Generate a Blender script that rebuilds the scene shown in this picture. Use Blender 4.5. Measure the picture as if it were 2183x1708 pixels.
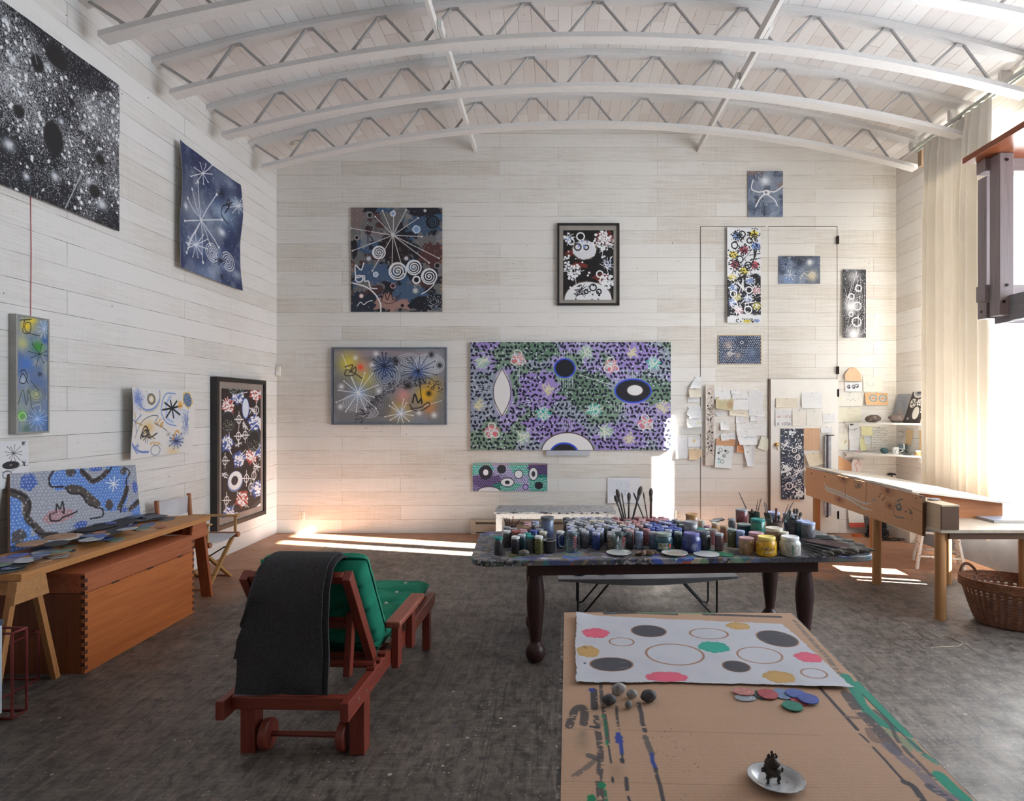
import bpy,bmesh,math,random
import numpy as np
from mathutils import Vector,Matrix,noise as mnoise
scene=bpy.context.scene
for o in list(bpy.data.objects):
 bpy.data.objects.remove(o,do_unlink=True)
COL=scene.collection
R=random.Random(7)
NR=np.random.RandomState(7)
PI=math.pi
# ------------------------------------------------------------------ camera
# Survey of the room: eye 1.68 m above the floor, optical axis along +Y (square to the rear wall).
FPX,VX,VY,EYE=1340.0,1190.0,868.0,1.68
cam_d=bpy.data.cameras.new('camera')
cam_d.sensor_fit='HORIZONTAL'
cam_d.sensor_width=36.0
cam_d.lens=36.0*FPX/2183.0
cam_d.shift_x=-(VX-1091.5)/2183.0
cam_d.shift_y=(VY-854.0)/2183.0
cam_d.clip_start=0.05
cam_d.clip_end=200
cam=bpy.data.objects.new('camera',cam_d)
COL.objects.link(cam)
cam.location=(0,0,EYE)
cam.rotation_euler=(PI/2,0,0)
scene.camera=cam
scene.view_settings.view_transform='Standard'
scene.view_settings.look='None'
scene.view_settings.gamma=1.0
scene.view_settings.use_curve_mapping=False
scene.cycles.max_bounces=8
scene.cycles.glossy_bounces=3
scene.cycles.transmission_bounces=4
scene.view_settings.exposure=1.46
# ------------------------------------------------------------------ daylight
world=bpy.data.worlds.new('sky')
scene.world=world
world.use_nodes=True
bg=world.node_tree.nodes['Background']
bg.inputs['Color'].default_value=(0.80,0.90,1.0,1)
bg.inputs['Strength'].default_value=4.6
XL,XR,YB,YF=-3.75,4.5,8.37,-2.6  # side walls, rear wall, wall behind the camera
SUN_DIR=Vector((-0.834,0.232,-0.5)).normalized()
sd=bpy.data.lights.new('sunlight','SPOT')
sd.energy=2.0e6
sd.color=(1.0,0.95,0.88)
sd.spot_size=math.radians(5.5)
sd.spot_blend=0.0
sd.shadow_soft_size=0.2
sun=bpy.data.objects.new('sunlight',sd)
COL.objects.link(sun)
sun.location=Vector((4.6,6.55,2.6))-SUN_DIR*50
sun.rotation_euler=SUN_DIR.to_track_quat('-Z','Y').to_euler()
def portal(name,loc,sx,sy,rot):
 d=bpy.data.lights.new(name,'AREA')
 d.shape='RECTANGLE'
 d.size,d.size_y=sx,sy
 d.cycles.is_portal=True
 o=bpy.data.objects.new(name,d)
 COL.objects.link(o)
 o.location=loc
 o.rotation_euler=rot
 # openings: side window by the curtain, long side window nearer the camera
W1=(5.60,7.50,0.62,4.52)
W2=(2.2,5.3,0.95,4.3)
portal('window_light',(XR+0.16,(W1[0]+W1[1])/2,(W1[2]+W1[3])/2),W1[3]-W1[2],W1[1]-W1[0],(0,PI/2,0))
portal('window_light',(XR+0.16,(W2[0]+W2[1])/2,(W2[2]+W2[3])/2),W2[3]-W2[2],W2[1]-W2[0],(0,PI/2,0))
# ------------------------------------------------------------------ helpers: points
def at(px,py,Y):
 return Vector(((px-VX)/FPX*Y,Y,EYE-(py-VY)/FPX*Y))
def at_z(px,py,z):
 Y=(EYE-z)*FPX/(py-VY)
 return at(px,py,Y)
def at_x(px,py,X):
 Y=X*FPX/(px-VX)
 return at(px,py,Y)
def back(px,py,off=0.0):
 return at(px,py,YB-off)
 # ------------------------------------------------------------------ helpers: colour and materials
def lin(c):
 out=[]
 for v in c[:3]:
  v=v/255.0
  out.append(v/12.92 if v<=0.04045 else((v+0.055)/1.055)**2.4)
 return tuple(out)
def rgba(c):
 return lin(c)+(1.0,)
MATS={}
class NT:
 def __init__(self,name):
  self.m=bpy.data.materials.new(name)
  self.m.use_nodes=True
  self.t=self.m.node_tree
  self.n=self.t.nodes
  self.b=self.n['Principled BSDF']
  self.out=self.n['Material Output']
 def add(self,kind,**kw):
  nd=self.n.new(kind)
  for k,v in kw.items():
   if k.startswith('i_'):
    nd.inputs[k[2:]].default_value=v
   else:
    setattr(nd,k,v)
  return nd
 def link(self,a,b):
  self.t.links.new(a,b)
 def coords(self,kind='Object',scale=(1,1,1),rot=(0,0,0)):
  tc=self.add('ShaderNodeTexCoord')
  mp=self.add('ShaderNodeMapping')
  mp.inputs['Scale'].default_value=scale
  mp.inputs['Rotation'].default_value=rot
  self.link(tc.outputs[kind],mp.inputs['Vector'])
  return mp.outputs['Vector']
 def noise(self,vec,scale,detail=4,rough=0.55,dist=0.0):
  nd=self.add('ShaderNodeTexNoise')
  nd.inputs['Scale'].default_value=scale
  nd.inputs['Detail'].default_value=detail
  nd.inputs['Roughness'].default_value=rough
  nd.inputs['Distortion'].default_value=dist
  if vec is not None:
   self.link(vec,nd.inputs['Vector'])
  return nd.outputs['Fac']
 def ramp(self,fac,stops,interp='LINEAR'):
  nd=self.add('ShaderNodeValToRGB')
  cr=nd.color_ramp
  cr.interpolation=interp
  while len(cr.elements)>1:
   cr.elements.remove(cr.elements[-1])
  for i,(p,c)in enumerate(stops):
   e=cr.elements[0]if i==0 else cr.elements.new(p)
   e.position=p
   e.color=c if len(c)==4 else rgba(c)
  self.link(fac,nd.inputs['Fac'])
  return nd.outputs['Color']
 def mix(self,fac,a,b,mode='MIX'):
  nd=self.add('ShaderNodeMix',data_type='RGBA',blend_type=mode)
  for sock,val in((nd.inputs[0],fac),(nd.inputs[6],a),(nd.inputs[7],b)):
   if hasattr(val,'links'):
    self.link(val,sock)
   elif isinstance(val,(int,float)):
    sock.default_value=val
   else:
    sock.default_value=rgba(val)
  return nd.outputs[2]
 def math(self,op,a,b=0.0,clamp=False):
  nd=self.add('ShaderNodeMath',operation=op,use_clamp=clamp)
  for i,v in enumerate((a,b)):
   if hasattr(v,'links'):
    self.link(v,nd.inputs[i])
   else:
    nd.inputs[i].default_value=v
  return nd.outputs[0]
 def bump(self,h,strength=0.3,dist=0.01):
  nd=self.add('ShaderNodeBump')
  nd.inputs['Strength'].default_value=strength
  nd.inputs['Distance'].default_value=dist
  self.link(h,nd.inputs['Height'])
  self.link(nd.outputs['Normal'],self.b.inputs['Normal'])
 def base(self,c):
  if hasattr(c,'links'):
   self.link(c,self.b.inputs['Base Color'])
  else:
   self.b.inputs['Base Color'].default_value=rgba(c)
 def rough(self,r):
  if hasattr(r,'links'):
   self.link(r,self.b.inputs['Roughness'])
  else:
   self.b.inputs['Roughness'].default_value=r
def mat(name,c,c2=None,scale=6,rough=0.6,metal=0.0,bump=0.0,bscale=60,stretch=(1,1,1),coat=0.0,lo=0.35,hi=0.65,specks=None):
 if name in MATS:
  return MATS[name]
 t=NT(name)
 vec=t.coords('Object',stretch)
 col=t.ramp(t.noise(vec,scale),[(lo,rgba(c)),(hi,rgba(c2 if c2 else[min(255,v*1.12)for v in c]))])
 if specks:
  sc,thr,cs=specks
  col=t.mix(t.ramp(t.noise(vec,sc,2),[(thr,(0,0,0,1)),(thr+0.02,(1,1,1,1))]),col,cs)
 t.base(col)
 t.rough(rough)
 t.b.inputs['Metallic'].default_value=metal
 if coat:
  t.b.inputs['Coat Weight'].default_value=coat
  t.b.inputs['Coat Roughness'].default_value=0.08
 if bump:
  t.bump(t.noise(vec,bscale),bump,0.004)
 MATS[name]=t.m
 return t.m
def wood(name,c1,c2,axis='Y',scale=1.0,rough=0.5,dark=None):
 """grain runs along AXIS in the object's own space"""
 if name in MATS:
  return MATS[name]
 t=NT(name)
 st={'X':(0.7,14,14),'Y':(14,0.7,14),'Z':(14,14,0.7)}[axis]
 vec=t.coords('Object',[s*scale for s in st])
 n1=t.noise(vec,2.2,6,0.6,1.2)
 col=t.ramp(n1,[(0.3,rgba(c1)),(0.7,rgba(c2))])
 n2=t.noise(vec,7,4,0.7)
 col=t.mix(t.ramp(n2,[(0.55,(0,0,0,1)),(0.8,(0.6,0.6,0.6,1))]),col,dark or[v*0.72 for v in c1])
 t.base(col)
 t.rough(rough)
 t.bump(n2,0.12,0.003)
 MATS[name]=t.m
 return t.m
def thin_glass(name,tint=(255,255,255),gloss=0.1):
 if name in MATS:
  return MATS[name]
 t=NT(name)
 tr=t.add('ShaderNodeBsdfTransparent')
 tr.inputs['Color'].default_value=rgba(tint)
 gl=t.add('ShaderNodeBsdfGlossy')
 gl.inputs['Roughness'].default_value=0.04
 fr=t.add('ShaderNodeLayerWeight')
 fr.inputs['Blend'].default_value=0.25
 f=t.math('ADD',t.math('MULTIPLY',fr.outputs['Facing'],0.5),gloss,True)
 mx=t.add('ShaderNodeMixShader')
 t.link(f,mx.inputs[0])
 t.link(tr.outputs[0],mx.inputs[1])
 t.link(gl.outputs[0],mx.inputs[2])
 t.link(mx.outputs[0],t.out.inputs['Surface'])
 MATS[name]=t.m
 return t.m
def cloth_translucent(name,c,c2,amount=0.4):
 t=NT(name)
 vec=t.coords('Object',(1,1,1))
 col=t.ramp(t.noise(vec,3),[(0.35,rgba(c)),(0.65,rgba(c2))])
 df=t.add('ShaderNodeBsdfDiffuse')
 tl=t.add('ShaderNodeBsdfTranslucent')
 t.link(col,df.inputs['Color'])
 t.link(col,tl.inputs['Color'])
 mx=t.add('ShaderNodeMixShader')
 mx.inputs[0].default_value=amount
 t.link(df.outputs[0],mx.inputs[1])
 t.link(tl.outputs[0],mx.inputs[2])
 t.link(mx.outputs[0],t.out.inputs['Surface'])
 return t.m
 # ------------------------------------------------------------------ helpers: objects
ROOTM={}
def setp(o,label=None,cat=None,group=None,kind=None):
 if label:
  o['label']=label
 if cat:
  o['category']=cat
 if group:
  o['group']=group
 if kind:
  o['kind']=kind
 return o
def thing(name,label,cat,loc=(0,0,0),rz=0.0,group=None):
 o=bpy.data.objects.new(name,None)
 o.empty_display_size=0.05
 COL.objects.link(o)
 o.location=loc
 o.rotation_euler=(0,0,rz)
 ROOTM[o.name]=Matrix.Translation(Vector(loc))@Matrix.Rotation(rz,4,'Z')
 return setp(o,label,cat,group)
def rot_to(d):
 """rotation whose local Z is along d"""
 return Vector(d).normalized().to_track_quat('Z','Y').to_matrix()
class MB:
 """collects shapes, links them as one mesh"""
 def __init__(self):
  self.v,self.f=[],[]
 def add(self,vs,fs):
  b=len(self.v)
  self.v+=[tuple(p)for p in vs]
  self.f+=[tuple(b+i for i in f)for f in fs]
  return self
 def box(self,c,s,rot=None):
  c=Vector(c)
  pts=[]
  for z in(-1,1):
   for y in(-1,1):
    for x in(-1,1):
     p=Vector((x*s[0]/2,y*s[1]/2,z*s[2]/2))
     if rot is not None:
      p=rot@p
     pts.append(c+p)
  return self.add(pts,[(0,2,3,1),(4,5,7,6),(0,1,5,4),(2,6,7,3),(0,4,6,2),(1,3,7,5)])
 def span(self,a,b):
  a,b=Vector(a),Vector(b)
  return self.box((a+b)/2,[abs(b[i]-a[i])for i in range(3)])
 def bar(self,p0,p1,w,h,up=(0,0,1)):
  """rectangular bar from p0 to p1: w across, h along `up`"""
  p0,p1=Vector(p0),Vector(p1)
  d=(p1-p0)
  L=d.length
  y=d.normalized()
  x=y.cross(Vector(up)).normalized()
  z=x.cross(y)
  rot=Matrix((x,y,z)).transposed()
  return self.box((p0+p1)/2,(w,L,h),rot)
 def tube(self,pts,r,n=10,cap=True,closed=False):
  pts=[Vector(p)for p in pts]
  m=len(pts)
  rs=r if isinstance(r,(list,tuple))else[r]*m
  vs,fs=[],[]
  ref=None
  for i,p in enumerate(pts):
   if closed:
    t=pts[(i+1)%m]-pts[i-1]
   else:
    t=pts[min(i+1,m-1)]-pts[max(i-1,0)]
   t.normalize()
   if ref is None:
    ref=t.orthogonal().normalized()
   ref=(ref-t*ref.dot(t))
   if ref.length<1e-6:
    ref=t.orthogonal()
   ref.normalize()
   b=t.cross(ref)
   for k in range(n):
    a=2*PI*k/n
    vs.append(p+(ref*math.cos(a)+b*math.sin(a))*rs[i])
  for i in range(m if closed else m-1):
   j=(i+1)%m
   for k in range(n):
    l=(k+1)%n
    fs.append((i*n+k,i*n+l,j*n+l,j*n+k))
  if cap and not closed:
   fs.append(tuple(range(n-1,-1,-1)))
   fs.append(tuple((m-1)*n+k for k in range(n)))
  return self.add(vs,fs)
 def lathe(self,prof,c=(0,0,0),n=24,rot=None,sx=1.0,sy=1.0):
  """profile [(radius, height)...] turned about local Z at c"""
  c=Vector(c)
  vs,fs=[],[]
  m=len(prof)
  for(r,z)in prof:
   for k in range(n):
    a=2*PI*k/n
    p=Vector((r*math.cos(a)*sx,r*math.sin(a)*sy,z))
    if rot is not None:
     p=rot@p
    vs.append(c+p)
  for i in range(m-1):
   for k in range(n):
    l=(k+1)%n
    fs.append((i*n+k,i*n+l,(i+1)*n+l,(i+1)*n+k))
  if prof[0][0]>1e-5:
   fs.append(tuple(range(n-1,-1,-1)))
  if prof[-1][0]>1e-5:
   fs.append(tuple((m-1)*n+k for k in range(n)))
  return self.add(vs,fs)
 def prism(self,poly,z0,z1,M=None):
  """poly in local XY (anticlockwise), extruded z0..z1, placed with matrix M"""
  n=len(poly)
  vs=[Vector((x,y,z0))for x,y in poly]+[Vector((x,y,z1))for x,y in poly]
  if M is not None:
   vs=[M@p for p in vs]
  fs=[tuple(range(n-1,-1,-1)),tuple(range(n,2*n))]
  fs+=[(i,(i+1)%n,n+(i+1)%n,n+i)for i in range(n)]
  return self.add(vs,fs)
 def build(self,name,m,parent=None,smooth=40,bevel=0.0,origin=None,subsurf=0):
  vs=[Vector(p)for p in self.v]
  loc=Vector((0,0,0))
  if parent is not None:
   Mi=ROOTM[parent.name].inverted()
   vs=[Mi@p for p in vs]
  else:
   if origin is None:
    a=np.array([tuple(p)for p in vs])
    lo,hi=a.min(0),a.max(0)
    origin=((lo[0]+hi[0])/2,(lo[1]+hi[1])/2,lo[2])
   loc=Vector(origin)
   vs=[p-loc for p in vs]
  me=bpy.data.meshes.new(name)
  me.from_pydata([tuple(p)for p in vs],[],self.f)
  me.validate()
  bm=bmesh.new()
  bm.from_mesh(me)
  bmesh.ops.recalc_face_normals(bm,faces=bm.faces)
  bm.to_mesh(me)
  bm.free()
  if m is not None:
   me.materials.append(m)
  if smooth:
   me.polygons.foreach_set('use_smooth',[True]*len(me.polygons))
   me.set_sharp_from_angle(angle=math.radians(smooth))
  o=bpy.data.objects.new(name,me)
  COL.objects.link(o)
  o.location=loc
  if parent is not None:
   o.parent=parent
   ROOTM[o.name]=ROOTM[parent.name]
  else:
   ROOTM[o.name]=Matrix.Translation(loc)
  if bevel:
   bv=o.modifiers.new('edge','BEVEL')
   bv.width=bevel
   bv.segments=2
   bv.limit_method='ANGLE'
   bv.angle_limit=math.radians(50)
   bv.harden_normals=False
  if subsurf:
   sb=o.modifiers.new('soft','SUBSURF')
   sb.levels=sb.render_levels=subsurf
  return o
def dup(root,loc,rz=0.0,label=None,group=None):
 r=root.copy()
 COL.objects.link(r)
 r.location=loc
 r.rotation_euler=(0,0,rz)
 if label:
  r['label']=label
 if group:
  r['group']=group
 for ch in list(root.children):
  c=ch.copy()
  COL.objects.link(c)
  c.parent=r
  for g in list(ch.children):
   d=g.copy()
   COL.objects.link(d)
   d.parent=c
 return r
def recolour(root,table):
 """give copies their own materials: {part name stem: material}"""
 for ch in root.children:
  st=ch.name.split('.')[0]
  if st in table:
   ch.material_slots[0].link='OBJECT'
   ch.material_slots[0].material=table[st]
ORD=['zeroth','first','second','third','fourth','fifth','sixth','seventh','eighth','ninth','tenth','eleventh','twelfth','thirteenth','fourteenth','fifteenth','sixteenth','seventeenth','eighteenth','nineteenth','twentieth']
for tens,w in((20,'twenty'),(30,'thirty'),(40,'forty'),(50,'fifty')):
 if tens>20:
  ORD.append(w[:-1]+'ieth')
 for k in range(1,10):
  ORD.append(w+'-'+ORD[k])
  # ------------------------------------------------------------------ the room
def board_mat(name,axes,row,length,base,alt,gap,reveal,brown,bumpy=0.25):
 """painted boards: axes = which world axes run along / across the boards"""
 t=NT(name)
 g=t.add('ShaderNodeNewGeometry')
 sp=t.add('ShaderNodeSeparateXYZ')
 t.link(g.outputs['Position'],sp.inputs[0])
 cb=t.add('ShaderNodeCombineXYZ')
 t.link(sp.outputs[axes[0]],cb.inputs[0])
 t.link(sp.outputs[axes[1]],cb.inputs[1])
 br=t.add('ShaderNodeTexBrick',offset=0.37,offset_frequency=2)
 t.link(cb.outputs[0],br.inputs['Vector'])
 br.inputs['Scale'].default_value=1.0
 br.inputs['Mortar Size'].default_value=0.0022
 br.inputs['Mortar Smooth'].default_value=0.4
 br.inputs['Brick Width'].default_value=length
 br.inputs['Row Height'].default_value=row
 br.inputs['Color1'].default_value=(0,0,0,1)
 br.inputs['Color2'].default_value=(1,1,1,1)
 br.inputs['Mortar'].default_value=(0.5,0.5,0.5,1)
 mp=t.add('ShaderNodeMapping')
 mp.inputs['Scale'].default_value=(1.3,30,1)
 t.link(cb.outputs[0],mp.inputs['Vector'])
 grain=t.noise(mp.outputs[0],2.0,6,0.65,0.6)
 mp2=t.add('ShaderNodeMapping')
 mp2.inputs['Scale'].default_value=(60,1.5,1)
 t.link(cb.outputs[0],mp2.inputs['Vector'])
 saw=t.noise(mp2.outputs[0],1.6,3,0.6)
 wide=t.noise(cb.outputs[0],0.8,2)
 rnd=br.outputs['Color']
 col=t.mix(rnd,base,alt)
 # thin paint: wood shows through along the grain, more on some boards
 m=t.math('ADD',t.math('MULTIPLY',grain,0.6),t.math('MULTIPLY',wide,0.35))
 m=t.math('ADD',m,t.math('MULTIPLY',rnd,0.15))
 m=t.math('ADD',m,t.math('MULTIPLY',saw,0.22))
 worn=t.ramp(m,[(0.62,(0,0,0,1)),(0.88,(reveal,reveal,reveal,1))])
 col=t.mix(worn,col,brown)
 nail=t.noise(cb.outputs[0],26,1)
 col=t.mix(t.ramp(nail,[(0.775,(0,0,0,1)),(0.80,(0.8,0.8,0.8,1))]),col,(70,62,55))
 gapm=t.math('MULTIPLY',br.outputs['Fac'],t.ramp(t.noise(cb.outputs[0],3,2),[(0.35,(0.25,0.25,0.25,1)),(0.6,(1,1,1,1))]))
 col=t.mix(gapm,col,gap)
 t.base(col)
 t.rough(0.62)
 h=t.math('SUBTRACT',t.math('MULTIPLY',grain,0.25),br.outputs['Fac'])
 t.bump(h,bumpy,0.004)
 return t.m
WALL_ALB,WALL_ALT=(231,228,223),(228,225,219)
m_back=board_mat('whitewashed_boards_rear',('X','Z'),0.1835,2.1,WALL_ALB,WALL_ALT,(150,138,124),0.6,(184,166,144))
m_left=board_mat('whitewashed_boards_side',('Y','Z'),0.1835,2.4,(231,229,227),(228,226,223),(95,86,78),0.5,(186,174,158))
m_ceil=board_mat('painted_ceiling_boards',('Y','X'),0.132,3.1,(230,227,225),(220,214,212),(104,86,72),0.25,(200,176,160))
def arc_z(x,ends,apex,half=4.125,cx=0.375):
 s=apex-ends
 Rr=(half*half+s*s)/(2*s)
 return apex-Rr+math.sqrt(max(Rr*Rr-(x-cx)**2,0))
CE,CA=4.90,5.50  # ceiling height at the side walls and at the crown
def ceil_z(x):
 return arc_z(x,CE,CA)
 # floor
def floor_mat():
 t=NT('worn_painted_floor')
 g=t.add('ShaderNodeNewGeometry')
 pos=g.outputs['Position']
 sp=t.add('ShaderNodeSeparateXYZ')
 t.link(pos,sp.inputs[0])
 def mapped(scale,rot=0.0,loc=(0,0,0)):
  mp=t.add('ShaderNodeMapping')
  mp.inputs['Scale'].default_value=scale
  mp.inputs['Rotation'].default_value=(0,0,rot)
  mp.inputs['Location'].default_value=loc
  t.link(pos,mp.inputs['Vector'])
  return mp.outputs[0]
 big=t.noise(pos,0.9,5,0.6)
 streak=t.noise(mapped((2.2,30,1),0.05),1.5,7,0.7)
 fine=t.noise(mapped((9,60,1),-0.1),2,5,0.7)
 lng=t.noise(mapped((34,1.6,1),-0.04),1.5,7,0.7)
 f1=t.math('ADD',t.math('MULTIPLY',big,0.5),t.math('MULTIPLY',streak,0.5))
 col=t.ramp(f1,[(0.36,(58,51,46)),(0.50,(94,86,79)),(0.64,(128,118,109))])
 col=t.mix(t.ramp(fine,[(0.42,(0,0,0,1)),(0.72,(0.65,0.65,0.65,1))]),col,(124,114,105))
 mott=t.noise(mapped((1,0.55,1)),17,6,0.75,0.4)
 col=t.mix(t.ramp(lng,[(0.34,(0.7,0.7,0.7,1)),(0.47,(0,0,0,1))]),col,(50,44,40))
 col=t.mix(t.ramp(lng,[(0.56,(0,0,0,1)),(0.70,(0.6,0.6,0.6,1))]),col,(146,134,122))
 col=t.mix(t.ramp(mott,[(0.40,(0.75,0.75,0.75,1)),(0.52,(0,0,0,1))]),col,(52,45,41))
 col=t.mix(t.ramp(mott,[(0.56,(0,0,0,1)),(0.72,(0.6,0.6,0.6,1))]),col,(140,129,119))
 # bare reddish wood round the edges of the room, where the dark paint stops
 w=t.math('MULTIPLY',t.math('SUBTRACT',t.noise(pos,2.2,4,0.65),0.5),1.6)
 def edge(a,sign,k):
  return t.math('ADD',t.math('MULTIPLY',t.math('SUBTRACT',a,k),sign),w)
 e1=edge(sp.outputs['X'],-1,-2.6)
 e2=edge(sp.outputs['Y'],1,7.6)
 e3=t.math('MINIMUM',edge(sp.outputs['X'],1,2.1),edge(sp.outputs['Y'],1,6.0))
 e=t.math('MAXIMUM',t.math('MAXIMUM',e1,e2),e3)
 bare=t.ramp(e,[(0.0,(0,0,0,1)),(0.5,(0.9,0.9,0.9,1))])
 redw=t.ramp(streak,[(0.3,(140,94,68)),(0.55,(178,128,96)),(0.75,(204,164,132))])
 ym=t.ramp(t.math('MULTIPLY',sp.outputs['Y'],0.1),[(0.45,(0,0,0,1)),(0.62,(1,1,1,1))])
 col=t.mix(t.math('MULTIPLY',bare,ym),col,redw)
 # scuffs and scratches in several directions
 for k,(rot,sc,thr,c,am)in enumerate(((0.5,(46,1.6,1),0.715,(162,152,143),0.6),(-0.75,(52,1.9,1),0.72,(154,145,136),0.55),(1.25,(60,2.4,1),0.722,(148,140,132),0.5),(0.15,(34,1.7,1),0.71,(40,37,36),0.7),(1.75,(38,2.2,1),0.72,(42,39,37),0.6),(2.3,(64,3.1,1),0.73,(170,162,152),0.55))):
  s=t.noise(mapped(sc,rot,(k*3.1,k*1.7,0)),1.0,3,0.6,0.8)
  col=t.mix(t.ramp(s,[(thr,(0,0,0,1)),(thr+0.03,(am,am,am,1))]),col,c)
  # paint drips
 vo=t.add('ShaderNodeTexVoronoi')
 vo.inputs['Scale'].default_value=13
 t.link(mapped((1,1,1)),vo.inputs['Vector'])
 spn=t.add('ShaderNodeSeparateColor')
 t.link(vo.outputs['Color'],spn.inputs[0])
 rad=t.math('MULTIPLY',t.math('SUBTRACT',spn.outputs[0],0.55),0.30)
 spot=t.math('GREATER_THAN',rad,vo.outputs['Distance'])
 pc=t.ramp(spn.outputs[1],[(0.0,(190,184,176)),(0.5,(168,160,152)),(0.72,(44,42,46)),(0.86,(60,72,110)),(0.93,(150,90,60)),(0.97,(186,180,172))],'CONSTANT')
 col=t.mix(t.math('MULTIPLY',spot,0.75),col,pc)
 vo2=t.add('ShaderNodeTexVoronoi')
 vo2.inputs['Scale'].default_value=48
 t.link(mapped((1,1,1),0.3),vo2.inputs['Vector'])
 sp2=t.add('ShaderNodeSeparateColor')
 t.link(vo2.outputs['Color'],sp2.inputs[0])
 spot2=t.math('GREATER_THAN',t.math('MULTIPLY',t.math('SUBTRACT',sp2.outputs[0],0.62),0.6),vo2.outputs['Distance'])
 col=t.mix(t.math('MULTIPLY',spot2,0.7),col,(176,169,161))
 # seams between the floor panels
 br=t.add('ShaderNodeTexBrick',offset=0.5)
 t.link(mapped((1,1,1),0.0,(0.35,0.2,0)),br.inputs['Vector'])
 br.inputs['Scale'].default_value=1
 br.inputs['Mortar Size'].default_value=0.004
 br.inputs['Brick Width'].default_value=1.9
 br.inputs['Row Height'].default_value=0.95
 col=t.mix(t.math('MULTIPLY',br.outputs['Fac'],0.6),col,(48,43,40))
 t.base(col)
 t.rough(t.ramp(t.noise(pos,4,4),[(0.3,(0.40,0.40,0.40,1)),(0.7,(0.62,0.62,0.62,1))]))
 t.b.inputs['Specular IOR Level'].default_value=0.5
 h=t.math('ADD',t.math('MULTIPLY',streak,0.5),t.math('MULTIPLY',t.noise(pos,38,4,0.6),0.5))
 t.bump(h,0.3,0.004)
 return t.m
def structure(mb,name,m,**kw):
 o=mb.build(name,m,**kw)
 o['kind']='structure'
 return o
T=0.15
structure(MB().span((XL-T,YF-T,-0.12),(XR+T,YB+T,0)),'floor',floor_mat(),smooth=0)
# rear wall with an arched top that meets the ceiling
xs=np.linspace(XL,XR,49)
poly=[(XL,0),(XR,0)]+[(x,ceil_z(x)+0.02)for x in xs[::-1]]
MY=Matrix(((1,0,0,0),(0,0,1,YB),(0,1,0,0),(0,0,0,1)))
structure(MB().prism(poly,0,T,MY),'wall_back',m_back,smooth=0)
structure(MB().span((XL-T,YF-T,0),(XL,YB+T,CE+0.06)),'wall_left',m_left,smooth=0)
# right wall: boards beside the rear corner, posts, low panel under the sills, header
m_rw=board_mat('whitewashed_boards_window_side',('Y','Z'),0.1835,2.4,(234,231,227),(226,221,215),(130,118,108),0.5,(188,172,152))
m_sill=mat('grey_painted_panel',(120,122,130),(132,134,140),rough=0.55)
rw=MB()
for a,b in(((W1[1],0),(YB+T,CE+0.06)),((W2[1],0),(W1[0],CE+0.06)),((YF-T,0),(W2[0],CE+0.06)),((W1[0],W1[3]),(W1[1],CE+0.06)),((W2[0],0),(W2[1],W2[2])),((W2[0],W2[3]),(W2[1],CE+0.06))):
 rw.span((XR,a[0],a[1]),(XR+T,b[0],b[1]))
structure(rw,'wall_right',m_rw,smooth=0)
structure(MB().span((XR,W1[0],0),(XR+T,W1[1],W1[2])),'baseboard_right',m_sill,smooth=0)
wf=MB().span((XL-T,YF-T,0),(XR+T,YF,CE+.06))
wf.prism([(XL,CE),(XR,CE)]+[(x,ceil_z(x)+0.02)for x in xs[::-1]],YF-T-YB,YF-YB,MY)
structure(wf,'wall_front',m_back,smooth=0)
# unseen pier added outside to keep the low sun off the long window
structure(MB().span((12.5,1.7,-.3),(12.9,3.25,10.8)),'added_sun_blocker',m_sill,smooth=0)
# ceiling: a shallow barrel vault of boards
cv,cf=[],[]
for j,y in enumerate((YF-T,YB+T)):
 for x in np.linspace(XL-T,XR+T,65):
  cv.append((x,y,ceil_z(x)))
for j,y in enumerate((YF-T,YB+T)):
 for x in np.linspace(XL-T,XR+T,65):
  cv.append((x,y,ceil_z(x)+0.12))
for i in range(64):
 cf.append((i,65+i,66+i,i+1))
 cf.append((130+i,131+i,196+i,195+i))
cf+=[(0,130,195,65),(64,129,194+65,194)]
cf+=[(i,i+1,131+i,130+i)for i in range(64)]+[(65+i,195+i,196+i,66+i)for i in range(64)]
structure(MB().add(cv,cf),'ceiling',m_ceil,smooth=30)
# windows
m_frame=mat('white_window_paint',(226,226,224),(236,236,233),rough=0.45)
m_glass=thin_glass('window_glass',gloss=0.03)
def window(name,plane,a0,a1,z0,z1,posts,rails,extra=()):
 """plane 'X' at XR+.08 or 'Y' at YF-.08; posts = [(centre, width)], rails = [(z, height)]"""
 def P(a,d,z):
  return(XR+0.075+d,a,z)if plane=='X' else(a,YF-0.075-d,z)
 mb=MB()
 for c,w in[(a0+0.03,0.06),(a1-0.02,0.04)]+list(posts):
  mb.span(P(c-w/2,-0.03,z0),P(c+w/2,0.03,z1))
 for z,h in[(z0+0.03,0.06),(z1-0.03,0.06)]+list(rails):
  mb.span(P(a0,-0.025,z-h/2),P(a1,0.025,z+h/2))
 for e in extra:
  mb.span(P(e[0],-0.03,e[2]),P(e[1],0.03,e[3]))
 o=structure(mb,name,m_frame,smooth=0)
 gl=MB().span(P(a0+0.03,-0.003,z0+0.03),P(a1-0.02,0.003,z1-0.03)).build('glass_pane',m_glass,o,smooth=0)
 gl['kind']='structure'
 return o
window('window_1','X',*W1,[(5.915,0.15)],[],[(7.38,7.5,3.35,4.52)])  # upper board by the jamb is added to cap the sun gap beside the curtain
window('window_2','X',*W2,[(3.2,0.08),(4.25,0.08)],[(2.6,0.08)])
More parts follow.
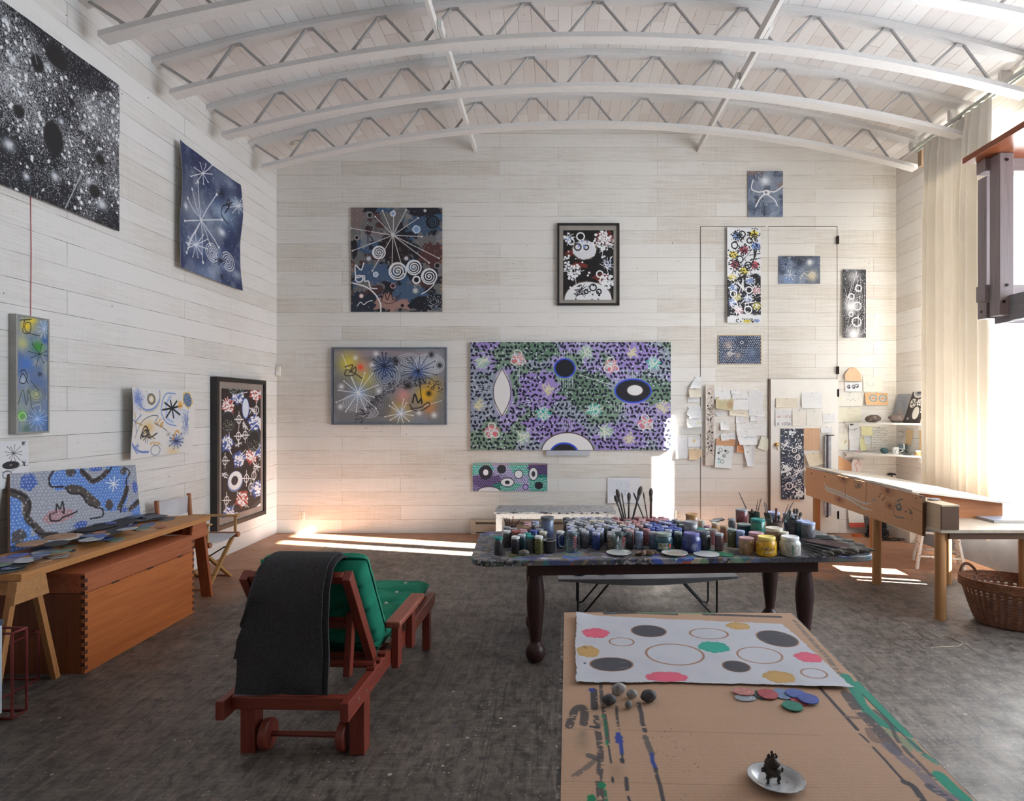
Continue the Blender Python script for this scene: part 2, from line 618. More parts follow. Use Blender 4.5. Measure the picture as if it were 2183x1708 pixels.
# doors in the rear wall: a full-height loading door outlined by seams and a small door hung in it
m_door=mat('white_door_paint',(232,229,223),(240,237,232),rough=0.5,scale=3)
m_seam=mat('dark_seam',(84,74,64),(110,98,86),rough=0.8)
def brect(x0,y0,x1,y1,d0,d1):
 a,b=back(x0,y0),back(x1,y1)
 s=(YB)/YB
 return(a.x,YB-d1,b.z),(b.x,YB-d0,a.z)
seams=MB()
for x0,y0,x1,y1 in((1492.4,483,1494,1136),(1493,482.4,1632,483.6),(1638,482.2,1785,483.6),(1783.6,483,1785.2,808)):
 seams.span(*brect(x0,y0,x1,y1,-0.001,0.002))
structure(seams,'trim_1',m_seam,smooth=0)
# the loading door's right leaf, a little proud of the boards
d2=structure(MB().span(*brect(1638,484,1783.6,806,-0.001,0.006)),'door_2',m_back,smooth=0)
d1=structure(MB().span(*brect(1641,809,1784.5,1135.5,-0.001,0.04)),'door_1',m_door,smooth=0,bevel=0.002)
e1=MB().span(*brect(1637.3,808,1641,1136,-0.001,0.028)).build('door_edge',wood('dark_door_edge',(92,74,60),(120,98,80),'Z'),d1,smooth=0)
e1['kind']='structure'
m_iron=mat('dark_iron',(52,48,46),(74,68,64),rough=0.5,metal=0.6)
m_brass=mat('worn_brass',(176,142,80),(200,168,104),rough=0.3,metal=0.9)
for par,ys in((d2,(513,790)),(d1,(838,1097))):
 for y in ys:
  a=back(1784,y)
  h=MB().span((a.x-0.012,YB-0.046,a.z-0.05),(a.x+0.012,YB-0.0395 if par is d1 else YB-0.0005,a.z+0.05))
  h.tube([(a.x,YB-0.05,a.z-0.052),(a.x,YB-0.05,a.z+0.052)],0.006,8)
  hh=h.build('hinge',m_iron,par,smooth=40)
  hh['kind']='structure'
k=back(1652.5,947)
kn=MB().lathe([(0.0,0.0),(0.024,0.001),(0.026,0.006),(0.009,0.012),(0.009,0.03),(0.02,0.036),(0.024,0.048),(0.016,0.058),(0,0.06)],(k.x,YB-0.04,k.z),20,rot_to((0,-1,0)))
kn.build('door_knob',m_brass,d1)['kind']='structure'
MB().tube([(k.x+0.003,YB-0.06,k.z-0.02),(k.x+0.006,YB-0.06,k.z-0.075)],0.005,6).build('key',m_brass,d1)['kind']='structure'
# ------------------------------------------------------------------ paint: brush marks laid on sheets as vertex colours
def vnoise(h,w,cell,seed,octaves=4):
 """smooth fractal noise 0..1, first cell size in pixels"""
 rs=np.random.RandomState(seed)
 out=np.zeros((h,w))
 amp,tot=1.0,0.0
 for _ in range(octaves):
  c=max(cell,1.0)
  gh,gw=int(h/c)+3,int(w/c)+3
  g=rs.rand(gh,gw)
  y,x=np.arange(h)/c,np.arange(w)/c
  yi,xi=y.astype(int),x.astype(int)
  fy,fx=y-yi,x-xi
  fy,fx=fy*fy*(3-2*fy),fx*fx*(3-2*fx)
  a=g[yi][:,xi]*(1-fx)+g[yi][:,xi+1]*fx
  b=g[yi+1][:,xi]*(1-fx)+g[yi+1][:,xi+1]*fx
  out+=amp*(a*(1-fy)[:,None]+b*fy[:,None])
  tot+=amp
  amp*=0.55
  cell/=2.0
 return out/tot
class Paint:
 def __init__(self,w,h,bg,fn=None,seed=1):
  """fn maps the caller's coordinates (photo or crop) to canvas pixels"""
  self.w,self.h=int(w),int(h)
  self.a=np.empty((self.h,self.w,3))
  self.a[:]=np.array(bg)/255.0
  self.fn=fn or(lambda x,y:(x,y))
  self.r=random.Random(seed)
  self.seed=seed
  self.wk=1.0
 def scale_at(self,x,y):
  a,b,c=self.fn(x,y),self.fn(x+1,y),self.fn(x,y+1)
  return abs(b[0]-a[0]),abs(c[1]-a[1])
 def _box(self,x0,y0,x1,y1):
  return max(int(x0),0),max(int(y0),0),min(int(x1)+2,self.w),min(int(y1)+2,self.h)
 def _blend(self,bx,m,col):
  x0,y0,x1,y1=bx
  m=np.clip(m,0,1)[...,None]
  self.a[y0:y1,x0:x1]=self.a[y0:y1,x0:x1]*(1-m)+np.array(col)/255.0*m
 def ell(self,x,y,rx,ry,col,al=1.0,soft=0.8,rough=0.0,rot=0.0,wd=None,fill=True):
  """filled ellipse, or a ring of width wd"""
  sx,sy=self.scale_at(x,y)
  cx,cy=self.fn(x,y)
  RX,RY=max(rx*sx,0.4),max(ry*sy,0.4)
  m0=max(RX,RY)*(1.3+rough)+3+(wd or 0)*sx
  bx=self._box(cx-m0,cy-m0,cx+m0,cy+m0)
  if bx[2]<=bx[0]or bx[3]<=bx[1]:
   return self
  Y,X=np.mgrid[bx[1]:bx[3],bx[0]:bx[2]]
  dx,dy=X-cx,Y-cy
  if rot:
   c,s=math.cos(rot),math.sin(rot)
   dx,dy=dx*c+dy*s,-dx*s+dy*c
  d=np.sqrt((dx/RX)**2+(dy/RY)**2)
  if rough:
   ang=np.arctan2(dy,dx)
   ph=self.r.random()*6
   d=d*(1+rough*(0.5*np.sin(5*ang+ph)+0.35*np.sin(11*ang+2*ph)+0.25*np.sin(19*ang+ph*3)))
  rr=min(RX,RY)
  if wd is not None:
   m=(wd*min(sx,sy)/2-np.abs(d-1)*rr)/soft+0.5
  else:
   m=(1-d)*rr/soft+0.5
  self._blend(bx,m*1.0 if al==1 else np.clip(m,0,1)*al,col)
  return self
 def ring(self,x,y,rx,ry,wd,col,al=1.0,**k):
  return self.ell(x,y,rx,ry,col,al,wd=wd,**k)
 def spray(self,x,y,r,col,al=0.8,ry=None):
  sx,sy=self.scale_at(x,y)
  cx,cy=self.fn(x,y)
  RX,RY=r*sx,(ry or r)*sy
  bx=self._box(cx-RX*2,cy-RY*2,cx+RX*2,cy+RY*2)
  if bx[2]<=bx[0]or bx[3]<=bx[1]:
   return self
  Y,X=np.mgrid[bx[1]:bx[3],bx[0]:bx[2]]
  d2=((X-cx)/RX)**2+((Y-cy)/RY)**2
  self._blend(bx,al*np.exp(-2.2*d2),col)
  return self
 def line(self,pts,wd,col,al=1.0,soft=0.9,taper=0.0,dry=0.0):
  q=[self.fn(*p)for p in pts]
  s=sum(self.scale_at(*pts[len(pts)//2]))/2
  W=max(wd*s*.82*self.wk,0.55)
  xs,ys=[p[0]for p in q],[p[1]for p in q]
  bx=self._box(min(xs)-W-2,min(ys)-W-2,max(xs)+W+2,max(ys)+W+2)
  if bx[2]<=bx[0]or bx[3]<=bx[1]:
   return self
  Y,X=np.mgrid[bx[1]:bx[3],bx[0]:bx[2]]
  best=np.full(X.shape,1e9)
  n=len(q)-1
  for i in range(n):
   (ax,ay),(bx_,by)=q[i],q[i+1]
   dx,dy=bx_-ax,by-ay
   L2=dx*dx+dy*dy+1e-9
   t=np.clip(((X-ax)*dx+(Y-ay)*dy)/L2,0,1)
   d=np.hypot(X-ax-t*dx,Y-ay-t*dy)
   if taper:
    d=d+W/2*taper*((i+t)/n)
   best=np.minimum(best,d)
  m=(W/2-best)/soft+0.5
  if dry:
   hh,ww=m.shape
   st=vnoise(hh,ww,5,self.r.randrange(9999),2)
   st=st*.7+.3*np.repeat(vnoise(hh,1,2,self.r.randrange(9999),1),ww,1)
   m=m*np.clip((st-.18-dry*.7)/.12+.35,0,1)
  self._blend(bx,np.clip(m,0,1)*al,col)
  return self
 def curve(self,pts,wd,col,al=1.0,**k):
  """smooth line through the points"""
  P=[pts[0]]+list(pts)+[pts[-1]]
  out=[]
  for i in range(1,len(P)-2):
   p0,p1,p2,p3=P[i-1:i+3]
   for s in range(6):
    t=s/6.0
    out.append(tuple(0.5*(2*p1[j]+(p2[j]-p0[j])*t+(2*p0[j]-5*p1[j]+4*p2[j]-p3[j])*t*t+(3*p1[j]-p0[j]-3*p2[j]+p3[j])*t**3)for j in(0,1)))
  out.append(pts[-1])
  return self.line(out,wd,col,al,**k)
 def spiral(self,x,y,r,turns,wd,col,al=1.0,ry=None,ph=0.0):
  n=int(turns*14)
  k=(ry or r)/r
  return self.line([(x+r*(i/n)*math.cos(ph+2*PI*turns*i/n),y+k*r*(i/n)*math.sin(ph+2*PI*turns*i/n))for i in range(n+1)],wd,col,al)
 def star(self,x,y,r,n,wd,col,al=1.0,tips=True,ry=None,ph=0.2,jit=0.25):
  k=(ry or r)/r
  for i in range(n):
   a=ph+2*PI*(i+self.r.uniform(-jit,jit))/n
   L=r*self.r.uniform(0.65,1.0)
   p=(x+L*math.cos(a),y+L*k*math.sin(a))
   self.line([(x,y),p],wd,col,al)
   if tips:
    self.ell(p[0],p[1],wd*0.9,wd*0.9,col,al)
  return self
 def dots(self,n,box,r0,r1,col,al=1.0,inside=None,power=1.0,cols=None):
  for _ in range(n):
   x,y=self.r.uniform(box[0],box[2]),self.r.uniform(box[1],box[3])
   if inside and not inside(x,y):
    continue
   r=r0+(r1-r0)*self.r.random()**power
   self.ell(x,y,r,r*self.r.uniform(0.85,1.15),self.r.choice(cols)if cols else col,al)
  return self
 def cluster(self,x,y,r,n,r0,r1,col,al=1.0,ry=None):
  k=(ry or r)/r
  for _ in range(n):
   a,d=self.r.uniform(0,2*PI),r*math.sqrt(self.r.random())
   q=self.r.uniform(r0,r1)
   self.ell(x+d*math.cos(a),y+k*d*math.sin(a),q,q,col,al)
  return self
 def hatch(self,x,y,r,n,wd,col,al=1.0,ry=None):
  """crossing strokes"""
  k=(ry or r)/r
  for _ in range(n):
   a=self.r.uniform(0,PI)
   ox,oy=self.r.uniform(-.4,.4)*r,self.r.uniform(-.4,.4)*r*k
   L=r*self.r.uniform(0.6,1)
   self.line([(x+ox-L*math.cos(a),y+oy-L*k*math.sin(a)),(x+ox+L*math.cos(a),y+oy+L*k*math.sin(a))],wd,col,al)
  return self
 def blobs(self,cell,lo,hi,col,al=1.0,seed=0,octv=4,mask=None):
  n=vnoise(self.h,self.w,cell,self.seed*31+seed,octv)
  m=np.clip((n-lo)/(hi-lo),0,1)*al
  if mask is not None:
   m=m*mask
  self._blend((0,0,self.w,self.h),m,col)
  return self
 def grain(self,amp=0.03,seed=3):
  rs=np.random.RandomState(seed)
  self.a=np.clip(self.a+(rs.rand(self.h,self.w,1)-0.5)*amp,0,1)
  return self
 def write(self,x0,y0,x1,y1,rows,col=(150,150,156),wd=2.0,al=0.8,fill=0.9):
  """handwriting-like marks in a box"""
  for i in range(rows):
   y=y0+(y1-y0)*(i+0.5)/rows
   hh=(y1-y0)/rows*0.32
   x=x0
   end=x1-(x1-x0)*self.r.uniform(0,1-fill+0.1)
   while x<end:
    wl=self.r.uniform(0.08,0.22)*(x1-x0)
    m=max(3,int(wl/(hh*1.2+0.01)))
    pts=[(x+wl*j/m,y+hh*self.r.uniform(-1,1))for j in range(m+1)]
    self.line(pts,wd,col,al)
    x+=wl*1.25
  return self
 GL={'G':[[(1,.2),(.6,0),(.2,.15),(0,.5),(.2,.85),(.6,1),(1,.8),(1,.55),(.6,.55)]],
 'O':[[(.5,0),(.1,.2),(0,.5),(.1,.8),(.5,1),(.9,.8),(1,.5),(.9,.2),(.5,0)]],
 'L':[[(0,0),(0,1),(.9,1)]],'D':[[(0,0),(0,1),(.5,1),(.95,.7),(.95,.3),(.5,0),(0,0)]],
 'E':[[(.9,0),(0,0),(0,1),(.9,1)],[(0,.5),(.7,.5)]],'N':[[(0,1),(0,0),(1,1),(1,0)]],
 'I':[[(.5,0),(.5,1)]],'T':[[(0,0),(1,0)],[(.5,0),(.5,1)]],'A':[[(0,1),(.5,0),(1,1)],[(.2,.65),(.8,.65)]],
 'U':[[(0,0),(0,.8),(.5,1),(1,.8),(1,0)]],'S':[[(1,.1),(.5,0),(.1,.2),(.5,.5),(.9,.75),(.5,1),(0,.9)]],
 'B':[[(0,0),(0,1),(.8,.85),(.8,.6),(0,.5),(.7,.35),(.7,.1),(0,0)]],'R':[[(0,1),(0,0),(.9,.1),(.9,.4),(0,.5),(1,1)]],
 'M':[[(0,1),(.1,0),(.5,.7),(.9,0),(1,1)]],'Y':[[(0,0),(.5,.5),(1,0)],[(.5,.5),(.5,1)]]}
 def text(self,s,x0,y0,x1,y1,col,wd,al=1.0):
  n=len(s)
  cw=(x1-x0)/n
  for i,ch in enumerate(s):
   for st in self.GL.get(ch,[]):
    self.line([(x0+cw*(i+0.1+0.72*px),y0+(y1-y0)*py)for px,py in st],wd,col,al)
  return self
def paint_mat(name,rough=0.55,bump=0.1,bscale=240,spec=0.4,coat=0.0):
 if name in MATS:
  return MATS[name]
 t=NT(name)
 at_=t.add('ShaderNodeAttribute',attribute_name='paint')
 t.link(at_.outputs['Color'],t.b.inputs['Base Color'])
 t.rough(rough)
 t.b.inputs['Specular IOR Level'].default_value=spec
 if coat:
  t.b.inputs['Coat Weight'].default_value=coat
 if bump:
  t.bump(t.noise(t.coords('Object'),bscale,3),bump,0.002)
 MATS[name]=t.m
 return t.m
def to_lin(a):
 return np.where(a<=0.04045,a/12.92,((np.clip(a,0,1)+0.055)/1.055)**2.4)
def sheet(name,P,img,thick=0.004,m=None,parent=None,edge_col=None,back_col=None,keep=None,hint=None,full_back=None):
 """P: h x w x 3 points of the painted face, rows downwards. A closed slab `thick` deep behind it. keep: h x w bool, cells left out for torn outlines"""
 h,w=P.shape[:2]
 P=np.asarray(P,float)
 du=np.gradient(P,axis=1)
 dv=np.gradient(P,axis=0)
 N=np.cross(dv,du)
 N/=np.linalg.norm(N,axis=2,keepdims=True)+1e-12
 if hint is not None and(N.reshape(-1,3)@np.array(hint)).mean()<0:
  N=-N
  flip=True
 else:
  flip=False
 Bk=P-N*thick
 idx=np.arange(h*w).reshape(h,w)
 cell=np.ones((h-1,w-1),bool)if keep is None else keep[:h-1,:w-1]
 q=np.stack([idx[:-1,:-1],idx[1:,:-1],idx[1:,1:],idx[:-1,1:]],-1)[cell]
 if flip:
  q=q[:,::-1]
 fr=q.tolist()
 verts=P.reshape(-1,3)
 lin_img=to_lin(img).reshape(-1,3)
 ec=to_lin(np.array(edge_col)/255.0)if edge_col is not None else None
 bc=to_lin(np.array(back_col if back_col is not None else(edge_col if edge_col is not None else(215,210,200)))/255.0)
 if full_back is None:
  Nm=N.reshape(-1,3)
  full_back=keep is not None or h*w<4000 or(Nm@Nm.mean(0)).min()<.9995
 off=h*w
 if full_back:
  verts2=np.concatenate([verts,Bk.reshape(-1,3)])
  cols=np.concatenate([lin_img,np.tile(bc,(h*w,1))])
  bq=(q[:,::-1]+off).tolist()
  # boundary edges of the kept cells
  es={}
  for f in fr:
   for k in range(4):
    e=(f[k],f[(k+1)%4])
    if(e[1],e[0])in es:
     del es[(e[1],e[0])]
    else:
     es[e]=1
  sides=[(a,a+off,b+off,b)for a,b in es]
  faces=fr+bq+sides
 else:
  ring=list(idx[0,:])+list(idx[1:,-1])+list(idx[-1,-2::-1])+list(idx[-2:0:-1,0])
  nb=len(ring)
  Bv=Bk.reshape(-1,3)[ring]
  verts2=np.concatenate([verts,verts[ring],Bv])
  e_cols=lin_img[ring]if ec is None else np.tile(ec,(nb,1))
  cols=np.concatenate([lin_img,e_cols,e_cols])
  s0,s1=off,off+nb
  sides=[(s0+i,s0+(i+1)%nb,s1+(i+1)%nb,s1+i)for i in range(nb)]
  bk=[tuple(s1+i for i in range(nb))]
  if flip:
   sides=[f[::-1]for f in sides]
   bk=[f[::-1]for f in bk]
  sides=[f[::-1]for f in sides]
  bk=[f[::-1]for f in bk]
  faces=fr+sides+[f[::-1]for f in bk]
 if parent is not None:
  Mi=np.array(ROOTM[parent.name].inverted())
  verts2=verts2@Mi[:3,:3].T+Mi[:3,3]
  loc=Vector((0,0,0))
 else:
  used=P.reshape(-1,3)
  lo,hi=used.min(0),used.max(0)
  loc=Vector(((lo[0]+hi[0])/2,(lo[1]+hi[1])/2,lo[2]))
  verts2=verts2-np.array(loc)
 me=bpy.data.meshes.new(name)
 me.from_pydata(verts2.tolist(),[],faces)
 me.polygons.foreach_set('use_smooth',[True]*len(me.polygons))
 me.update()
 ca=me.color_attributes.new('paint','FLOAT_COLOR','POINT')
 rgba_=np.ones((len(verts2),4),np.float32)
 rgba_[:,:3]=cols
 ca.data.foreach_set('color',rgba_.ravel())
 if keep is not None:
  bm=bmesh.new()
  bm.from_mesh(me)
  bmesh.ops.delete(bm,geom=[v for v in bm.verts if not v.link_faces],context='VERTS')
  bm.to_mesh(me)
  bm.free()
 me.set_sharp_from_angle(angle=math.radians(50))
 me.materials.append(m or paint_mat('matt_paint'))
 o=bpy.data.objects.new(name,me)
 COL.objects.link(o)
 o.location=loc
 if parent is not None:
  o.parent=parent
  ROOTM[o.name]=ROOTM[parent.name]
 else:
  ROOTM[o.name]=Matrix.Translation(loc)
 return o
def quad(tl,tr,br,bl,w,h):
 """flat grid of points between four corners"""
 tl,tr,br,bl=(np.array(p,float)for p in(tl,tr,br,bl))
 u=np.linspace(0,1,w)[None,:,None]
 v=np.linspace(0,1,h)[:,None,None]
 return(tl*(1-u)+tr*u)*(1-v)+(bl*(1-u)+br*u)*v
def crop(ox,oy,s):
 """crop pixel -> photo pixel"""
 return lambda x,y:(ox+x/s,oy+y/s)
def back_canvas(x0,y0,x1,y1,bg,res=1.15,cr=None,seed=1):
 """canvas on the rear wall given by its photo rectangle"""
 f=cr or(lambda x,y:(x,y))
 def fn(x,y):
  px,py=f(x,y)
  return(px-x0)*res,(py-y0)*res
 return Paint((x1-x0)*res,(y1-y0)*res,bg,fn,seed)
def back_points(x0,y0,x1,y1,p,off=0.012,wave=0.0,seed=0,curl=None):
 g=quad(back(x0,y0,off),back(x1,y0,off),back(x1,y1,off),back(x0,y1,off),p.w,p.h)
 if wave:
  n=vnoise(p.h,p.w,max(p.w,p.h)/3.0,seed+50,2)
  g[...,1]-=(n-0.3).clip(0)*wave
 if curl is not None:
  u=np.linspace(0,1,p.w)[None,:]
  v=np.linspace(0,1,p.h)[:,None]
  g[...,1]-=curl(u,v)
 return g
def side_canvas(Y0,Y1,z0,z1,bg,ppm,cr,seed=1,X=XL,dz=0.0):
 """canvas on a plane X = const; fn maps crop -> canvas"""
 W_,H_=(Y1-Y0)*ppm,(z1-z0)*ppm
 def fn(x,y):
  px,py=cr(x,y)
  Y=X*FPX/(px-VX)
  z=EYE-(py-VY)/FPX*Y
  return(Y-Y0)*ppm,(z1-z)*ppm
 return Paint(W_,H_,bg,fn,seed)
def side_points(Y0,Y1,z0,z1,p,off=0.012,wave=0.0,seed=0,curl=None,X=XL):
 g=quad((X+off,Y0,z1),(X+off,Y1,z1),(X+off,Y1,z0),(X+off,Y0,z0),p.w,p.h)
 if wave:
  n=vnoise(p.h,p.w,max(p.w,p.h)/3.0,seed+50,2)
  g[...,0]+=(n-0.3).clip(0)*wave
 if curl is not None:
  u=np.linspace(0,1,p.w)[None,:]
  v=np.linspace(0,1,p.h)[:,None]
  g[...,0]+=curl(u,v)
 return g
def frame_back(root,x0,y0,x1,y1,wpx,depth,m,name='frame'):
 """picture frame on the rear wall, photo rectangle outside, moulding wpx wide"""
 mb=MB()
 for a,b,c,d in((x0,y0,x1,y0+wpx),(x0,y1-wpx,x1,y1),(x0,y0+wpx,x0+wpx,y1-wpx),(x1-wpx,y0+wpx,x1,y1-wpx)):
  mb.span(*brect(a,b,c,d,0.004,depth))
 return mb.build(name,m,root,smooth=0,bevel=0.002)
WHITE,INK=(238,238,240),(28,26,30)
HINT_B,HINT_L=(0,-1,0),(1,0,0)
# ---- rear wall: unframed collage of grey, navy and maroon patches with a white starburst
c5=crop(680,400,2.512)
p=back_canvas(748,443,943,665,(112,111,112),1.5,c5,11)
p.blobs(70,.50,.53,(78,52,54),seed=1).blobs(60,.53,.56,(66,92,122),seed=2).blobs(64,.53,.56,(36,38,46),seed=3).blobs(48,.58,.62,(150,146,146),.7,seed=4)
p.ell(400,330,85,75,(44,34,38),rough=.25).ell(560,190,85,55,(66,88,114),rough=.3).ell(560,130,95,25,(38,40,50),rough=.3).ell(610,360,75,62,(88,56,56),rough=.25)
p.ell(300,460,120,50,(72,94,124),rough=.3).ell(560,600,100,60,(34,37,46),rough=.25).ell(230,620,95,60,(44,50,64),rough=.2).ell(390,610,90,45,(164,128,120),rough=.3).ell(200,150,45,70,(128,112,112),rough=.3).ell(470,560,90,40,(74,96,124),rough=.3)
p.dots(260,(170,105,660,668),1.2,2.4,(205,200,198),.8,power=2)
for q in((175,218),(300,155),(340,125),(400,125),(465,120),(530,163),(550,262),(588,402),(455,462),(390,420),(285,445),(180,338),(640,378)):
 p.line([(395,255),q],5,(214,210,208)).ell(q[0],q[1],5,5,(222,218,216))
for x,y,r,c in((420,447,45,WHITE),(507,427,38,WHITE),(588,475,40,WHITE),(320,347,33,WHITE),(607,185,32,INK)):
 p.spiral(x,y,r,3,7,c).ring(x,y,r,r,7,c)
p.curve([(622,490),(610,520),(580,550),(548,568)],6,WHITE).curve([(172,508),(250,530),(300,570),(328,620),(330,668)],9,WHITE)
for x,y,r,ci,co in((272,147,18,INK,(150,150,150)),(395,140,15,(140,170,210),WHITE),(520,224,22,(130,160,200),(190,205,225)),(203,268,14,INK,(170,160,158)),(266,380,18,(200,205,212),(110,110,115)),(466,378,16,(205,210,216),(90,84,86)),(632,417,18,INK,(140,130,130)),(303,464,15,(170,190,215),(220,226,232)),(520,493,22,INK,WHITE),(395,525,15,INK,(190,140,140)),(515,551,17,(200,205,208),(150,150,150)),(227,579,13,WHITE,(190,140,140)),(445,630,14,INK,(170,130,125)),(566,124,8,(200,190,190),(220,215,210))):
 p.ell(x,y,r,r,co,rough=.08).ell(x,y,r*.62,r*.62,ci)
p.curve([(240,402),(225,440),(195,415),(200,480),(240,470),(245,500),(265,500),(275,535),(310,540)],8,WHITE).ring(215,487,20,18,7,WHITE)
p.curve([(262,200),(262,300)],6,(40,28,30)).curve([(255,215),(285,212),(270,250),(290,285),(270,290)],6,(40,28,30))
p.curve([(335,600),(350,560),(365,600),(385,555),(395,600),(420,580)],6,(50,22,26)).curve([(332,605),(370,620),(410,605),(440,560)],4,(50,22,26)).curve([(205,632),(222,612),(240,625),(260,610),(285,604)],5,WHITE)
p.cluster(610,605,40,60,1.2,2.6,(215,220,225))
for e in((170,105,8),(655,105,6)):
 p.cluster(e[0]+4,380,10,40,3,9,(176,140,110),.5,ry=280)
p.grain(.05)
o=sheet('painting',back_points(748,443,943,665,p,.02,.012,1),p.a,.006,hint=HINT_B)
setp(o,'unframed canvas of grey, navy and maroon patches with white starburst on the rear wall','painting')
# ---- black-framed picture with two white moons
th=thing('framed_painting','black framed painting of white dot clusters and two pale moons on black','painting',(back(1254,652).x,YB,back(1254,652).z))
m_blackf=mat('black_lacquer',(30,27,26),(42,38,36),rough=.4)
frame_back(th,1188,478,1320,652,4.5,.05,m_blackf)
MB().span(*brect(1192,482,1316,648,.002,.03)).build('mount',mat('grey_linen',(150,142,134),(160,152,144),bump=.2),th,smooth=0)
p=back_canvas(1201,491,1308,639,(26,22,22),1.7,c5,12)
p.ell(1345,350,25,16,(110,44,36),rough=.3).ell(1390,415,45,14,(120,46,38),rough=.3).ell(1530,270,50,36,(108,40,34),rough=.3).ell(1510,480,40,22,(104,40,34),rough=.3)
p.ell(1421,333,66,54,(120,105,90),rough=.06).ell(1421,333,62,50,(222,222,226),rough=.05).ell(1440,600,128,100,(130,112,96),rough=.03).ell(1440,600,124,96,(228,228,230))
for x,y,r in((1385,318,17),(1430,320,12),(1350,290,15),(1400,262,20),(1502,462,17),(1520,497,18),(1430,555,10),(1497,555,12),(1466,533,17)):
 p.ring(x,y,r,r,7,INK if(300<y<345 and x>1360)or y>520 else WHITE)
for x,y,n,r in((1520,290,46,55),(1355,445,38,45),(1545,500,30,38),(1340,270,10,30),(1330,385,8,22)):
 p.cluster(x,y,r,n,5,7.5,(236,236,238))
p.dots(24,(1305,232,1572,590),4,6.5,(234,234,236))
p.hatch(1520,290,60,12,3.5,WHITE).hatch(1360,455,50,8,3.5,WHITE).hatch(1545,410,40,10,3.5,WHITE).hatch(1340,275,36,8,3.5,WHITE).hatch(1400,555,36,14,3,INK).hatch(1545,500,40,8,3.5,WHITE)
p.cluster(1540,410,28,14,2,4,(110,130,200)).cluster(1410,300,30,6,4,6,(120,150,210)).cluster(1345,275,24,8,2,4,(120,150,210)).cluster(1430,570,70,24,3,6,INK)
p.grain(.04)
sheet('canvas',back_points(1201,491,1308,639,p,.034),p.a,.004,parent=th,hint=HINT_B)
# ---- grey-framed airbrushed picture
th=thing('framed_painting','grey framed airbrushed painting with yellow glow and blue starbursts below the grey collage','painting',(back(831,905).x,YB,back(831,905).z))
frame_back(th,708.5,741,953.5,905.5,3,.045,mat('grey_metal_frame',(112,120,136),(124,132,148),rough=.4,metal=.3))
p=back_canvas(711,744,951,903,(124,124,128),1.6,c5,13)
p.blobs(60,.45,.7,(142,148,160),.6,1)
p.ell(330,890,330,16,(150,140,148),rough=.2)
p.spray(160,940,80,(232,214,70),.9).spray(250,1020,80,(220,205,80),.75).spray(440,1190,80,(226,170,50),.7).spray(575,1110,75,(240,180,30),.95).spray(610,1060,60,(225,170,60),.7).spray(450,1110,60,(215,150,140),.85).spray(590,1180,50,(225,140,80),.7).spray(230,960,60,(235,170,140),.7).spray(222,962,22,(250,80,50),1)
p.spray(610,940,90,(190,198,212),.6).spray(360,985,90,(60,84,130),.6).spray(530,980,60,(50,90,180),.9).spray(215,1100,60,(150,185,235),.9).spray(437,1205,45,(150,185,235),.9).spray(350,965,60,(50,84,160),.8)
for x,y,rx,ry,n,c in((350,1010,80,75,6,(190,196,206)),(590,945,80,55,7,(214,218,226)),(480,940,70,50,5,(206,212,222)),(330,1165,55,55,5,(74,76,84)),(200,1150,70,45,5,(200,206,214)),(265,1205,50,25,3,(196,202,212))):
 for k in range(n):
  p.ring(x,y,rx*(k+1)/n,ry*(k+1)/n,5,c,.6)
band=[(205,1245),(250,1195),(300,1140),(350,1090),(420,1055),(500,1040),(580,1045),(660,1075)]
for _ in range(420):
 i=p.r.randrange(len(band)-1)
 t_=p.r.random()
 x=band[i][0]*(1-t_)+band[i+1][0]*t_+p.r.uniform(-18,18)
 y=band[i][1]*(1-t_)+band[i+1][1]*t_+p.r.uniform(-28,28)
 p.ell(x,y,p.r.uniform(2,6),p.r.uniform(1.5,4),(52,52,58),.75)
p.star(530,980,110,15,3.5,(30,32,52),ry=90).star(350,955,75,16,5,(38,44,70)).star(210,1098,130,12,4,(238,240,244)).star(437,1208,90,11,4,(238,240,244))
p.line([(437,1208),(655,1140)],3,WHITE).line([(210,1098),(125,895)],4,WHITE).line([(530,980),(550,1150)],5,INK)
p.curve([(140,960),(180,950),(165,990),(195,960),(190,1000),(140,1005),(150,975),(200,1000),(230,1022)],7,(80,74,60)).curve([(500,1150),(512,1105),(530,1150),(545,1130),(550,1155)],9,INK).curve([(485,1160),(500,1180),(545,1175),(580,1150),(590,1165),(540,1195),(490,1185)],8,(70,60,50))
for x,y,r,c in((305,890,14,WHITE),(195,912,12,WHITE),(283,950,14,WHITE),(320,1090,15,WHITE),(120,1065,14,WHITE),(115,1172,14,WHITE),(615,1217,15,WHITE),(535,1205,13,WHITE),(412,930,15,INK),(600,895,14,INK),(645,952,13,INK),(475,1060,17,INK),(587,1102,14,INK)):
 p.spray(x,y,r*1.5,c,.95)
p.grain(.05)
sheet('canvas',back_points(711,744,951,903,p,.036),p.a,.02,parent=th,hint=HINT_B)
# ---- the wide canvas of black dashes on lavender, green and grey-blue
p=back_canvas(1003,729.5,1430,959.5,(152,160,178),1.5,c5,14)
p.blobs(110,.56,.60,(166,152,204),seed=5,octv=3).blobs(110,.53,.57,(126,152,132),seed=9,octv=3)
p.ell(900,840,70,30,(160,138,202),rough=.2).ell(1690,900,130,90,(156,136,200),rough=.2).ell(1180,1090,120,110,(158,138,202),rough=.2).ell(1240,1290,150,70,(156,136,200),rough=.2).ell(1800,1090,90,70,(112,140,118),rough=.2).ell(1430,1080,130,100,(106,134,112),rough=.2).ell(1170,870,110,60,(106,136,114),rough=.2).ell(1600,1340,150,80,(158,138,200),rough=.2)
OV=((980,1097,52,130),(1315,967,58,52),(1680,1088,102,68),(1330,1420,145,112))
free=lambda x,y:all(((x-a)/(c+8))**2+((y-b)/(d+8))**2>1 for a,b,c,d in OV)
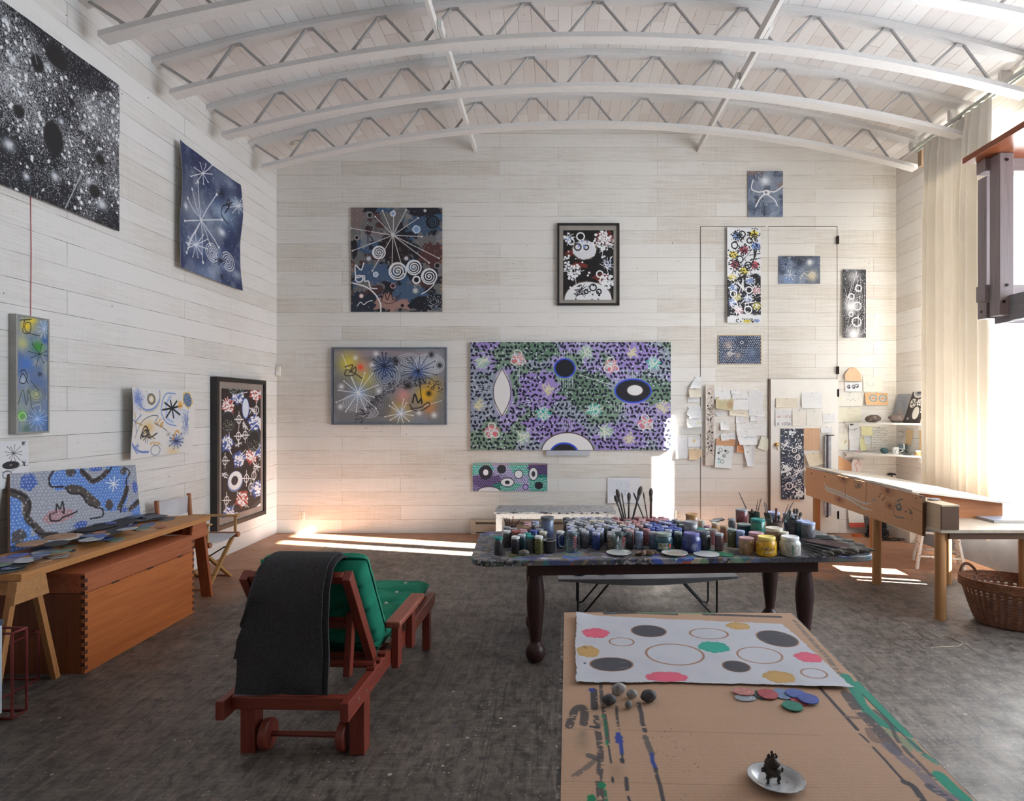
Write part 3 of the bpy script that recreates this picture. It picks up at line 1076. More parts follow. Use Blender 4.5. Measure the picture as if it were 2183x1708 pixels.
MOT=((875,938,(150,190,160),'w'),(1065,915,(225,110,120),'o'),(1428,882,(140,180,150),'w'),(1563,955,(228,112,122),'o'),(1678,880,(170,160,120),'t'),(1790,940,(60,180,170),'w'),(1225,1075,(150,150,110),'t'),(860,1165,(160,160,120),'t'),(1200,1210,(40,170,160),'w'),(1473,1190,(40,175,165),'w'),(925,1305,(230,112,124),'o'),(1095,1335,(150,185,150),'w'),(1535,1305,(140,180,150),'w'),(1745,1260,(230,112,124),'o'),(1660,1345,(160,160,130),'t'),(1835,1175,(160,160,120),'t'))
near=lambda x,y:any(math.hypot(x-a,y-b)<38 for a,b,_,_ in MOT)
sp_=23.5
for iy in range(int(580/sp_)+2):
 for ix in range(int(1075/sp_)+2):
  x=812+ix*sp_+(sp_/2 if iy%2 else 0)+p.r.uniform(-6,6)
  y=828+iy*sp_+p.r.uniform(-6,6)
  if not free(x,y)or near(x,y):
   continue
  a=p.r.uniform(0,PI)
  L=p.r.uniform(3.2,6.2)
  p.line([(x-L*math.cos(a),y-L*math.sin(a)),(x+L*math.cos(a),y+L*math.sin(a))],p.r.uniform(12,15),(30,33,50))
p.dots(560,(812,828,1885,1404),3.2,4.6,(206,219,228),.95,inside=free)
for x,y,c,k in MOT:
 if k!='t':
  p.ell(x,y,34,30,c,.9,rough=.3)
 p.cluster(x,y,34,16,4,6.5,(178,196,204)if k!='t' else(205,200,160))
 if k=='o':
  for a,b in((0,-28),(-18,16),(20,14)):
   p.ring(x+a,y+b,20,17,5,(228,228,222),rot=.5)
  p.hatch(x,y,46,3,3,(232,232,226))
 else:
  p.hatch(x,y,44 if k=='w' else 32,9,3.6,(226,230,214)if k=='w' else(222,216,178))
for x,y,wd,up in((1315,895,38,1),(1318,1042,38,1),(1690,1000,40,1),(1620,1180,40,1),(1330,1270,30,1)):
 for k in range(7):
  xx=x-wd+2*wd*k/6
  p.line([(xx,y-26),(xx+p.r.uniform(-4,4),y+26)],2.6,(206,214,222))
for a,b,c,d in((1120,985,1250,988),(1070,930,1075,1050),(1420,1010,1560,1055),(1120,1290,1230,1345),(1030,1165,1190,1140),(815,1060,925,1070),(815,1080,925,1095),(1390,1000,1570,1060)):
 p.line([(a,b),(c,d)],3,(214,220,222))
BR=(86,66,62)
ey=[(980+47*math.sin(PI*i/24)*(1 if i<=24 else 1),970+252*i/24)for i in range(25)]
lens=ey+[(980-47*math.sin(PI*i/24),970+252*i/24)for i in range(24,-1,-1)]
p.ell(980,1097,43,118,(232,230,230)).ell(980,1097,34,124,(232,230,230)).line(lens,5,BR)
p.ell(1315,967,58,53,(50,80,210)).ell(1315,967,50,46,(34,34,44)).ell(1680,1088,100,66,(50,80,210)).ell(1680,1088,92,58,(36,36,44)).ell(1690,1085,46,32,BR).ell(1690,1085,41,27,(236,234,234))
p.ell(1330,1420,144,112,BR).ell(1330,1420,138,106,(232,230,230)).ell(1312,1425,78,62,(50,80,210)).ell(1312,1427,70,55,(36,36,44))
o=sheet('painting',back_points(1003,729.5,1430,959.5,p,.045),p.a,.043,hint=HINT_B,edge_col=(170,168,172))
setp(o,'wide unframed canvas covered in black dashes on lavender and green with oval eyes','painting')
o=MB().span(*brect(1165,960.5,1257,971,.0,.055)).build('wall_ledge',mat('grey_ledge_paint',(178,182,192),(190,194,202)),smooth=0,bevel=.002)
setp(o,'narrow pale grey wooden ledge under the wide dashed canvas','ledge')
# ---- small dotted strip below it
p=back_canvas(1008,988,1167,1047,(150,140,190),1.9,c5,15)
p.ell(870,1510,60,50,(40,160,145),rough=.2).ell(1080,1500,60,40,(60,170,150),rough=.2).ell(1180,1590,60,60,(50,160,140),rough=.2).ell(1180,1500,60,40,(110,90,140),rough=.2).ell(920,1570,110,40,(120,100,150),rough=.2).ell(1010,1600,70,24,(60,160,140),rough=.2)
for iy in range(16):
 for ix in range(37):
  x,y=826+ix*11+(5 if iy%2 else 0)+p.r.uniform(-1.5,1.5),1484+iy*9+p.r.uniform(-1.5,1.5)
  dark=(y>1545 and x<970)or(x>1120 and y<1550)
  p.ell(x,y,3.3,2.8,(40,34,52)if dark else(222,232,232),.9)
for x,y,rx,ry,c1,c2,irx,iry in((893,1525,32,34,(54,52,62),WHITE,14,16),(977,1508,20,19,(60,58,66),None,0,0),(1068,1535,21,20,WHITE,None,0,0),(1147,1533,22,32,WHITE,(60,58,66),10,15),(1008,1578,34,21,WHITE,(54,52,60),13,10),(1176,1594,18,16,(46,44,54),None,0,0),(1105,1603,12,12,(190,160,220),None,0,0)):
 p.ell(x,y,rx+4,ry+4,(50,48,60)).ell(x,y,rx,ry,c1)
 if c2:
  p.ell(x,y,irx,iry,c2)
p.ell(910,1625,62,26,(54,52,60)).ell(910,1627,58,24,(228,226,230))
p.line([(826,1484),(1218,1482)],3,(190,150,130))
o=sheet('painting',back_points(1008,988,1167,1047,p,.012,curl=lambda u,v:.03*(np.abs(u-.5)*2)**3*(1-v*.6)+0*v),p.a,.003,hint=HINT_B)
setp(o,'small strip of green and violet dots with ringed eyes, pinned below the wide dashed canvas','painting')
# ---- right-hand group on the rear wall
c3=crop(1440,0,2.373)
p=back_canvas(1594,365,1669,463,(132,142,162),2.0,c3,16)
p.blobs(50,.45,.6,(92,104,128),.8,1).blobs(40,.56,.66,(70,78,96),.8,2).blobs(60,.6,.7,(150,120,104),.7,3)
p.spray(452,915,36,(240,244,248),1).spray(500,1050,60,(160,180,205),.6).spray(400,1060,40,(70,84,108),.7)
p.dots(240,(368,865,545,1098),.8,2.2,(214,222,230),.8,power=2)
p.curve([(392,912),(385,955),(420,972),(455,965),(500,970),(545,938)],7,WHITE).curve([(462,975),(430,1000),(405,1045)],8,WHITE).curve([(465,985),(500,1010),(515,1042)],6,WHITE).ell(460,974,18,14,WHITE).ell(457,974,7,6,(120,132,150)).curve([(440,1000),(448,1050),(447,1090)],2.5,INK)
p.curve([(390,880),(410,915),(415,885),(435,900),(438,870)],3,INK,.8)
p.grain(.05)
o=sheet('painting',back_points(1594,365,1669,463,p,.014,.014,3),p.a,.003,hint=HINT_B)
setp(o,'small grey-blue paper painting with a white looping figure, pinned above the loading door','painting')
p=back_canvas(1549,486,1621.5,689,(226,228,232),2.0,c3,17)
for x,y,c in((310,1195,(110,140,200)),(395,1185,(226,206,60)),(290,1290,(222,200,80)),(405,1245,(110,140,210)),(345,1265,(190,70,90)),(300,1340,(190,80,90)),(400,1340,(190,70,90)),(345,1370,(210,196,70))):
 p.ell(x,y,22,18,c,.85,rough=.2).cluster(x,y,34,40,2,4.2,INK)
p.hatch(310,1195,34,5,4,INK).hatch(395,1190,30,5,4,INK).hatch(400,1300,34,6,5,INK).hatch(345,1270,34,4,4,INK).hatch(300,1345,34,5,4,INK).hatch(345,1320,60,4,3,INK)
for x,y,r in((336,1186,16),(374,1217,13),(298,1242,16),(325,1312,16),(366,1342,16)):
 p.ring(x,y,r,r,6,INK)
mk=((vnoise(p.h,p.w,40,5)-.5)*.12+(np.arange(p.h)/p.h)[:,None])
m2=np.clip((mk-.49)/.02,0,1)*np.clip((.93-mk)/.02,0,1)
p._blend((0,0,p.w,p.h),m2,(32,32,38))
for x,y,c in((285,1405,(210,196,90)),(375,1420,(150,176,230)),(290,1455,(150,176,230)),(410,1470,(236,180,190)),(310,1505,(214,198,90)),(365,1510,(150,176,230)),(285,1530,(150,176,230)),(410,1548,(216,200,80)),(320,1570,(236,180,190))):
 p.ell(x,y,20,17,c,.8,rough=.25).cluster(x,y,28,22,2,4,WHITE)
p.dots(120,(260,1395,430,1610),1.2,3,WHITE)
for x,y,r in((371,1467,16),(292,1488,16),(296,1543,16),(366,1567,18)):
 p.ring(x,y,r,r,6,WHITE)
p.hatch(330,1450,34,6,5,WHITE).hatch(320,1575,32,5,4.5,WHITE).hatch(370,1520,40,4,4,WHITE)
p.cluster(360,1622,60,26,2,4,INK,ry=12).ell(360,1625,20,8,(220,200,60),.8).ell(410,1622,14,8,(120,140,200),.8)
o=sheet('painting',back_points(1549,486,1621.5,689,p,.014,curl=lambda u,v:.03*(1-u)**4+.012*v**3+0*u),p.a,.003,hint=HINT_B)
setp(o,'tall starry paper strip, half white and half black, pinned on the loading door','painting')
p=back_canvas(1660,545.5,1748.5,605,(96,108,130),2.0,c3,18)
p.blobs(60,.45,.62,(60,68,86),.85,1).blobs(50,.55,.7,(150,164,186),.7,2)
p.spray(557,1340,34,(150,175,215),.9).spray(678,1327,24,(240,240,236),1).spray(690,1395,40,(230,214,176),.9).spray(570,1415,40,(120,150,200),.8).spray(625,1325,34,(48,54,70),.8)
p.dots(150,(516,1294,734,1438),.8,1.8,(226,232,238),.9).star(557,1337,28,9,3,(40,44,58),jit=.1).star(580,1390,28,8,2.2,WHITE).curve([(632,1410),(650,1380),(668,1395),(690,1378),(705,1388)],4,(230,224,210))
for a in((516,1293,734,1293),(516,1439,734,1439),(515,1293,515,1439),(734,1293,734,1439)):
 p.line([(a[0],a[1]),(a[2],a[3])],7,(206,190,150))
p.grain(.05)
o=sheet('painting',back_points(1660,545.5,1748.5,605,p,.02),p.a,.004,hint=HINT_B)
setp(o,'small landscape-shaped night-sky painting with cream border on the loading door','painting')
p=back_canvas(1796,575,1846,720.5,(40,40,44),2.2,c3,19)
p.spray(890,1550,60,(236,236,238),1).spray(900,1400,50,(200,202,206),.8).spray(900,1690,60,(236,236,238),1).spray(930,1600,40,(30,30,34),.7)
p.dots(420,(845,1364,962,1708),.7,2.2,(236,236,238),.95,power=1.5)
for _ in range(16):
 p.line([(p.r.uniform(845,962),p.r.uniform(1362,1700)),(p.r.uniform(845,962),p.r.uniform(1362,1700))],2.2,WHITE,.8)
for x,y,r in((925,1458,15),(888,1500,14),(918,1548,20),(886,1590,11),(915,1628,22)):
 p.ring(x,y,r,r,5.5,WHITE)
p.grain(.06)
o=sheet('painting',back_points(1796,575,1846,720.5,p,.014,curl=lambda u,v:.035*(1-u)**3*(.4+.6*v)+0*v),p.a,.003,hint=HINT_B)
setp(o,'narrow black and white splattered paper strip beside the loading door hinge','painting')
c6=crop(1440,640,2.938)
p=back_canvas(1531,714,1624,777,(52,66,96),2.1,c6,20)
p.blobs(50,.5,.66,(30,38,58),.8,1)
p.spray(330,280,36,(190,150,130),.9).spray(390,345,30,(170,140,124),.8).spray(330,350,34,(150,124,112),.7).spray(480,330,36,(150,168,196),.5)
cx_,cy_=410,300
for k in range(22*16):
 x,y=278+(k%22)*12+(6 if(k//22)%2 else 0)+p.r.uniform(-2,2),230+(k//22)*11+p.r.uniform(-2,2)
 d=min(math.hypot(x-415,y-255),math.hypot(x-490,y-335))
 p.ell(x,y,1.3+min(2.4,d/24),1.1+min(2.1,d/26),(190,200,218),.85)
p.curve([(325,300),(350,290),(345,320),(325,330),(355,335),(375,330)],3.5,(232,226,220)).ring(342,335,13,10,3.5,(232,226,220)).ring(415,265,9,8,3,WHITE)
for a in((266,219,540,219),(266,401,540,401),(267,219,267,401),(537,219,537,401)):
 p.line([(a[0],a[1]),(a[2],a[3])],10,(214,188,140))
o=sheet('painting',back_points(1531,714,1624,777,p,.014),p.a,.008,hint=HINT_B,edge_col=(196,166,120))
setp(o,'small dark blue dotted painting with wooden strip border, below the starry paper strip','painting')
cd=crop(1640,770,5.695)
p=back_canvas(1664.5,914,1713.5,1064.5,(50,56,72),2.6,cd,21)
p.blobs(60,.5,.7,(72,82,104),.7,1)
p.spray(300,1430,60,(130,146,176),.6).spray(250,1020,60,(110,124,150),.5)
p.dots(300,(142,825,412,1670),4,9,(232,234,238),.95,power=1.6)
for x,y,n,r in((285,870,12,45),(205,1330,14,55),(345,1600,18,60),(200,1290,10,40)):
 p.cluster(x,y,r,n,9,17,(226,230,236))
p.hatch(205,1010,60,9,7,WHITE).hatch(350,1340,75,11,7,WHITE).cluster(305,1505,30,18,3,5,WHITE)
for x,y,r in((302,1082,26),(365,1045,20),(342,1167,30),(238,1512,40)):
 p.ring(x,y,r,r,12,WHITE).ell(x,y,6,6,WHITE)
p.line([(238,1500),(350,1360)],7,WHITE).line([(342,1195),(330,1285)],5,WHITE).line([(215,1240),(280,1305)],7,WHITE)
for _ in range(12):
 x,y=p.r.uniform(150,400),p.r.uniform(850,1650)
 p.line([(x,y),(x+p.r.uniform(-50,50),y+p.r.uniform(-50,50))],5,WHITE,.9)
p.grain(.05)
o=sheet('painting',back_points(1664.5,914,1713.5,1064.5,p,.052,curl=lambda u,v:.02*v**3+0*u),p.a,.003,hint=HINT_B)
setp(o,'long dark paper strip of white dots and ringed circles pinned on the small door','painting')
# grey slab in dark casing leaning on the door
th=thing('framed_painting','narrow speckled grey panel in a dark casing, leaning on the small door behind the plank','painting',(back(1768,1100).x,YB,.2))
M4=MB()
M4.span(*brect(1755.5,926.5,1758.5,1100,.06,.11)).span(*brect(1755.5,926.5,1771,928.5,.06,.11))
M4.build('casing',mat('dark_plum_casing',(56,40,46),(70,52,58)),th,smooth=0)
p=back_canvas(1759,929,1772,1100,(168,172,180),2.5,None,22)
p.blobs(12,.4,.7,(196,200,206),.7,1).dots(300,(1759,929,1772,1100),.2,.6,(130,136,146),.9)
sheet('canvas',back_points(1759,929,1772,1100,p,.1),p.a,.03,parent=th,hint=HINT_B)
# cream strip with black marks
cs=crop(1440,770,5.692)
p=back_canvas(1503.5,821,1522,992,(206,194,184),3.0,cs,23)
p.ring(413,370,32,36,4,(120,104,90)).ring(405,480,27,34,4,(120,104,90)).cluster(403,390,4,3,9,10,INK).line([(435,440),(385,540)],3,INK)
for _ in range(150):
 y=p.r.uniform(520,1120)
 x=p.r.uniform(375,455)
 p.line([(x,y),(x+p.r.uniform(-28,28),y+p.r.uniform(8,45))],3,INK,.85)
p.dots(26,(375,520,455,1110),5,12,INK).ell(436,440,9,10,INK)
o=sheet('drawing',back_points(1503.5,821,1522,992,p,.03,curl=lambda u,v:.02*(1-u)**2+0*v),p.a,.003,hint=HINT_B)
setp(o,'tall narrow cream paper strip of black ink scribbles pinned on the loading door','drawing')
# ------------------------------------------------------------------ side wall pictures
c1=crop(0,0,2.668)
m_night=paint_mat('dark_spatter_paint',.5,.15)
Y0,Y1,z0,z1=3.55,5.33,3.17,4.41
p=side_canvas(Y0,Y1,z0,z1,(34,35,42),250,c1,31)
H_,W_=p.h,p.w
rs=np.random.RandomState(4)
den=vnoise(H_,W_,90,77,3)
uu,vv=np.meshgrid(np.linspace(0,1,W_),np.linspace(0,1,H_))
for cxx,cyy,rr in((.9,.3,.22),(.55,.2,.2),(.72,.55,.2),(.95,.75,.16),(.45,.45,.25),(.62,.75,.2)):
 den=den+.25*np.exp(-((uu-cxx)**2+(vv-cyy)**2)/rr**2*2)
spk=rs.rand(H_,W_)<np.clip((den-.42)*1.1,.04,.6)
p._blend((0,0,W_,H_),spk*.9,(214,216,222))
for _ in range(2600):
 x,y=rs.randint(W_),rs.randint(H_)
 if rs.rand()<np.clip((den[y,x]-.35)*2.2,.05,1):
  f0=p.fn
  p.fn=lambda a,b:(a,b)
  q=.8+3.2*rs.rand()**4
  p.ell(x,y,q,q*rs.uniform(.8,1.2),(232,233,236))
  p.fn=f0
for x,y,r in((15,115,34),(50,335,40),(25,820,48),(447,720,26),(285,1000,34),(125,1000,30),(560,590,22),(250,380,30),(560,1160,44),(320,690,26),(480,1030,30)):
 p.spray(x,y,r,(226,230,236),.95)
for x,y,rx,ry in((305,325,66,64),(275,785,56,95),(78,630,32,34),(515,1085,30,36),(545,905,26,30),(190,360,36,50),(380,580,18,20)):
 p.ell(x,y,rx,ry,(36,34,36),soft=4)
p.line([(345,1180),(450,960)],7,(214,214,218),.85).line([(520,610),(545,740)],6,(214,214,218),.7)
f0=p.fn
p.fn=lambda a,b:(a,b)
for _ in range(12):
 x,y=rs.randint(W_),rs.randint(H_)
 p.line([(x,y),(x+rs.randint(-20,20),y+rs.randint(-40,40))],1.6,WHITE,.7)
p.fn=f0
o=sheet('painting',side_points(Y0,Y1,z0,z1,p,.02,.03,2),p.a,.005,m_night,hint=HINT_L)
setp(o,'large black night-sky canvas splattered with white specks, high on the long side wall','painting')
Y0,Y1,z0,z1=6.12,7.37,3.045,4.285
p=side_canvas(Y0,Y1,z0,z1,(44,56,96),230,c1,32)
p.blobs(80,.44,.58,(110,120,142),.9,1).blobs(70,.57,.68,(40,50,86),.8,2)
for x,y,r,c,a in((1060,1180,130,(120,126,140),.7),(1130,1240,75,(196,208,226),.8),(1125,1250,40,(60,76,110),.8),(1260,1220,70,(150,176,206),.8),(1320,1160,40,(190,210,230),.8),(1250,1320,24,(226,232,240),1),(1025,1170,20,(226,232,240),1),(1290,1040,40,(150,164,190),.8),(1100,1390,60,(160,176,206),.8),(1240,1480,55,(150,176,220),.8),(1180,1560,60,(170,186,210),.7),(1330,1560,34,(190,200,214),.7),(1110,1540,50,(130,146,176),.6),(1230,1000,60,(130,140,160),.6)):
 p.spray(x,y,r*1.35,c,a)
p.spray(1240,1100,16,(24,28,46),1,26).spray(1240,1480,22,(40,60,110),.9).spray(1242,1572,14,(24,28,46),1,20)
p.dots(520,(985,810,1355,1650),1,2.6,(206,216,230),.7,power=2)
for q in((1105,1035),(1065,1075),(1035,1125),(1025,1255),(1045,1390),(1030,1435),(1135,1490),(1235,1405),(1250,1248),(1212,1105),(1180,1390)):
 p.line([(1127,1250),q],5.5,(220,222,228)).ell(q[0],q[1],6,8,(224,226,230))
p.star(1130,985,80,9,4,WHITE).star(1095,1390,80,10,4,WHITE).star(1330,1170,60,9,3,WHITE)
for x,y in((1190,1435),(1285,1485)):
 for k in(1,2,3,4):
  p.ring(x,y,9*k,13*k,5,WHITE,.9)
p.curve([(1285,1275),(1245,1220),(1250,1170),(1280,1170),(1262,1210),(1285,1170),(1280,1130),(1270,1160),(1300,1150)],6,(20,24,40)).star(1242,1480,40,14,4,(24,30,56))
p.grain(.04)
o=sheet('painting',side_points(Y0,Y1,z0,z1,p,.02,.05,5,curl=lambda u,v:.05*(1-u)**6+.025*np.sin(v*7)*u),p.a,.004,m_night,hint=HINT_L)
setp(o,'dark blue square canvas with white starbursts, high on the side wall beside the corner','painting')
# upright narrow framed picture
c4=crop(0,620,2.847)
th=thing('framed_painting','narrow upright yellow, green and blue painting in a pale metal tray frame','painting',(XL,4.42,1.495))
Xf=XL+.055
mb=MB()
ya,yb,za,zb=4.287,4.567,1.495,2.318
for a,b in(((XL,ya,za),(Xf,ya+.012,zb)),((XL,yb-.012,za),(Xf,yb,zb)),((XL,ya+.012,za),(Xf,yb-.012,za+.012)),((XL,ya+.012,zb-.012),(Xf,yb-.012,zb))):
 mb.span(a,b)
mb.build('frame',mat('silver_tray_frame',(150,148,144),(168,166,160),rough=.4,metal=.4),th,smooth=0,bevel=.001)
p=side_canvas(ya+.014,yb-.014,za+.014,zb-.014,(120,136,166),520,c4,33,X=XL+.05)
p.blobs(90,.45,.6,(168,172,160),.7,1).blobs(80,.5,.65,(84,110,164),.7,2)
for x,y,r,c,a in((160,215,50,(240,204,40),1),(195,180,40,(240,210,60),.9),(140,320,50,(196,196,120),.8),(230,340,50,(60,150,50),.95),(270,300,34,(50,90,170),.8),(160,440,55,(70,120,200),.85),(140,540,40,(190,200,214),.8),(215,630,50,(196,196,130),.85),(110,640,30,(150,160,130),.6),(130,750,38,(90,180,60),.95),(235,780,55,(80,140,220),.9),(240,505,18,(40,46,60),.9),(270,210,40,(120,160,215),.7),(160,835,40,(70,110,90),.7)):
 p.spray(x,y,r,c,a)
p.star(238,385,75,8,4,(36,48,44)).star(225,775,75,13,3,(196,214,240)).curve([(120,180),(190,175)],6,(60,56,40)).curve([(150,180),(140,250),(180,255),(185,200),(155,200),(160,250),(240,275)],6,(60,56,40))
p.curve([(125,490),(150,480),(165,520),(150,560),(120,550),(140,500),(170,560)],6,(28,34,44)).curve([(185,545),(235,605)],5,(40,48,52)).curve([(110,690),(140,600),(160,690),(175,600),(195,720)],8,(84,92,84),.8)
for k in(1,2,3):
 p.ring(220,625,18*k,17*k,5,(110,116,90),.7)
p.curve([(115,755),(140,735),(160,765),(130,785),(115,760)],6,(190,236,150)).curve([(195,700),(240,690),(245,740)],4,(200,214,190))
for k in range(9):
 a=k*.7
 p.line([(265,235),(265+40*math.cos(a),235+55*math.sin(a))],9,(190,206,226),.6)
p.grain(.04)
sheet('canvas',side_points(ya+.012,yb-.012,za+.012,zb-.012,p,.05),p.a,.03,parent=th,hint=HINT_L)
# ink sketch on paper, cut off by the frame edge of the view
Y0,Y1,z0,z1=4.12,4.43,1.13,1.45
p=side_canvas(Y0,Y1,z0,z1,(226,226,230),420,c4,34)
p.star(68,985,58,12,3,(50,50,56)).ell(52,1057,50,24,(60,60,66),.6)
for k in range(8):
 p.ring(52,1057,48-k*5,22-k*2.2,3,(40,40,46))
p.hatch(125,925,16,8,2.5,INK).hatch(130,1045,16,8,2.5,INK).ring(30,1115,26,24,4,(50,50,56)).curve([(0,1100),(60,1090),(110,1060),(160,1060)],3,(60,60,66))
for k in range(7):
 p.line([(20+12*k,1165),(60+10*k,1120)],3,(60,60,66))
o=sheet('drawing',side_points(Y0,Y1,z0,z1,p,.014,.01,1),p.a,.002,hint=HINT_L)
setp(o,'white paper with a black ink star and scribbled oval, pinned above the dotted canvas','drawing')
# white paper with blue and ochre marks
Y0,Y1,z0,z1=5.385,6.40,1.228,1.852
p=side_canvas(Y0,Y1,z0,z1,(226,224,222),330,c4,35)
BL=(92,122,196)
p.spray(790,660,60,(120,140,214),.6).spray(1040,740,70,(180,196,230),.5)
for _ in range(220):
 x,y=p.r.gauss(785,26),p.r.gauss(650,34)
 p.line([(x,y),(x+7,y+7)],3,BL,.7)
p.ring(888,657,22,28,15,(128,122,112)).ring(888,657,12,16,5,(226,190,80),.8)
for k,c in((0,BL),(1,(160,180,226)),(2,(214,190,130))):
 p.curve([(800,690+8*k),(850,722+6*k),(905,710+8*k),(940,660+8*k),(946,610+6*k)],10-2*k,c,.8)
p.curve([(1040,625),(985,625),(955,680),(950,740),(985,800),(1040,818)],8,(120,150,210),.9).curve([(1010,640),(980,690),(985,770),(1020,795)],16,(150,176,226),.7)
p.star(1012,712,68,8,11,(34,38,42),tips=False,ph=.6,jit=.1)
p.ell(1065,692,14,24,(232,172,80),.8,rough=.2).ell(1113,662,30,50,(220,184,90),.8,rough=.15).ell(1113,662,23,40,(110,134,170),.9,rough=.15)
p.cluster(1113,662,24,40,2,4,(80,104,150),ry=40)
for a in range(6):
 p.line([(770+62*math.cos(a*1.05+.3),795+62*math.sin(a*1.05+.3)),(770,795)],10,(100,128,190)if a%2 else(190,160,100),.8)
p.spray(870,830,55,(222,180,100),.8)
p.curve([(775,890),(820,800),(880,760),(930,760),(910,800),(950,820),(990,850)],4,(60,64,70)).curve([(820,890),(850,820),(880,870),(830,880),(860,840),(880,890),(930,862)],9,(40,42,44)).curve([(840,905),(880,880),(920,895)],8,(150,130,80),.8).hatch(865,870,40,7,4,(60,60,60))
p.cluster(945,800,26,40,2,4,(206,150,70),.8).cluster(925,925,40,40,2,4,(214,160,80),.7,ry=12)
p.curve([(745,925),(790,960),(830,975),(880,975)],14,BL,.8).curve([(745,935),(800,985)],8,BL,.8).ring(925,965,28,30,5,(130,140,160)).hatch(795,940,20,6,3,BL)
p.spray(1050,910,45,(90,116,190),.9).star(1050,910,55,11,4,(40,52,90)).curve([(1030,900),(1045,850),(1065,860)],12,(214,160,70),.8).spray(1030,975,50,(226,190,120),.6)
for _ in range(14):
 p.curve([(1095+p.r.uniform(-22,22),790+p.r.uniform(-70,90))for _k in range(4)],2.5,(90,116,180),.6)
p.spray(1000,868,16,(150,150,140),.8)
o=sheet('painting',side_points(Y0,Y1,z0,z1,p,.03,.02,8,curl=lambda u,v:.07*(1-u)**7+.01*np.sin(v*5)),p.a,.003,hint=HINT_L)
setp(o,'white paper painting with loose blue and ochre marks pinned to the side wall','painting')
# tall black frame near the corner
th=thing('framed_painting','tall deep black framed painting of white rings and red and blue bursts beside the corner','painting',(XL,7.34,.33))
Xf=XL+.077
ya,yb,za,zb=6.77,7.91,.335,2.01
mb=MB()
wf_=.05
for a,b in(((XL,ya,za),(Xf,ya+wf_,zb)),((XL,yb-wf_,za),(Xf,yb,zb)),((XL,ya+wf_,za),(Xf,yb-wf_,za+wf_)),((XL,ya+wf_,zb-wf_),(Xf,yb-wf_,zb))):
 mb.span(a,b)
mb.build('frame',m_blackf,th,smooth=0,bevel=.002)
MB().span((XL+.004,ya+wf_,za+wf_),(Xf-.02,yb-wf_,zb-wf_)).build('mount',mat('taupe_linen',(146,134,128),(156,144,138),bump=.2),th,smooth=0)
ins=.125
p=side_canvas(ya+ins,yb-ins,za+ins,zb-ins,(52,42,40),260,c4,36,X=Xf-.012)
RD,BU=(196,84,76),(76,104,186)
for x,y,c in((1385,700,RD),(1555,620,RD),(1445,640,BU),(1545,800,BU),(1378,925,BU),(1525,1000,RD),(1450,1020,BU),(1560,1200,BU),(1470,1260,RD),(1388,1350,BU),(1590,970,BU)):
 p.ell(x,y,36,46,c,.85,rough=.25).cluster(x,y,32,30,4,6.5,WHITE,ry=42).hatch(x,y,46,4,4,WHITE,ry=60)
for x,y,rx,ry in((1383,790,40,55),(1540,910,36,62),(1432,585,44,40)):
 p.ell(x,y,rx+5,ry+5,(90,110,120),.7).ell(x,y,rx,ry,(40,38,40)).cluster(x,y+ry*.5,rx,40,1.5,3,(190,200,170),.8,ry=ry*.6)
p.ell(1490,715,22,64,BU).ell(1490,712,19,58,(214,224,238)).ell(1430,580,18,16,WHITE)
p.ell(1428,1155,46,62,(120,140,190)).ell(1428,1150,42,55,WHITE).ell(1424,1150,20,28,(60,56,60)).ell(1590,1330,74,74,(70,68,66)).ell(1596,1345,58,66,WHITE)
p.ell(1600,812,28,50,WHITE).ell(1602,812,18,38,(60,56,58))
for x,y in((1450,780),(1555,725),(1447,882),(1487,875),(1366,1030),(1495,1137),(1540,1120),(1522,1190),(1375,1270)):
 p.ring(x,y,13,24,6,WHITE).line([(x,y-48),(x,y+48)],5,WHITE)
 if x<1500:
  p.line([(x-26,y),(x+26,y)],5,WHITE)
for x,y in((1530,725),(1447,935),(1360,1115),(1553,1065),(1480,820)):
 p.hatch(x,y,24,4,5,WHITE).cluster(x,y,20,12,1.5,3,(210,214,216))
p.grain(.04)
sheet('canvas',side_points(ya+ins,yb-ins,za+ins,zb-ins,p,.077-.012),p.a,.004,parent=th,hint=HINT_L)
# polka-dot canvas leaning on the wall, standing on the plank table
c7=crop(0,980,3.285)
TZ=.722  # top of the plank table
tl,tr,br_,bl=(XL+.03,4.264,1.228),(XL+.03,5.53,1.174),(XL+.15,5.42,TZ+.002),(XL+.15,4.13,TZ+.002)
p=Paint(330,165,(150,156,170),None,37)
def fn7(x,y):
 u=(x-70)/885.0
 v=(y-(98-62*u))/(490+u*(-62))
 return u*330,v*165*(1.0)
p.fn=fn7
BLU,GRY,BRN,DK=(88,132,206),(156,160,172),(84,76,72),(40,36,44)
p.ell(420,160,130,90,BLU,rough=.1).ell(620,120,190,80,BLU).ell(650,220,160,100,BLU).ell(740,300,120,90,BLU).ell(770,160,110,110,BLU).ell(620,90,80,55,GRY,rough=.1)
p.ell(90,420,100,190,BLU).ell(90,540,100,80,BLU).ell(250,560,130,70,BLU).ell(400,320,150,110,GRY).ell(560,390,100,60,GRY).ell(240,300,110,150,GRY).ell(180,130,70,70,GRY).ell(930,380,60,60,BLU)
for q,wd in(([(75,215),(130,240),(165,290),(160,350)],60),([(160,350),(170,400),(215,450),(240,490)],46),([(430,210),(500,225),(560,280),(610,330)],70),([(520,90),(560,130),(590,160),(650,140),(710,90)],46),([(860,220),(830,290),(780,370)],46),([(240,500),(330,515)],46),([(870,385),(950,330)],50)):
 p.curve(q,wd,BRN)
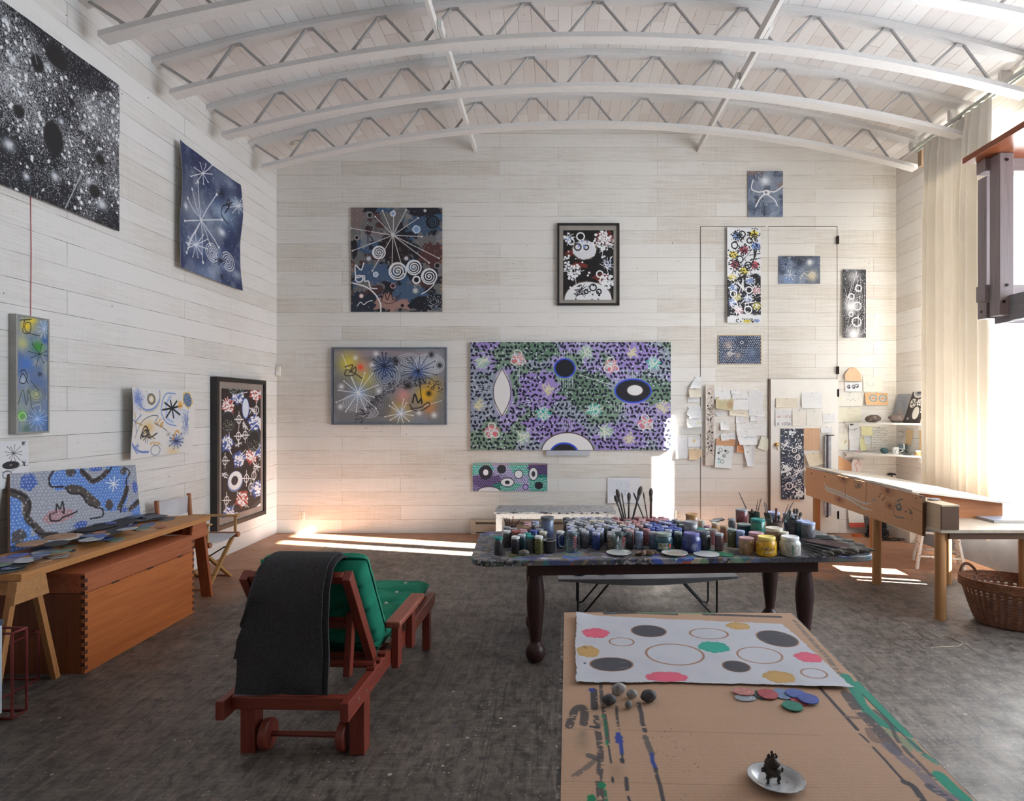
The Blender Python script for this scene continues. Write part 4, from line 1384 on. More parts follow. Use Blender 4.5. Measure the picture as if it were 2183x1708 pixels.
for q in([(330,80),(300,130),(310,190),(390,195),(430,240),(510,255),(545,320),(600,350),(650,370),(645,420),(560,430)],[(75,205),(150,245),(180,310),(160,370),(190,430),(225,490),(330,510)],[(510,70),(550,120),(580,160),(640,140),(700,110),(745,60)],[(850,60),(895,95),(860,160),(855,240),(820,320),(790,400)],[(870,385),(910,350),(965,315)]):
 p.curve(q,15,DK)
for x,y,rx,ry,c in((175,155,50,55,(64,96,176)),(440,95,36,30,BRN),(840,90,26,26,BRN),(705,340,30,40,BRN),(620,70,50,20,(60,92,180)),(930,215,24,46,(64,96,180)),(825,385,26,22,(64,96,180)),(490,465,46,26,(56,86,170)),(115,495,40,45,BRN),(350,390,100,46,(176,130,134))):
 p.ell(x,y,rx,ry,c,.9,rough=.12)
for iy in range(24):
 for ix in range(42):
  x=72+ix*21.5+(10 if iy%2 else 0)+p.r.uniform(-4,4)
  y=70+iy*21.5+p.r.uniform(-4,4)
  cx,cy=p.fn(x,y)
  if 0<=cx<330 and 0<=cy<165:
   b=p.a[int(cy),int(cx)]
   dark=b.mean()<.36
   p.ell(x,y,4.6,5.4,(42,38,42)if dark and p.r.random()<.75 else(206,214,230),.72)
p.star(752,187,62,8,9,(226,230,236),tips=False,jit=.05).curve([(335,355),(340,310),(360,345),(378,295),(385,370),(372,365)],12,DK).curve([(295,375),(300,415),(350,420),(380,400),(420,390),(470,370)],13,DK).curve([(295,375),(340,365)],8,DK)
g=quad(tl,tr,br_,bl,p.w,p.h)
o=sheet('painting',g,p.a,.018,hint=(1,0,.3),edge_col=(110,80,60))
setp(o,'blue and grey polka-dot canvas leaning on the wall behind the plank table','painting')
# ------------------------------------------------------------------ roof trusses
m_chord=mat('white_truss_paint',(224,221,219),(217,213,210),scale=9,rough=.55,stretch=(2,8,8))
m_steel=mat('grey_steel_tube',(170,166,164),(180,176,174),rough=.45,metal=.1)
LW,LH=0.125,0.045
def low_z(x):  # top of the lower chord
 return arc_z(x,4.612,5.142,3.96)
def arc_beam(x0,x1,y0,y1,top,h,n=48,xc=None):
 vs,fs=[],[]
 for x in np.linspace(x0,x1,n+1):
  z=top(x)
  vs+=[(x,y0,z-h),(x,y1,z-h),(x,y1,z),(x,y0,z)]
 for i in range(n):
  a,b=i*4,i*4+4
  for k in range(4):
   l=(k+1)%4
   fs.append((a+k,a+l,b+l,b+k))
 fs+=[(0,1,2,3),tuple(n*4+k for k in(3,2,1,0))]
 return MB().add(vs,fs)
TR_NAMES=['white arched roof truss closest to the rear wall','second white arched roof truss out from the rear wall','third white arched roof truss out from the rear wall','fourth white arched roof truss out from the rear wall, over the speckled black canvas']
TR_NAMES[0]='white arched roof truss just in front of the rear wall'
TY=(7.59,6.69,5.79,4.89)
first=None
for i,y in enumerate(TY):
 if first is None:
  th=thing('roof_truss',TR_NAMES[0],'truss',(0.375,y,4.61),0,'roof trusses')
  arc_beam(-3.585,4.345,y,y+LW,low_z,LH).build('lower_chord',m_chord,th,smooth=20)
  arc_beam(XL+.002,XR-.002,y,y+LW,lambda x:ceil_z(x)-.002,LH).build('upper_chord',m_chord,th,smooth=20)
  # zigzag of bent steel tube between the chords
  n=11
  lowx=np.linspace(-3.33,4.08,n+1)
  upx=[(lowx[k]+lowx[k+1])/2 for k in range(n)]
  upx=[-3.72]+upx+[4.47]
  yc=y+LW/2
  for k in range(n+1):
   xl=lowx[k]
   for s,xu in((-.035,upx[k]),(.035,upx[k+1])):
    a=Vector((xl+s,yc,low_z(xl+s)-.004))
    b=Vector((xu-s*.8,yc,ceil_z(max(min(xu-s*.8,4.47),-3.72))-LH+.002))
    MB().tube([a,b],.0135,8).build('web_strut',m_steel,th,smooth=50)
  for k in range(1,n+1):
   MB().span((upx[k]-.05,yc-.02,ceil_z(upx[k])-LH-.01),(upx[k]+.05,yc+.02,ceil_z(upx[k])-LH+.003)).build('gusset_plate',m_steel,th,smooth=0)
  first=th
 else:
  d=dup(first,(0.375,y,4.61),0,TR_NAMES[i])
  # lateral braces along the roof, in lapped lengths resting on the lower chords
m_brace=mat('white_brace_paint',(226,223,219),(214,210,205),scale=4,rough=.6,stretch=(8,1,8))
for(x,side,nm)in((-1.105,'nearer the starry side wall','a'),(1.865,'nearer the window','b')):
 z=low_z(x)+.003
 segs=(((0,6.52,YB-.002),'from the second truss to the rear wall'),((.043,5.62,6.9),'short lapped length between the second and third trusses'),((0,4.0,5.95),'from the third truss towards the camera'))
 for(dx,ya,yb),tx in segs:
  o=MB().span((x+dx-.0195,ya,z),(x+dx+.0195,yb,z+.088)).build('roof_brace',m_brace,smooth=0,bevel=.003)
  w='white roof brace above the lounge side, ' if nm=='a' else 'white roof brace on the window side, '
  setp(o,w+tx,'brace','lateral roof braces')
  # ------------------------------------------------------------------ small fittings on walls
m_plastic=mat('ivory_plastic',(226,220,206),(234,229,218),rough=.4)
a=at(633,345,7.95)
th=thing('smoke_detector','round white smoke detector under the end of the rear truss','smoke detector',(a.x,7.95,ceil_z(a.x)-.06))
MB().lathe([(.0,-.0),(.05,.0),(.066,.012),(.07,.03),(.07,.06),(0,.06)],(a.x,7.95,ceil_z(a.x)-.066),28).build('housing',m_plastic,th)
MB().lathe([(.0,0),(.028,0),(.03,.01),(0,.01)],(a.x,7.95,ceil_z(a.x)-.073),20).build('sensor_cap',m_plastic,th)
a=back(594,793)
th=thing('motion_sensor','small white motion sensor box in the corner above the tall black frame','sensor',(a.x+.02,YB,a.z-.06))
MB().span((a.x-.022,YB-.05,a.z-.06),(a.x+.034,YB-.002,a.z+.068)).build('housing',m_plastic,th,smooth=0,bevel=.006)
MB().span((a.x-.012,YB-.056,a.z-.04),(a.x+.026,YB-.05,a.z+.01)).build('lens_window',mat('milky_lens',(236,236,238),rough=.25),th,smooth=0,bevel=.002)
for px,py,lb in((643.5,1101,'ivory wall socket low on the rear wall beside the corner'),(1445.5,1098,'ivory wall socket low on the rear wall behind the ochre jar')):
 a=back(px,py)
 th=thing('wall_socket',lb,'socket',(a.x,YB,a.z-.06),0,'wall sockets')
 MB().span((a.x-.037,YB-.007,a.z-.06),(a.x+.037,YB-.0,a.z+.06)).build('cover_plate',m_plastic,th,smooth=0,bevel=.002)
 for dz in(-.025,.025):
  MB().lathe([(0,0),(.016,.0),(.016,.003),(0,.003)],(a.x,YB-.007,a.z+dz),16,rot_to((0,-1,0))).build('outlet',mat('socket_ivory',(206,198,182),(212,205,190)),th)
  # red cord
y_=XL*FPX/(64-VX)
o=MB().tube([(XL+.004,y_,3.22),(XL+.006,y_+.004,2.8),(XL+.005,y_,2.32)],.0022,6).build('red_cord',mat('red_string',(196,60,64),(206,76,78)))
setp(o,'thin red string hanging down the side wall below the speckled canvas','string')
# baseboard heater
th=thing('baseboard_heater','long beige baseboard heater along the rear wall behind the white bench','heater',(.08,YB,0))
m_heat=mat('beige_enamel',(196,178,158),(206,190,170),rough=.45)
x0,x1=back(1016,0).x,back(1398,0).x
hb=MB()
Mh=Matrix(((0,0,1,0),(-1,0,0,YB-.001),(0,1,0,0),(0,0,0,1)))
hb.prism([(0,0),(.062,0),(.062,.012),(.012,.012),(.012,.176),(.045,.176),(.07,.16),(.073,.164),(.048,.186),(0,.186)],x0,x1,Mh)
hb.build('back_casing',m_heat,th,smooth=0)
MB().prism([(.066,.03),(.074,.03),(.074,.125),(.066,.132)],x0,x1,Mh).build('front_panel',m_heat,th,smooth=0)
MB().span((x0,YB-.06,.05),(x1,YB-.016,.12)).build('fin_core',mat('dark_fins',(48,42,38),(60,54,48),metal=.4),th,smooth=0)
for xa,xb in((back(1005,0).x,x0),(x1,back(1409,0).x)):
 MB().span((xa,YB-.078,0),(xb,YB-.001,.19)).build('end_cap',m_heat,th,smooth=0,bevel=.003)
 # white paint-spattered bench against the wall
m_bench=mat('spattered_white_paint',(222,220,214),(234,232,228),rough=.6,specks=(46,.66,(70,66,62)))
m_btop=mat('spattered_bench_top',(150,152,158),(206,206,206),scale=26,rough=.6,stretch=(.5,2,1),specks=(30,.6,(60,60,66)))
th=thing('low_bench','low white paint-spattered bench against the rear wall behind the jars','bench',(-.04,7.95,0))
xa,xb=-.765,.69
MB().span((xa-.02,7.69,.37),(xb+.02,8.22,.396)).build('bench_top',m_btop,th,smooth=0,bevel=.003)
MB().span((xa+.07,7.70,.31),(xb-.07,7.722,.37)).build('apron',m_bench,th,smooth=0)
MB().span((xa+.07,8.18,.31),(xb-.07,8.2,.37)).build('apron',m_bench,th,smooth=0)
for x in(xa,xb-.07):
 for y in(7.70,8.13):
  MB().span((x,y,0),(x+.07,y+.07,.37)).build('leg',m_bench,th,smooth=0,bevel=.003)
  # ------------------------------------------------------------------ side table of planks on sawhorses
m_pine=wood('old_pine',(176,116,64),(202,146,88),'Y',1,.55,(140,92,52))
m_pine_x=wood('old_pine_cross',(170,116,70),(198,146,94),'X',1,.55,(130,86,50))
m_pine_z=wood('old_pine_upright',(166,110,62),(196,140,86),'Z',1,.55,(130,84,46))
m_red_z=wood('red_fir_upright',(150,74,40),(176,96,56),'Z',1,.5,(112,52,28))
m_red_y=wood('red_fir',(158,82,48),(184,106,66),'Y',1,.5,(120,60,34))
TZ=.722
th=thing('plank_table','long pine plank table along the side wall covered with card ovals','table',(-3.4,4.5,TZ-.04))
MB().span((-3.325,3.60,TZ-.04),(-3.075,5.56,TZ)).build('plank',m_pine,th,smooth=0,bevel=.002)
MB().span((-3.62,3.02,TZ-.04),(-3.33,5.54,TZ)).build('plank',m_pine,th,smooth=0,bevel=.002)
def sawhorse(yc,label,mz,mg,legw):
 th=thing('sawhorse',label,'sawhorse',(-3.35,yc,0),0,'sawhorses under the plank table')
 top=TZ-.041
 MB().span((-3.6,yc-.05,top-.09),(-3.10,yc+.05,top)).build('beam',mg,th,smooth=0,bevel=.002)
 for x,xo in((-3.10,-3.08),(-3.58,-3.60)):
  Mg=Matrix(((0,0,1,0),(1,0,0,yc),(0,1,0,0),(0,0,0,1)))
  MB().prism([(-.125,top-.125),(.125,top-.125),(.1,top),(-.1,top)],min(x,xo),max(x,xo),Mg).build('gusset',mg,th,smooth=0,bevel=.001)
 for x in(-3.13,-3.56):
  for s in(-1,1):
   sx=-.012 if x>-3.3 else .012
   MB().bar((x-sx,yc+s*(.22 if legw<.05 else .185),.0),(x,yc+s*.065,top-.004),legw,.035,(1,0,0)if legw<.05 else(0,1,0)).build('leg',mz,th,smooth=0,bevel=.002)
 return th
sawhorse(3.68,'pine sawhorse carrying the plank table in front of the chest end',m_pine_z,m_pine_x,.036)
sawhorse(5.40,'red sawhorse carrying the plank table beside the canvas chair',m_red_z,m_red_y,.09)
# dovetailed chest
m_chest_f=wood('amber_cedar_front',(168,88,40),(198,116,60),'Y',.6,.42,(136,68,36))
m_chest_s=wood('cedar_end',(120,64,34),(140,78,44),'Z',.8,.5,(90,44,24))
m_dove=mat('dark_dovetail',(70,38,28),(84,48,36),rough=.5)
cx0,cx1,cy0,cy1,cz=-3.58,-2.98,3.956,5.143,.632
th=thing('blanket_chest','large amber wooden chest with dovetailed corners under the plank table','chest',((cx0+cx1)/2,(cy0+cy1)/2,0))
LID=.505
MB().span((cx1-.022,cy0,.0),(cx1,cy1,LID-.002)).build('front_board',m_chest_f,th,smooth=0,bevel=.0015)
for y in(cy0+.003,cy1-.025):
 MB().span((cx0,y,.0),(cx1-.022,y+.022,LID-.002)).build('end_board',m_chest_s,th,smooth=0)
MB().span((cx0,cy0+.025,0),(cx0+.02,cy1-.025,LID-.002)).build('back_board',m_chest_s,th,smooth=0)
MB().span((cx0+.02,cy0+.025,.01),(cx1-.022,cy1-.025,.03)).build('bottom_board',m_chest_s,th,smooth=0)
lid=MB().span((cx1-.022,cy0,LID+.001),(cx1,cy1,cz-.02)).span((cx0,cy0+.003,LID+.001),(cx1-.022,cy0+.025,cz-.02)).span((cx0,cy1-.025,LID+.001),(cx1-.022,cy1-.003,cz-.02)).span((cx0,cy0+.0,cz-.02),(cx1,cy1,cz)).build('lid',m_red_y,th,smooth=0,bevel=.002)
for y in(cy0,cy1-.024):
 for k in range(12):
  z=.02+k*.05
  if abs(z+.012-LID)<.02:
   continue
  Md=Matrix(((0,0,1,0),(1,0,0,y),(0,1,0,z),(0,0,0,1)))
  pl=[(0,.004),(.024,0),(.024,.028),(0,.024)]if y==cy0 else[(.024,.004),(.0,0),(.0,.028),(.024,.024)]
  MB().prism(pl,cx1-.001,cx1+.0008,Md).build('dovetail',m_dove,th,smooth=0)
 yy=cy0-.0006 if y==cy0 else cy1-.0034
 if y==cy0:
  for k in range(12):
   z=.045+k*.05
   MB().span((cx1-.024,cy0-.0008,z),(cx1,cy0+.003,z+.024)).build('dovetail',m_dove,th,smooth=0)
for k in range(3):
 y=cy0+.24+.36*k
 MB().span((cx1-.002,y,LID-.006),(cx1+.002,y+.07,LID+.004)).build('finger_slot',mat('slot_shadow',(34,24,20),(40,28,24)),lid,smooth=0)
 # red wire stands and the white cabinet at the edge of the view
m_wire=mat('dark_red_rod',(112,44,44),(140,62,58),rough=.4,metal=.3)
def wire_box(label,x0,x1,y0,y1,h,r):
 th=thing('wire_stand',label,'stand',((x0+x1)/2,(y0+y1)/2,0),0,'red wire stands')
 for z in(r,h):
  MB().tube([(x0,y0,z),(x1,y0,z),(x1,y1,z),(x0,y1,z)],r,6,closed=True).build('ring',m_wire,th)
 for x in(x0,x1):
  for y in(y0,y1):
   MB().tube([(x,y,r),(x,y,h)],r,6).build('post',m_wire,th)
wire_box('taller dark red wire stand on the floor beside the white cabinet',-3.33,-2.935,3.378,3.47,.462,.007)
wire_box('lower dark red wire stand in front of the chest end',-3.55,-3.2,3.5,3.87,.30,.006)
wire_box('red wire stand behind the chest by the red sawhorse',-3.3,-3.06,5.19,5.27,.36,.004)
th=thing('white_cabinet','white enamel cabinet with dark top and foot beside the red wire stand','cabinet',(-3.2,3.1,0))
MB().span((-3.5,3.1,.045),(-2.972,3.36,.515)).build('body',mat('pale_blue_white_enamel',(206,220,232),(214,226,236),rough=.3),th,smooth=0,bevel=.003)
MB().span((-3.5,3.095,.515),(-2.967,3.365,.545)).build('top',mat('dark_slate_top',(70,78,92),(84,92,106),rough=.5),th,smooth=0,bevel=.003)
MB().span((-3.48,3.12,0),(-2.98,3.35,.045)).build('plinth',mat('black_plinth',(34,34,38)),th,smooth=0)
# card cut-outs heaped on the plank table (each one is laid on what lies under it)
HX0,HX1,HY0,HY1,HC=-3.62,-3.05,2.9,5.6,.01
hmap=np.zeros((int((HY1-HY0)/HC),int((HX1-HX0)/HC)))
PAL={'slate grey':(96,98,104),'charcoal':(52,50,54),'pale grey':(172,176,182),'blue-grey':(108,120,152),'lavender':(124,116,150),'cream':(206,194,178),'tan':(176,140,112),'sage green':(110,126,112),'blue':(86,104,168),'terracotta':(170,112,88)}
cut=[]
big=[(285,1105,.17,.10,'slate grey'),(303,1103,.17,.075,'pale grey'),(300,1110,.19,.06,'pale grey'),(225,1112,.16,.08,'slate grey'),(250,1126,.19,.075,'charcoal'),(240,1133,.18,.08,'charcoal'),(225,1120,.2,.09,'charcoal'),(170,1140,.18,.09,'charcoal'),(165,1132,.15,.08,'slate grey'),(150,1136,.16,.09,'charcoal'),(218,1147,.24,.1,'charcoal'),(127,1156,.145,.11,'cream'),(62,1166,.12,.10,'pale grey'),(75,1156,.12,.09,'tan'),(50,1172,.11,.08,'tan'),(340,1098,.13,.07,'charcoal'),(355,1105,.1,.06,'slate grey'),(120,1172,.1,.07,'charcoal'),(20,1168,.11,.09,'slate grey'),(315,1117,.1,.05,'blue-grey')]
rj=random.Random(21)
small=[]
for k in range(74):
 py=rj.uniform(1103,1215)
 xr=430-(py-1103)*3.3
 px=rj.uniform(max(-10,xr-330),xr-30)
 small.append((px,py,rj.uniform(.045,.085),rj.uniform(.035,.065),rj.choice(['slate grey','pale grey','blue-grey','lavender','charcoal','sage green','blue','slate grey','pale grey','tan','blue-grey'])))
special=[(212,1147,.05,.035,'terracotta'),(343,1122,.055,.04,'terracotta'),(187,1164,.06,.045,'pale grey'),(165,1172,.07,.05,'pale grey'),(215,1156,.06,.035,'blue'),(92,1180,.07,.05,'lavender'),(38,1191,.06,.05,'blue'),(90,1190,.07,.05,'blue-grey'),(130,1185,.06,.045,'sage green')]
seq=[('s',q)for q in small[:44]]+[('b',q)for q in big]+[('s',q)for q in small[44:]]+[('s',q)for q in special]
seen={}
items=[]
for kind,(px,py,ry,rx,cname)in seq:
 q=at_z(px,py,TZ+.01)
 x,y=min(max(q.x,HX0+rx+.01),-3.085-rx),min(max(q.y,3.05+ry),5.5-ry)
 rot=rj.uniform(-.5,.5)
 Yg,Xg=np.mgrid[0:hmap.shape[0],0:hmap.shape[1]]
 dx,dy=HX0+(Xg+.5)*HC-x,HY0+(Yg+.5)*HC-y
 c,s=math.cos(rot),math.sin(rot)
 m_=(((dx*c+dy*s)/rx)**2+((-dx*s+dy*c)/ry)**2)<=1.05
 if not m_.any():
  continue
  # canvas stands along the wall side of the table
 if x-rx<-3.58:
  x+=.03
 z=hmap[m_].max()
 if z>.05:
  continue
 th_=.0035
 hmap[m_]=z+th_+.0006
 items.append((x,y,z,rx,ry,rot,cname,kind))
card_m={}
for nm,c in PAL.items():
 card_m[nm]=mat('card_'+nm.replace(' ','_').replace('-','_'),[v*.94 for v in c],[min(255,v*1.1)for v in c],scale=16,rough=.7,bump=.15,bscale=90)
cnt={}
for x,y,z,rx,ry,rot,cname,kind in sorted(items,key=lambda i:i[1]):
 key=(('large ' if kind=='b' else 'small ')+cname)
 cnt[key]=cnt.get(key,0)+1
 pl=[]
 for k in range(22):
  a=2*PI*k/22
  j=1+rj.uniform(-.02,.02)
  pl.append((rx*j*math.cos(a),ry*j*math.sin(a)))
 M_=Matrix.Translation((x,y,TZ+.0005+z))@Matrix.Rotation(rot,4,'Z')
 o=MB().prism(pl,0,.0035,M_).build('card_cutout',card_m[cname],smooth=0)
 setp(o,f'{key} oval card on plank table, {ORD[cnt[key]]} counted from the white cabinet','card cutout','oval card cutouts on the plank table')
 # ------------------------------------------------------------------ folding canvas chair
m_beech=wood('varnished_beech',(168,124,70),(196,152,94),'X',1,.4,(126,88,50))
m_beech_d=wood('darker_beech',(150,92,60),(176,116,80),'X',1,.4,(112,66,42))
m_canvas=mat('pale_grey_canvas',(196,196,202),(208,208,212),rough=.8,bump=.2,bscale=160)
th=thing('folding_chair','wooden folding chair with pale canvas seat and back between table and tall frame','chair',(-3.4,5.95,0))
ya,yb=5.70,6.20
for y0,y1,nm in((ya+.06,yb+.02,0),(yb+.04,ya-.02,1)):
 for x in(-3.22-.03*nm,-3.6+.03*nm):
  MB().bar((x,y0,0),(x,y1,.40),.026,.036,(1,0,0)).build('leg',m_beech,th,smooth=0,bevel=.004)
for y in(ya,yb):
 MB().tube([(-3.66,y,.425),(-3.15,y,.425)],.026,12).build('seat_rail',m_beech_d,th)
 MB().bar((-3.62,y+.01,.40),(-3.65,y+.01,.83),.03,.03,(1,0,0)).build('back_post',m_beech_d,th,smooth=0,bevel=.004)
 MB().bar((-3.19,y+.01,.43),(-3.19,y+.01,.60),.022,.022,(1,0,0)).build('arm_post',m_beech,th,smooth=0,bevel=.003)
 MB().span((-3.64,y-.022,.60),(-3.155,y+.042,.618)).build('armrest',m_beech,th,smooth=0,bevel=.006)
 MB().tube([(-3.24,y,.02),(-3.6,y,.02)],.012,8).build('foot_rail',m_beech_d,th)
sv,n=[],12
gs=np.zeros((n+1,9,3))
for i in range(n+1):
 u=i/n
 for j in range(9):
  gs[i,j]=(-3.64+.47*j/8,ya+(yb-ya)*u,.445-.035*math.sin(PI*u))
img=np.ones((n+1,9,3))*.78
sheet('canvas_seat',gs,img,.004,m_canvas,th,hint=(0,0,1))
gs=np.zeros((9,n+1,3))
for i in range(9):
 for j in range(n+1):
  u=j/n
  gs[i,j]=(-3.63-.01*i/8+.02*(-1+math.sin(PI*u))*1.0,ya+.02+(yb-ya)*u,.81-.17*i/8)
sheet('canvas_back',gs,np.ones((9,n+1,3))*.78,.004,m_canvas,th,hint=(1,0,0))
MB().bar((-3.225,5.80,.30),(-3.225,6.09,.33),.02,.004,(0,0,1)).build('brace_strap',m_iron,th,smooth=0)
# ------------------------------------------------------------------ lounge
m_rw1=wood('red_stained_wood',(112,44,32),(140,62,46),'Y',.8,.42,(84,30,24))
m_rwx=wood('red_stained_cross',(112,44,32),(138,60,44),'X',.8,.42,(84,30,24))
m_rwz=wood('red_stained_upright',(112,44,32),(138,60,44),'Z',.8,.42,(84,30,24))
m_arm=wood('worn_arm_wood',(132,66,50),(158,90,70),'Y',1.2,.45,(112,52,40))
RZ=-math.radians(1.9)
LX,LY=-1.239,3.04
def LG(x,y,z):  # lounge space: x across (0 = centre line), y along from the wheels, z up
 c,s=math.cos(RZ),math.sin(RZ)
 return(LX+x*c-y*s,LY+x*s+y*c,z)
th=thing('sun_lounge','red-stained wooden reclining lounge on wheels with green pad','lounge',(LX,LY,0),RZ)
def lbox(name,a,b,m,par=None,bevel=.004):
 mb=MB()
 pts=[LG(x,y,z)for z in(a[2],b[2])for y in(a[1],b[1])for x in(a[0],b[0])]
 mb.add(pts,[(0,2,3,1),(4,5,7,6),(0,1,5,4),(2,6,7,3),(0,4,6,2),(1,3,7,5)])
 return mb.build(name,m,par or th,smooth=0,bevel=bevel)
m_bolt=mat('zinc_bolt',(190,186,178),(206,202,196),rough=.3,metal=.8)
for s in(-1,1):
 xi,xo=(s*.265,s*.305)if s>0 else(s*.305,s*.265)
 rail=lbox('side_rail',(xi,-.21,.262),(xo,1.49,.349),m_rw1)
 for k,y in enumerate((.17,.26,.35)):
  c=.285*s
  lbox('notch_block',(c-.022,y-.028,.349),(c+.022,y+.02,.366),m_rw1,rail,.003)
 for y in(-.08,.03,.62,.98,1.12,1.35,1.4):
  q=LG(.3055*s,y,.30+.012*((y*100)%3))
  MB().lathe([(0,0),(.006,0),(.006,.002),(0,.003)],q,10,rot_to(Vector(LG(s,0,0))-Vector(LG(0,0,0)))).build('bolt',m_bolt,rail)
 x0,x1=(.232,.305)if s>0 else(-.305,-.232)
 lbox('leg',(x0-.0,.0,0),(x1,.085,.262),m_rwz)
 lbox('leg',((.255 if s>0 else-.305),1.31,0),((.305 if s>0 else-.255),1.37,.262),m_rwz)
 # wheel inside each front leg
 cx=.19*s
 ax=(Vector(LG(1,0,0))-Vector(LG(0,0,0)))
 MB().lathe([(.0,-.021),(.068,-.021),(.075,-.014),(.075,.014),(.068,.021),(0,.021)],LG(cx,.045,.0755),28,rot_to(ax)).build('wheel',m_rwz,th)
 # back posts, props, arms
 q0,q1=LG(.245*s,.29,.355),LG(.245*s,-.065,.885)
 MB().bar(q0,q1,.04,.06,(0,1,0)).build('back_post',m_rwz,th,smooth=0,bevel=.004)
 MB().bar(LG(.205*s,.05,.36),LG(.205*s,.10,.66),.034,.05,(0,1,0)).build('prop_leg',m_rwz,th,smooth=0,bevel=.003)
 xa,xb=(.292,.375)if s>0 else(-.375,-.292)
 arm=lbox('armrest',(xa,.36,.485),(xb,.90,.52),m_arm,None,.008)
 for y in(.43,.72):
  xa,xb=(.306,.345)if s>0 else(-.345,-.306)
  lbox('arm_post',(xa,y,.24),(xb,y+.075,.485),m_rwz,arm)
MB().tube([LG(-.17,.045,.0755),LG(.17,.045,.0755)],.014,12).build('axle',m_rwx,th)
lbox('cross_bar',(-.265,-.15,.285),(.265,-.105,.345),m_rwx)
lbox('cross_bar',(-.265,1.43,.275),(.265,1.48,.335),m_rwx)
for y in(.30,.5,.7,.9,1.1,1.28):
 lbox('seat_slat',(-.264,y,.312),(.264,y+.07,.33),m_rwx,None,.002)
MB().tube([LG(-.262,.17,.37),LG(.3,.17,.37)],.017,12).build('prop_rod',m_rwx,th)
for t_,w_ in((.0,.04),(.45,.04),(.97,.045)):
 a_=Vector(LG(-.225,.29-.355*t_,.355+.53*t_))
 b_=Vector(LG(.225,.29-.355*t_,.355+.53*t_))
 MB().bar(a_,b_,.035,.05,(0,-.35,.53)).build('back_rail',m_rwx,th,smooth=0,bevel=.003)
 # green tufted pad: back and seat in one
m_green=mat('green_cotton',(0,116,88),(6,134,102),scale=9,rough=.85,bump=.2,bscale=160)
m_btn=mat('pale_tuft_button',(190,190,172),(204,202,186))
gt=thing('lounge_pad','tufted green two-part pad lying on the red lounge','pad',LG(0,.9,.33),RZ,None)
def pad(name,org,ux,uy,un,lx,ly,t_,tufts,seed):
 """soft slab: face axes ux, uy, outward normal un"""
 n,m=40,56
 org,ux,uy,un=(np.array(v,float)for v in(org,ux,uy,un))
 u=np.linspace(-1,1,n)
 v=np.linspace(-1,1,m)
 U,V=np.meshgrid(u,v)
 sm=np.sign(U)*(1-(1-np.abs(U))**1.0)
 edge=(1-np.abs(U)**7)*(1-np.abs(V)**9)
 h=t_/2*np.clip(edge,0,1)**.42
 nz=vnoise(m,n,9,seed,3)-.5
 h=h*(1+.10*nz)
 for(a,b)in tufts:
  d2=((U-a)*lx/2)**2+((V-b)*ly/2)**2
  h=h-t_*.17*np.exp(-d2/(.055**2))*(edge>0)
 for k in range(len(tufts)):
  a,b=tufts[k]
  d=np.abs((V-b)*ly/2)
  h=h-t_*.05*np.exp(-(d/.018)**2)*edge
 top=org+U[...,None]*ux*lx/2+V[...,None]*uy*ly/2+h[...,None]*un
 bot=org+U[...,None]*ux*lx/2+V[...,None]*uy*ly/2-h[...,None]*un
 mb=MB()
 idx=np.arange(n*m).reshape(m,n)
 f=[tuple(x)for x in np.stack([idx[:-1,:-1],idx[:-1,1:],idx[1:,1:],idx[1:,:-1]],-1).reshape(-1,4)]
 mb.add(top.reshape(-1,3),f)
 mb.add(bot.reshape(-1,3),[x[::-1]for x in f])
 o=mb.build(name,m_green,gt,smooth=60)
 me=o.data
 bm=bmesh.new()
 bm.from_mesh(me)
 bmesh.ops.remove_doubles(bm,verts=bm.verts,dist=.0015)
 bm.to_mesh(me)
 bm.free()
 for a,b in tufts:
  c=org+ux*a*lx/2+uy*b*ly/2+un*t_*.335
  MB().lathe([(0,.0),(.012,.0),(.012,.003),(.007,.007),(0,.008)],tuple(c),12,rot_to(un)).build('tuft_button',m_btn,o)
 return o
cR,sR=math.cos(RZ),math.sin(RZ)
ex,ey_=np.array((cR,sR,0)),np.array((-sR,cR,0))
tf=[(a,b)for b in(-.75,-.35,.05,.45,.82)for a in(-.45,.45)]
pad('seat_pad',LG(0,.91,.398),ex,ey_,(0,0,1),.53,1.16,.125,tf,3)
dirb=np.array(LG(0,-.065,.885))-np.array(LG(0,.29,.355))
dirb/=np.linalg.norm(dirb)
nb_=np.cross(ex,dirb)
nb_=nb_ if nb_@ey_>0 else-nb_
c_=(np.array(LG(.03,.29,.355))+np.array(LG(.03,-.065,.885)))/2+nb_*.128+dirb*-.008
pad('back_pad',c_,ex,dirb,nb_,.53,.58,.19,[(a,b)for b in(-.6,0,.6)for a in(-.45,.45)],5)
ROOTM['x']=None
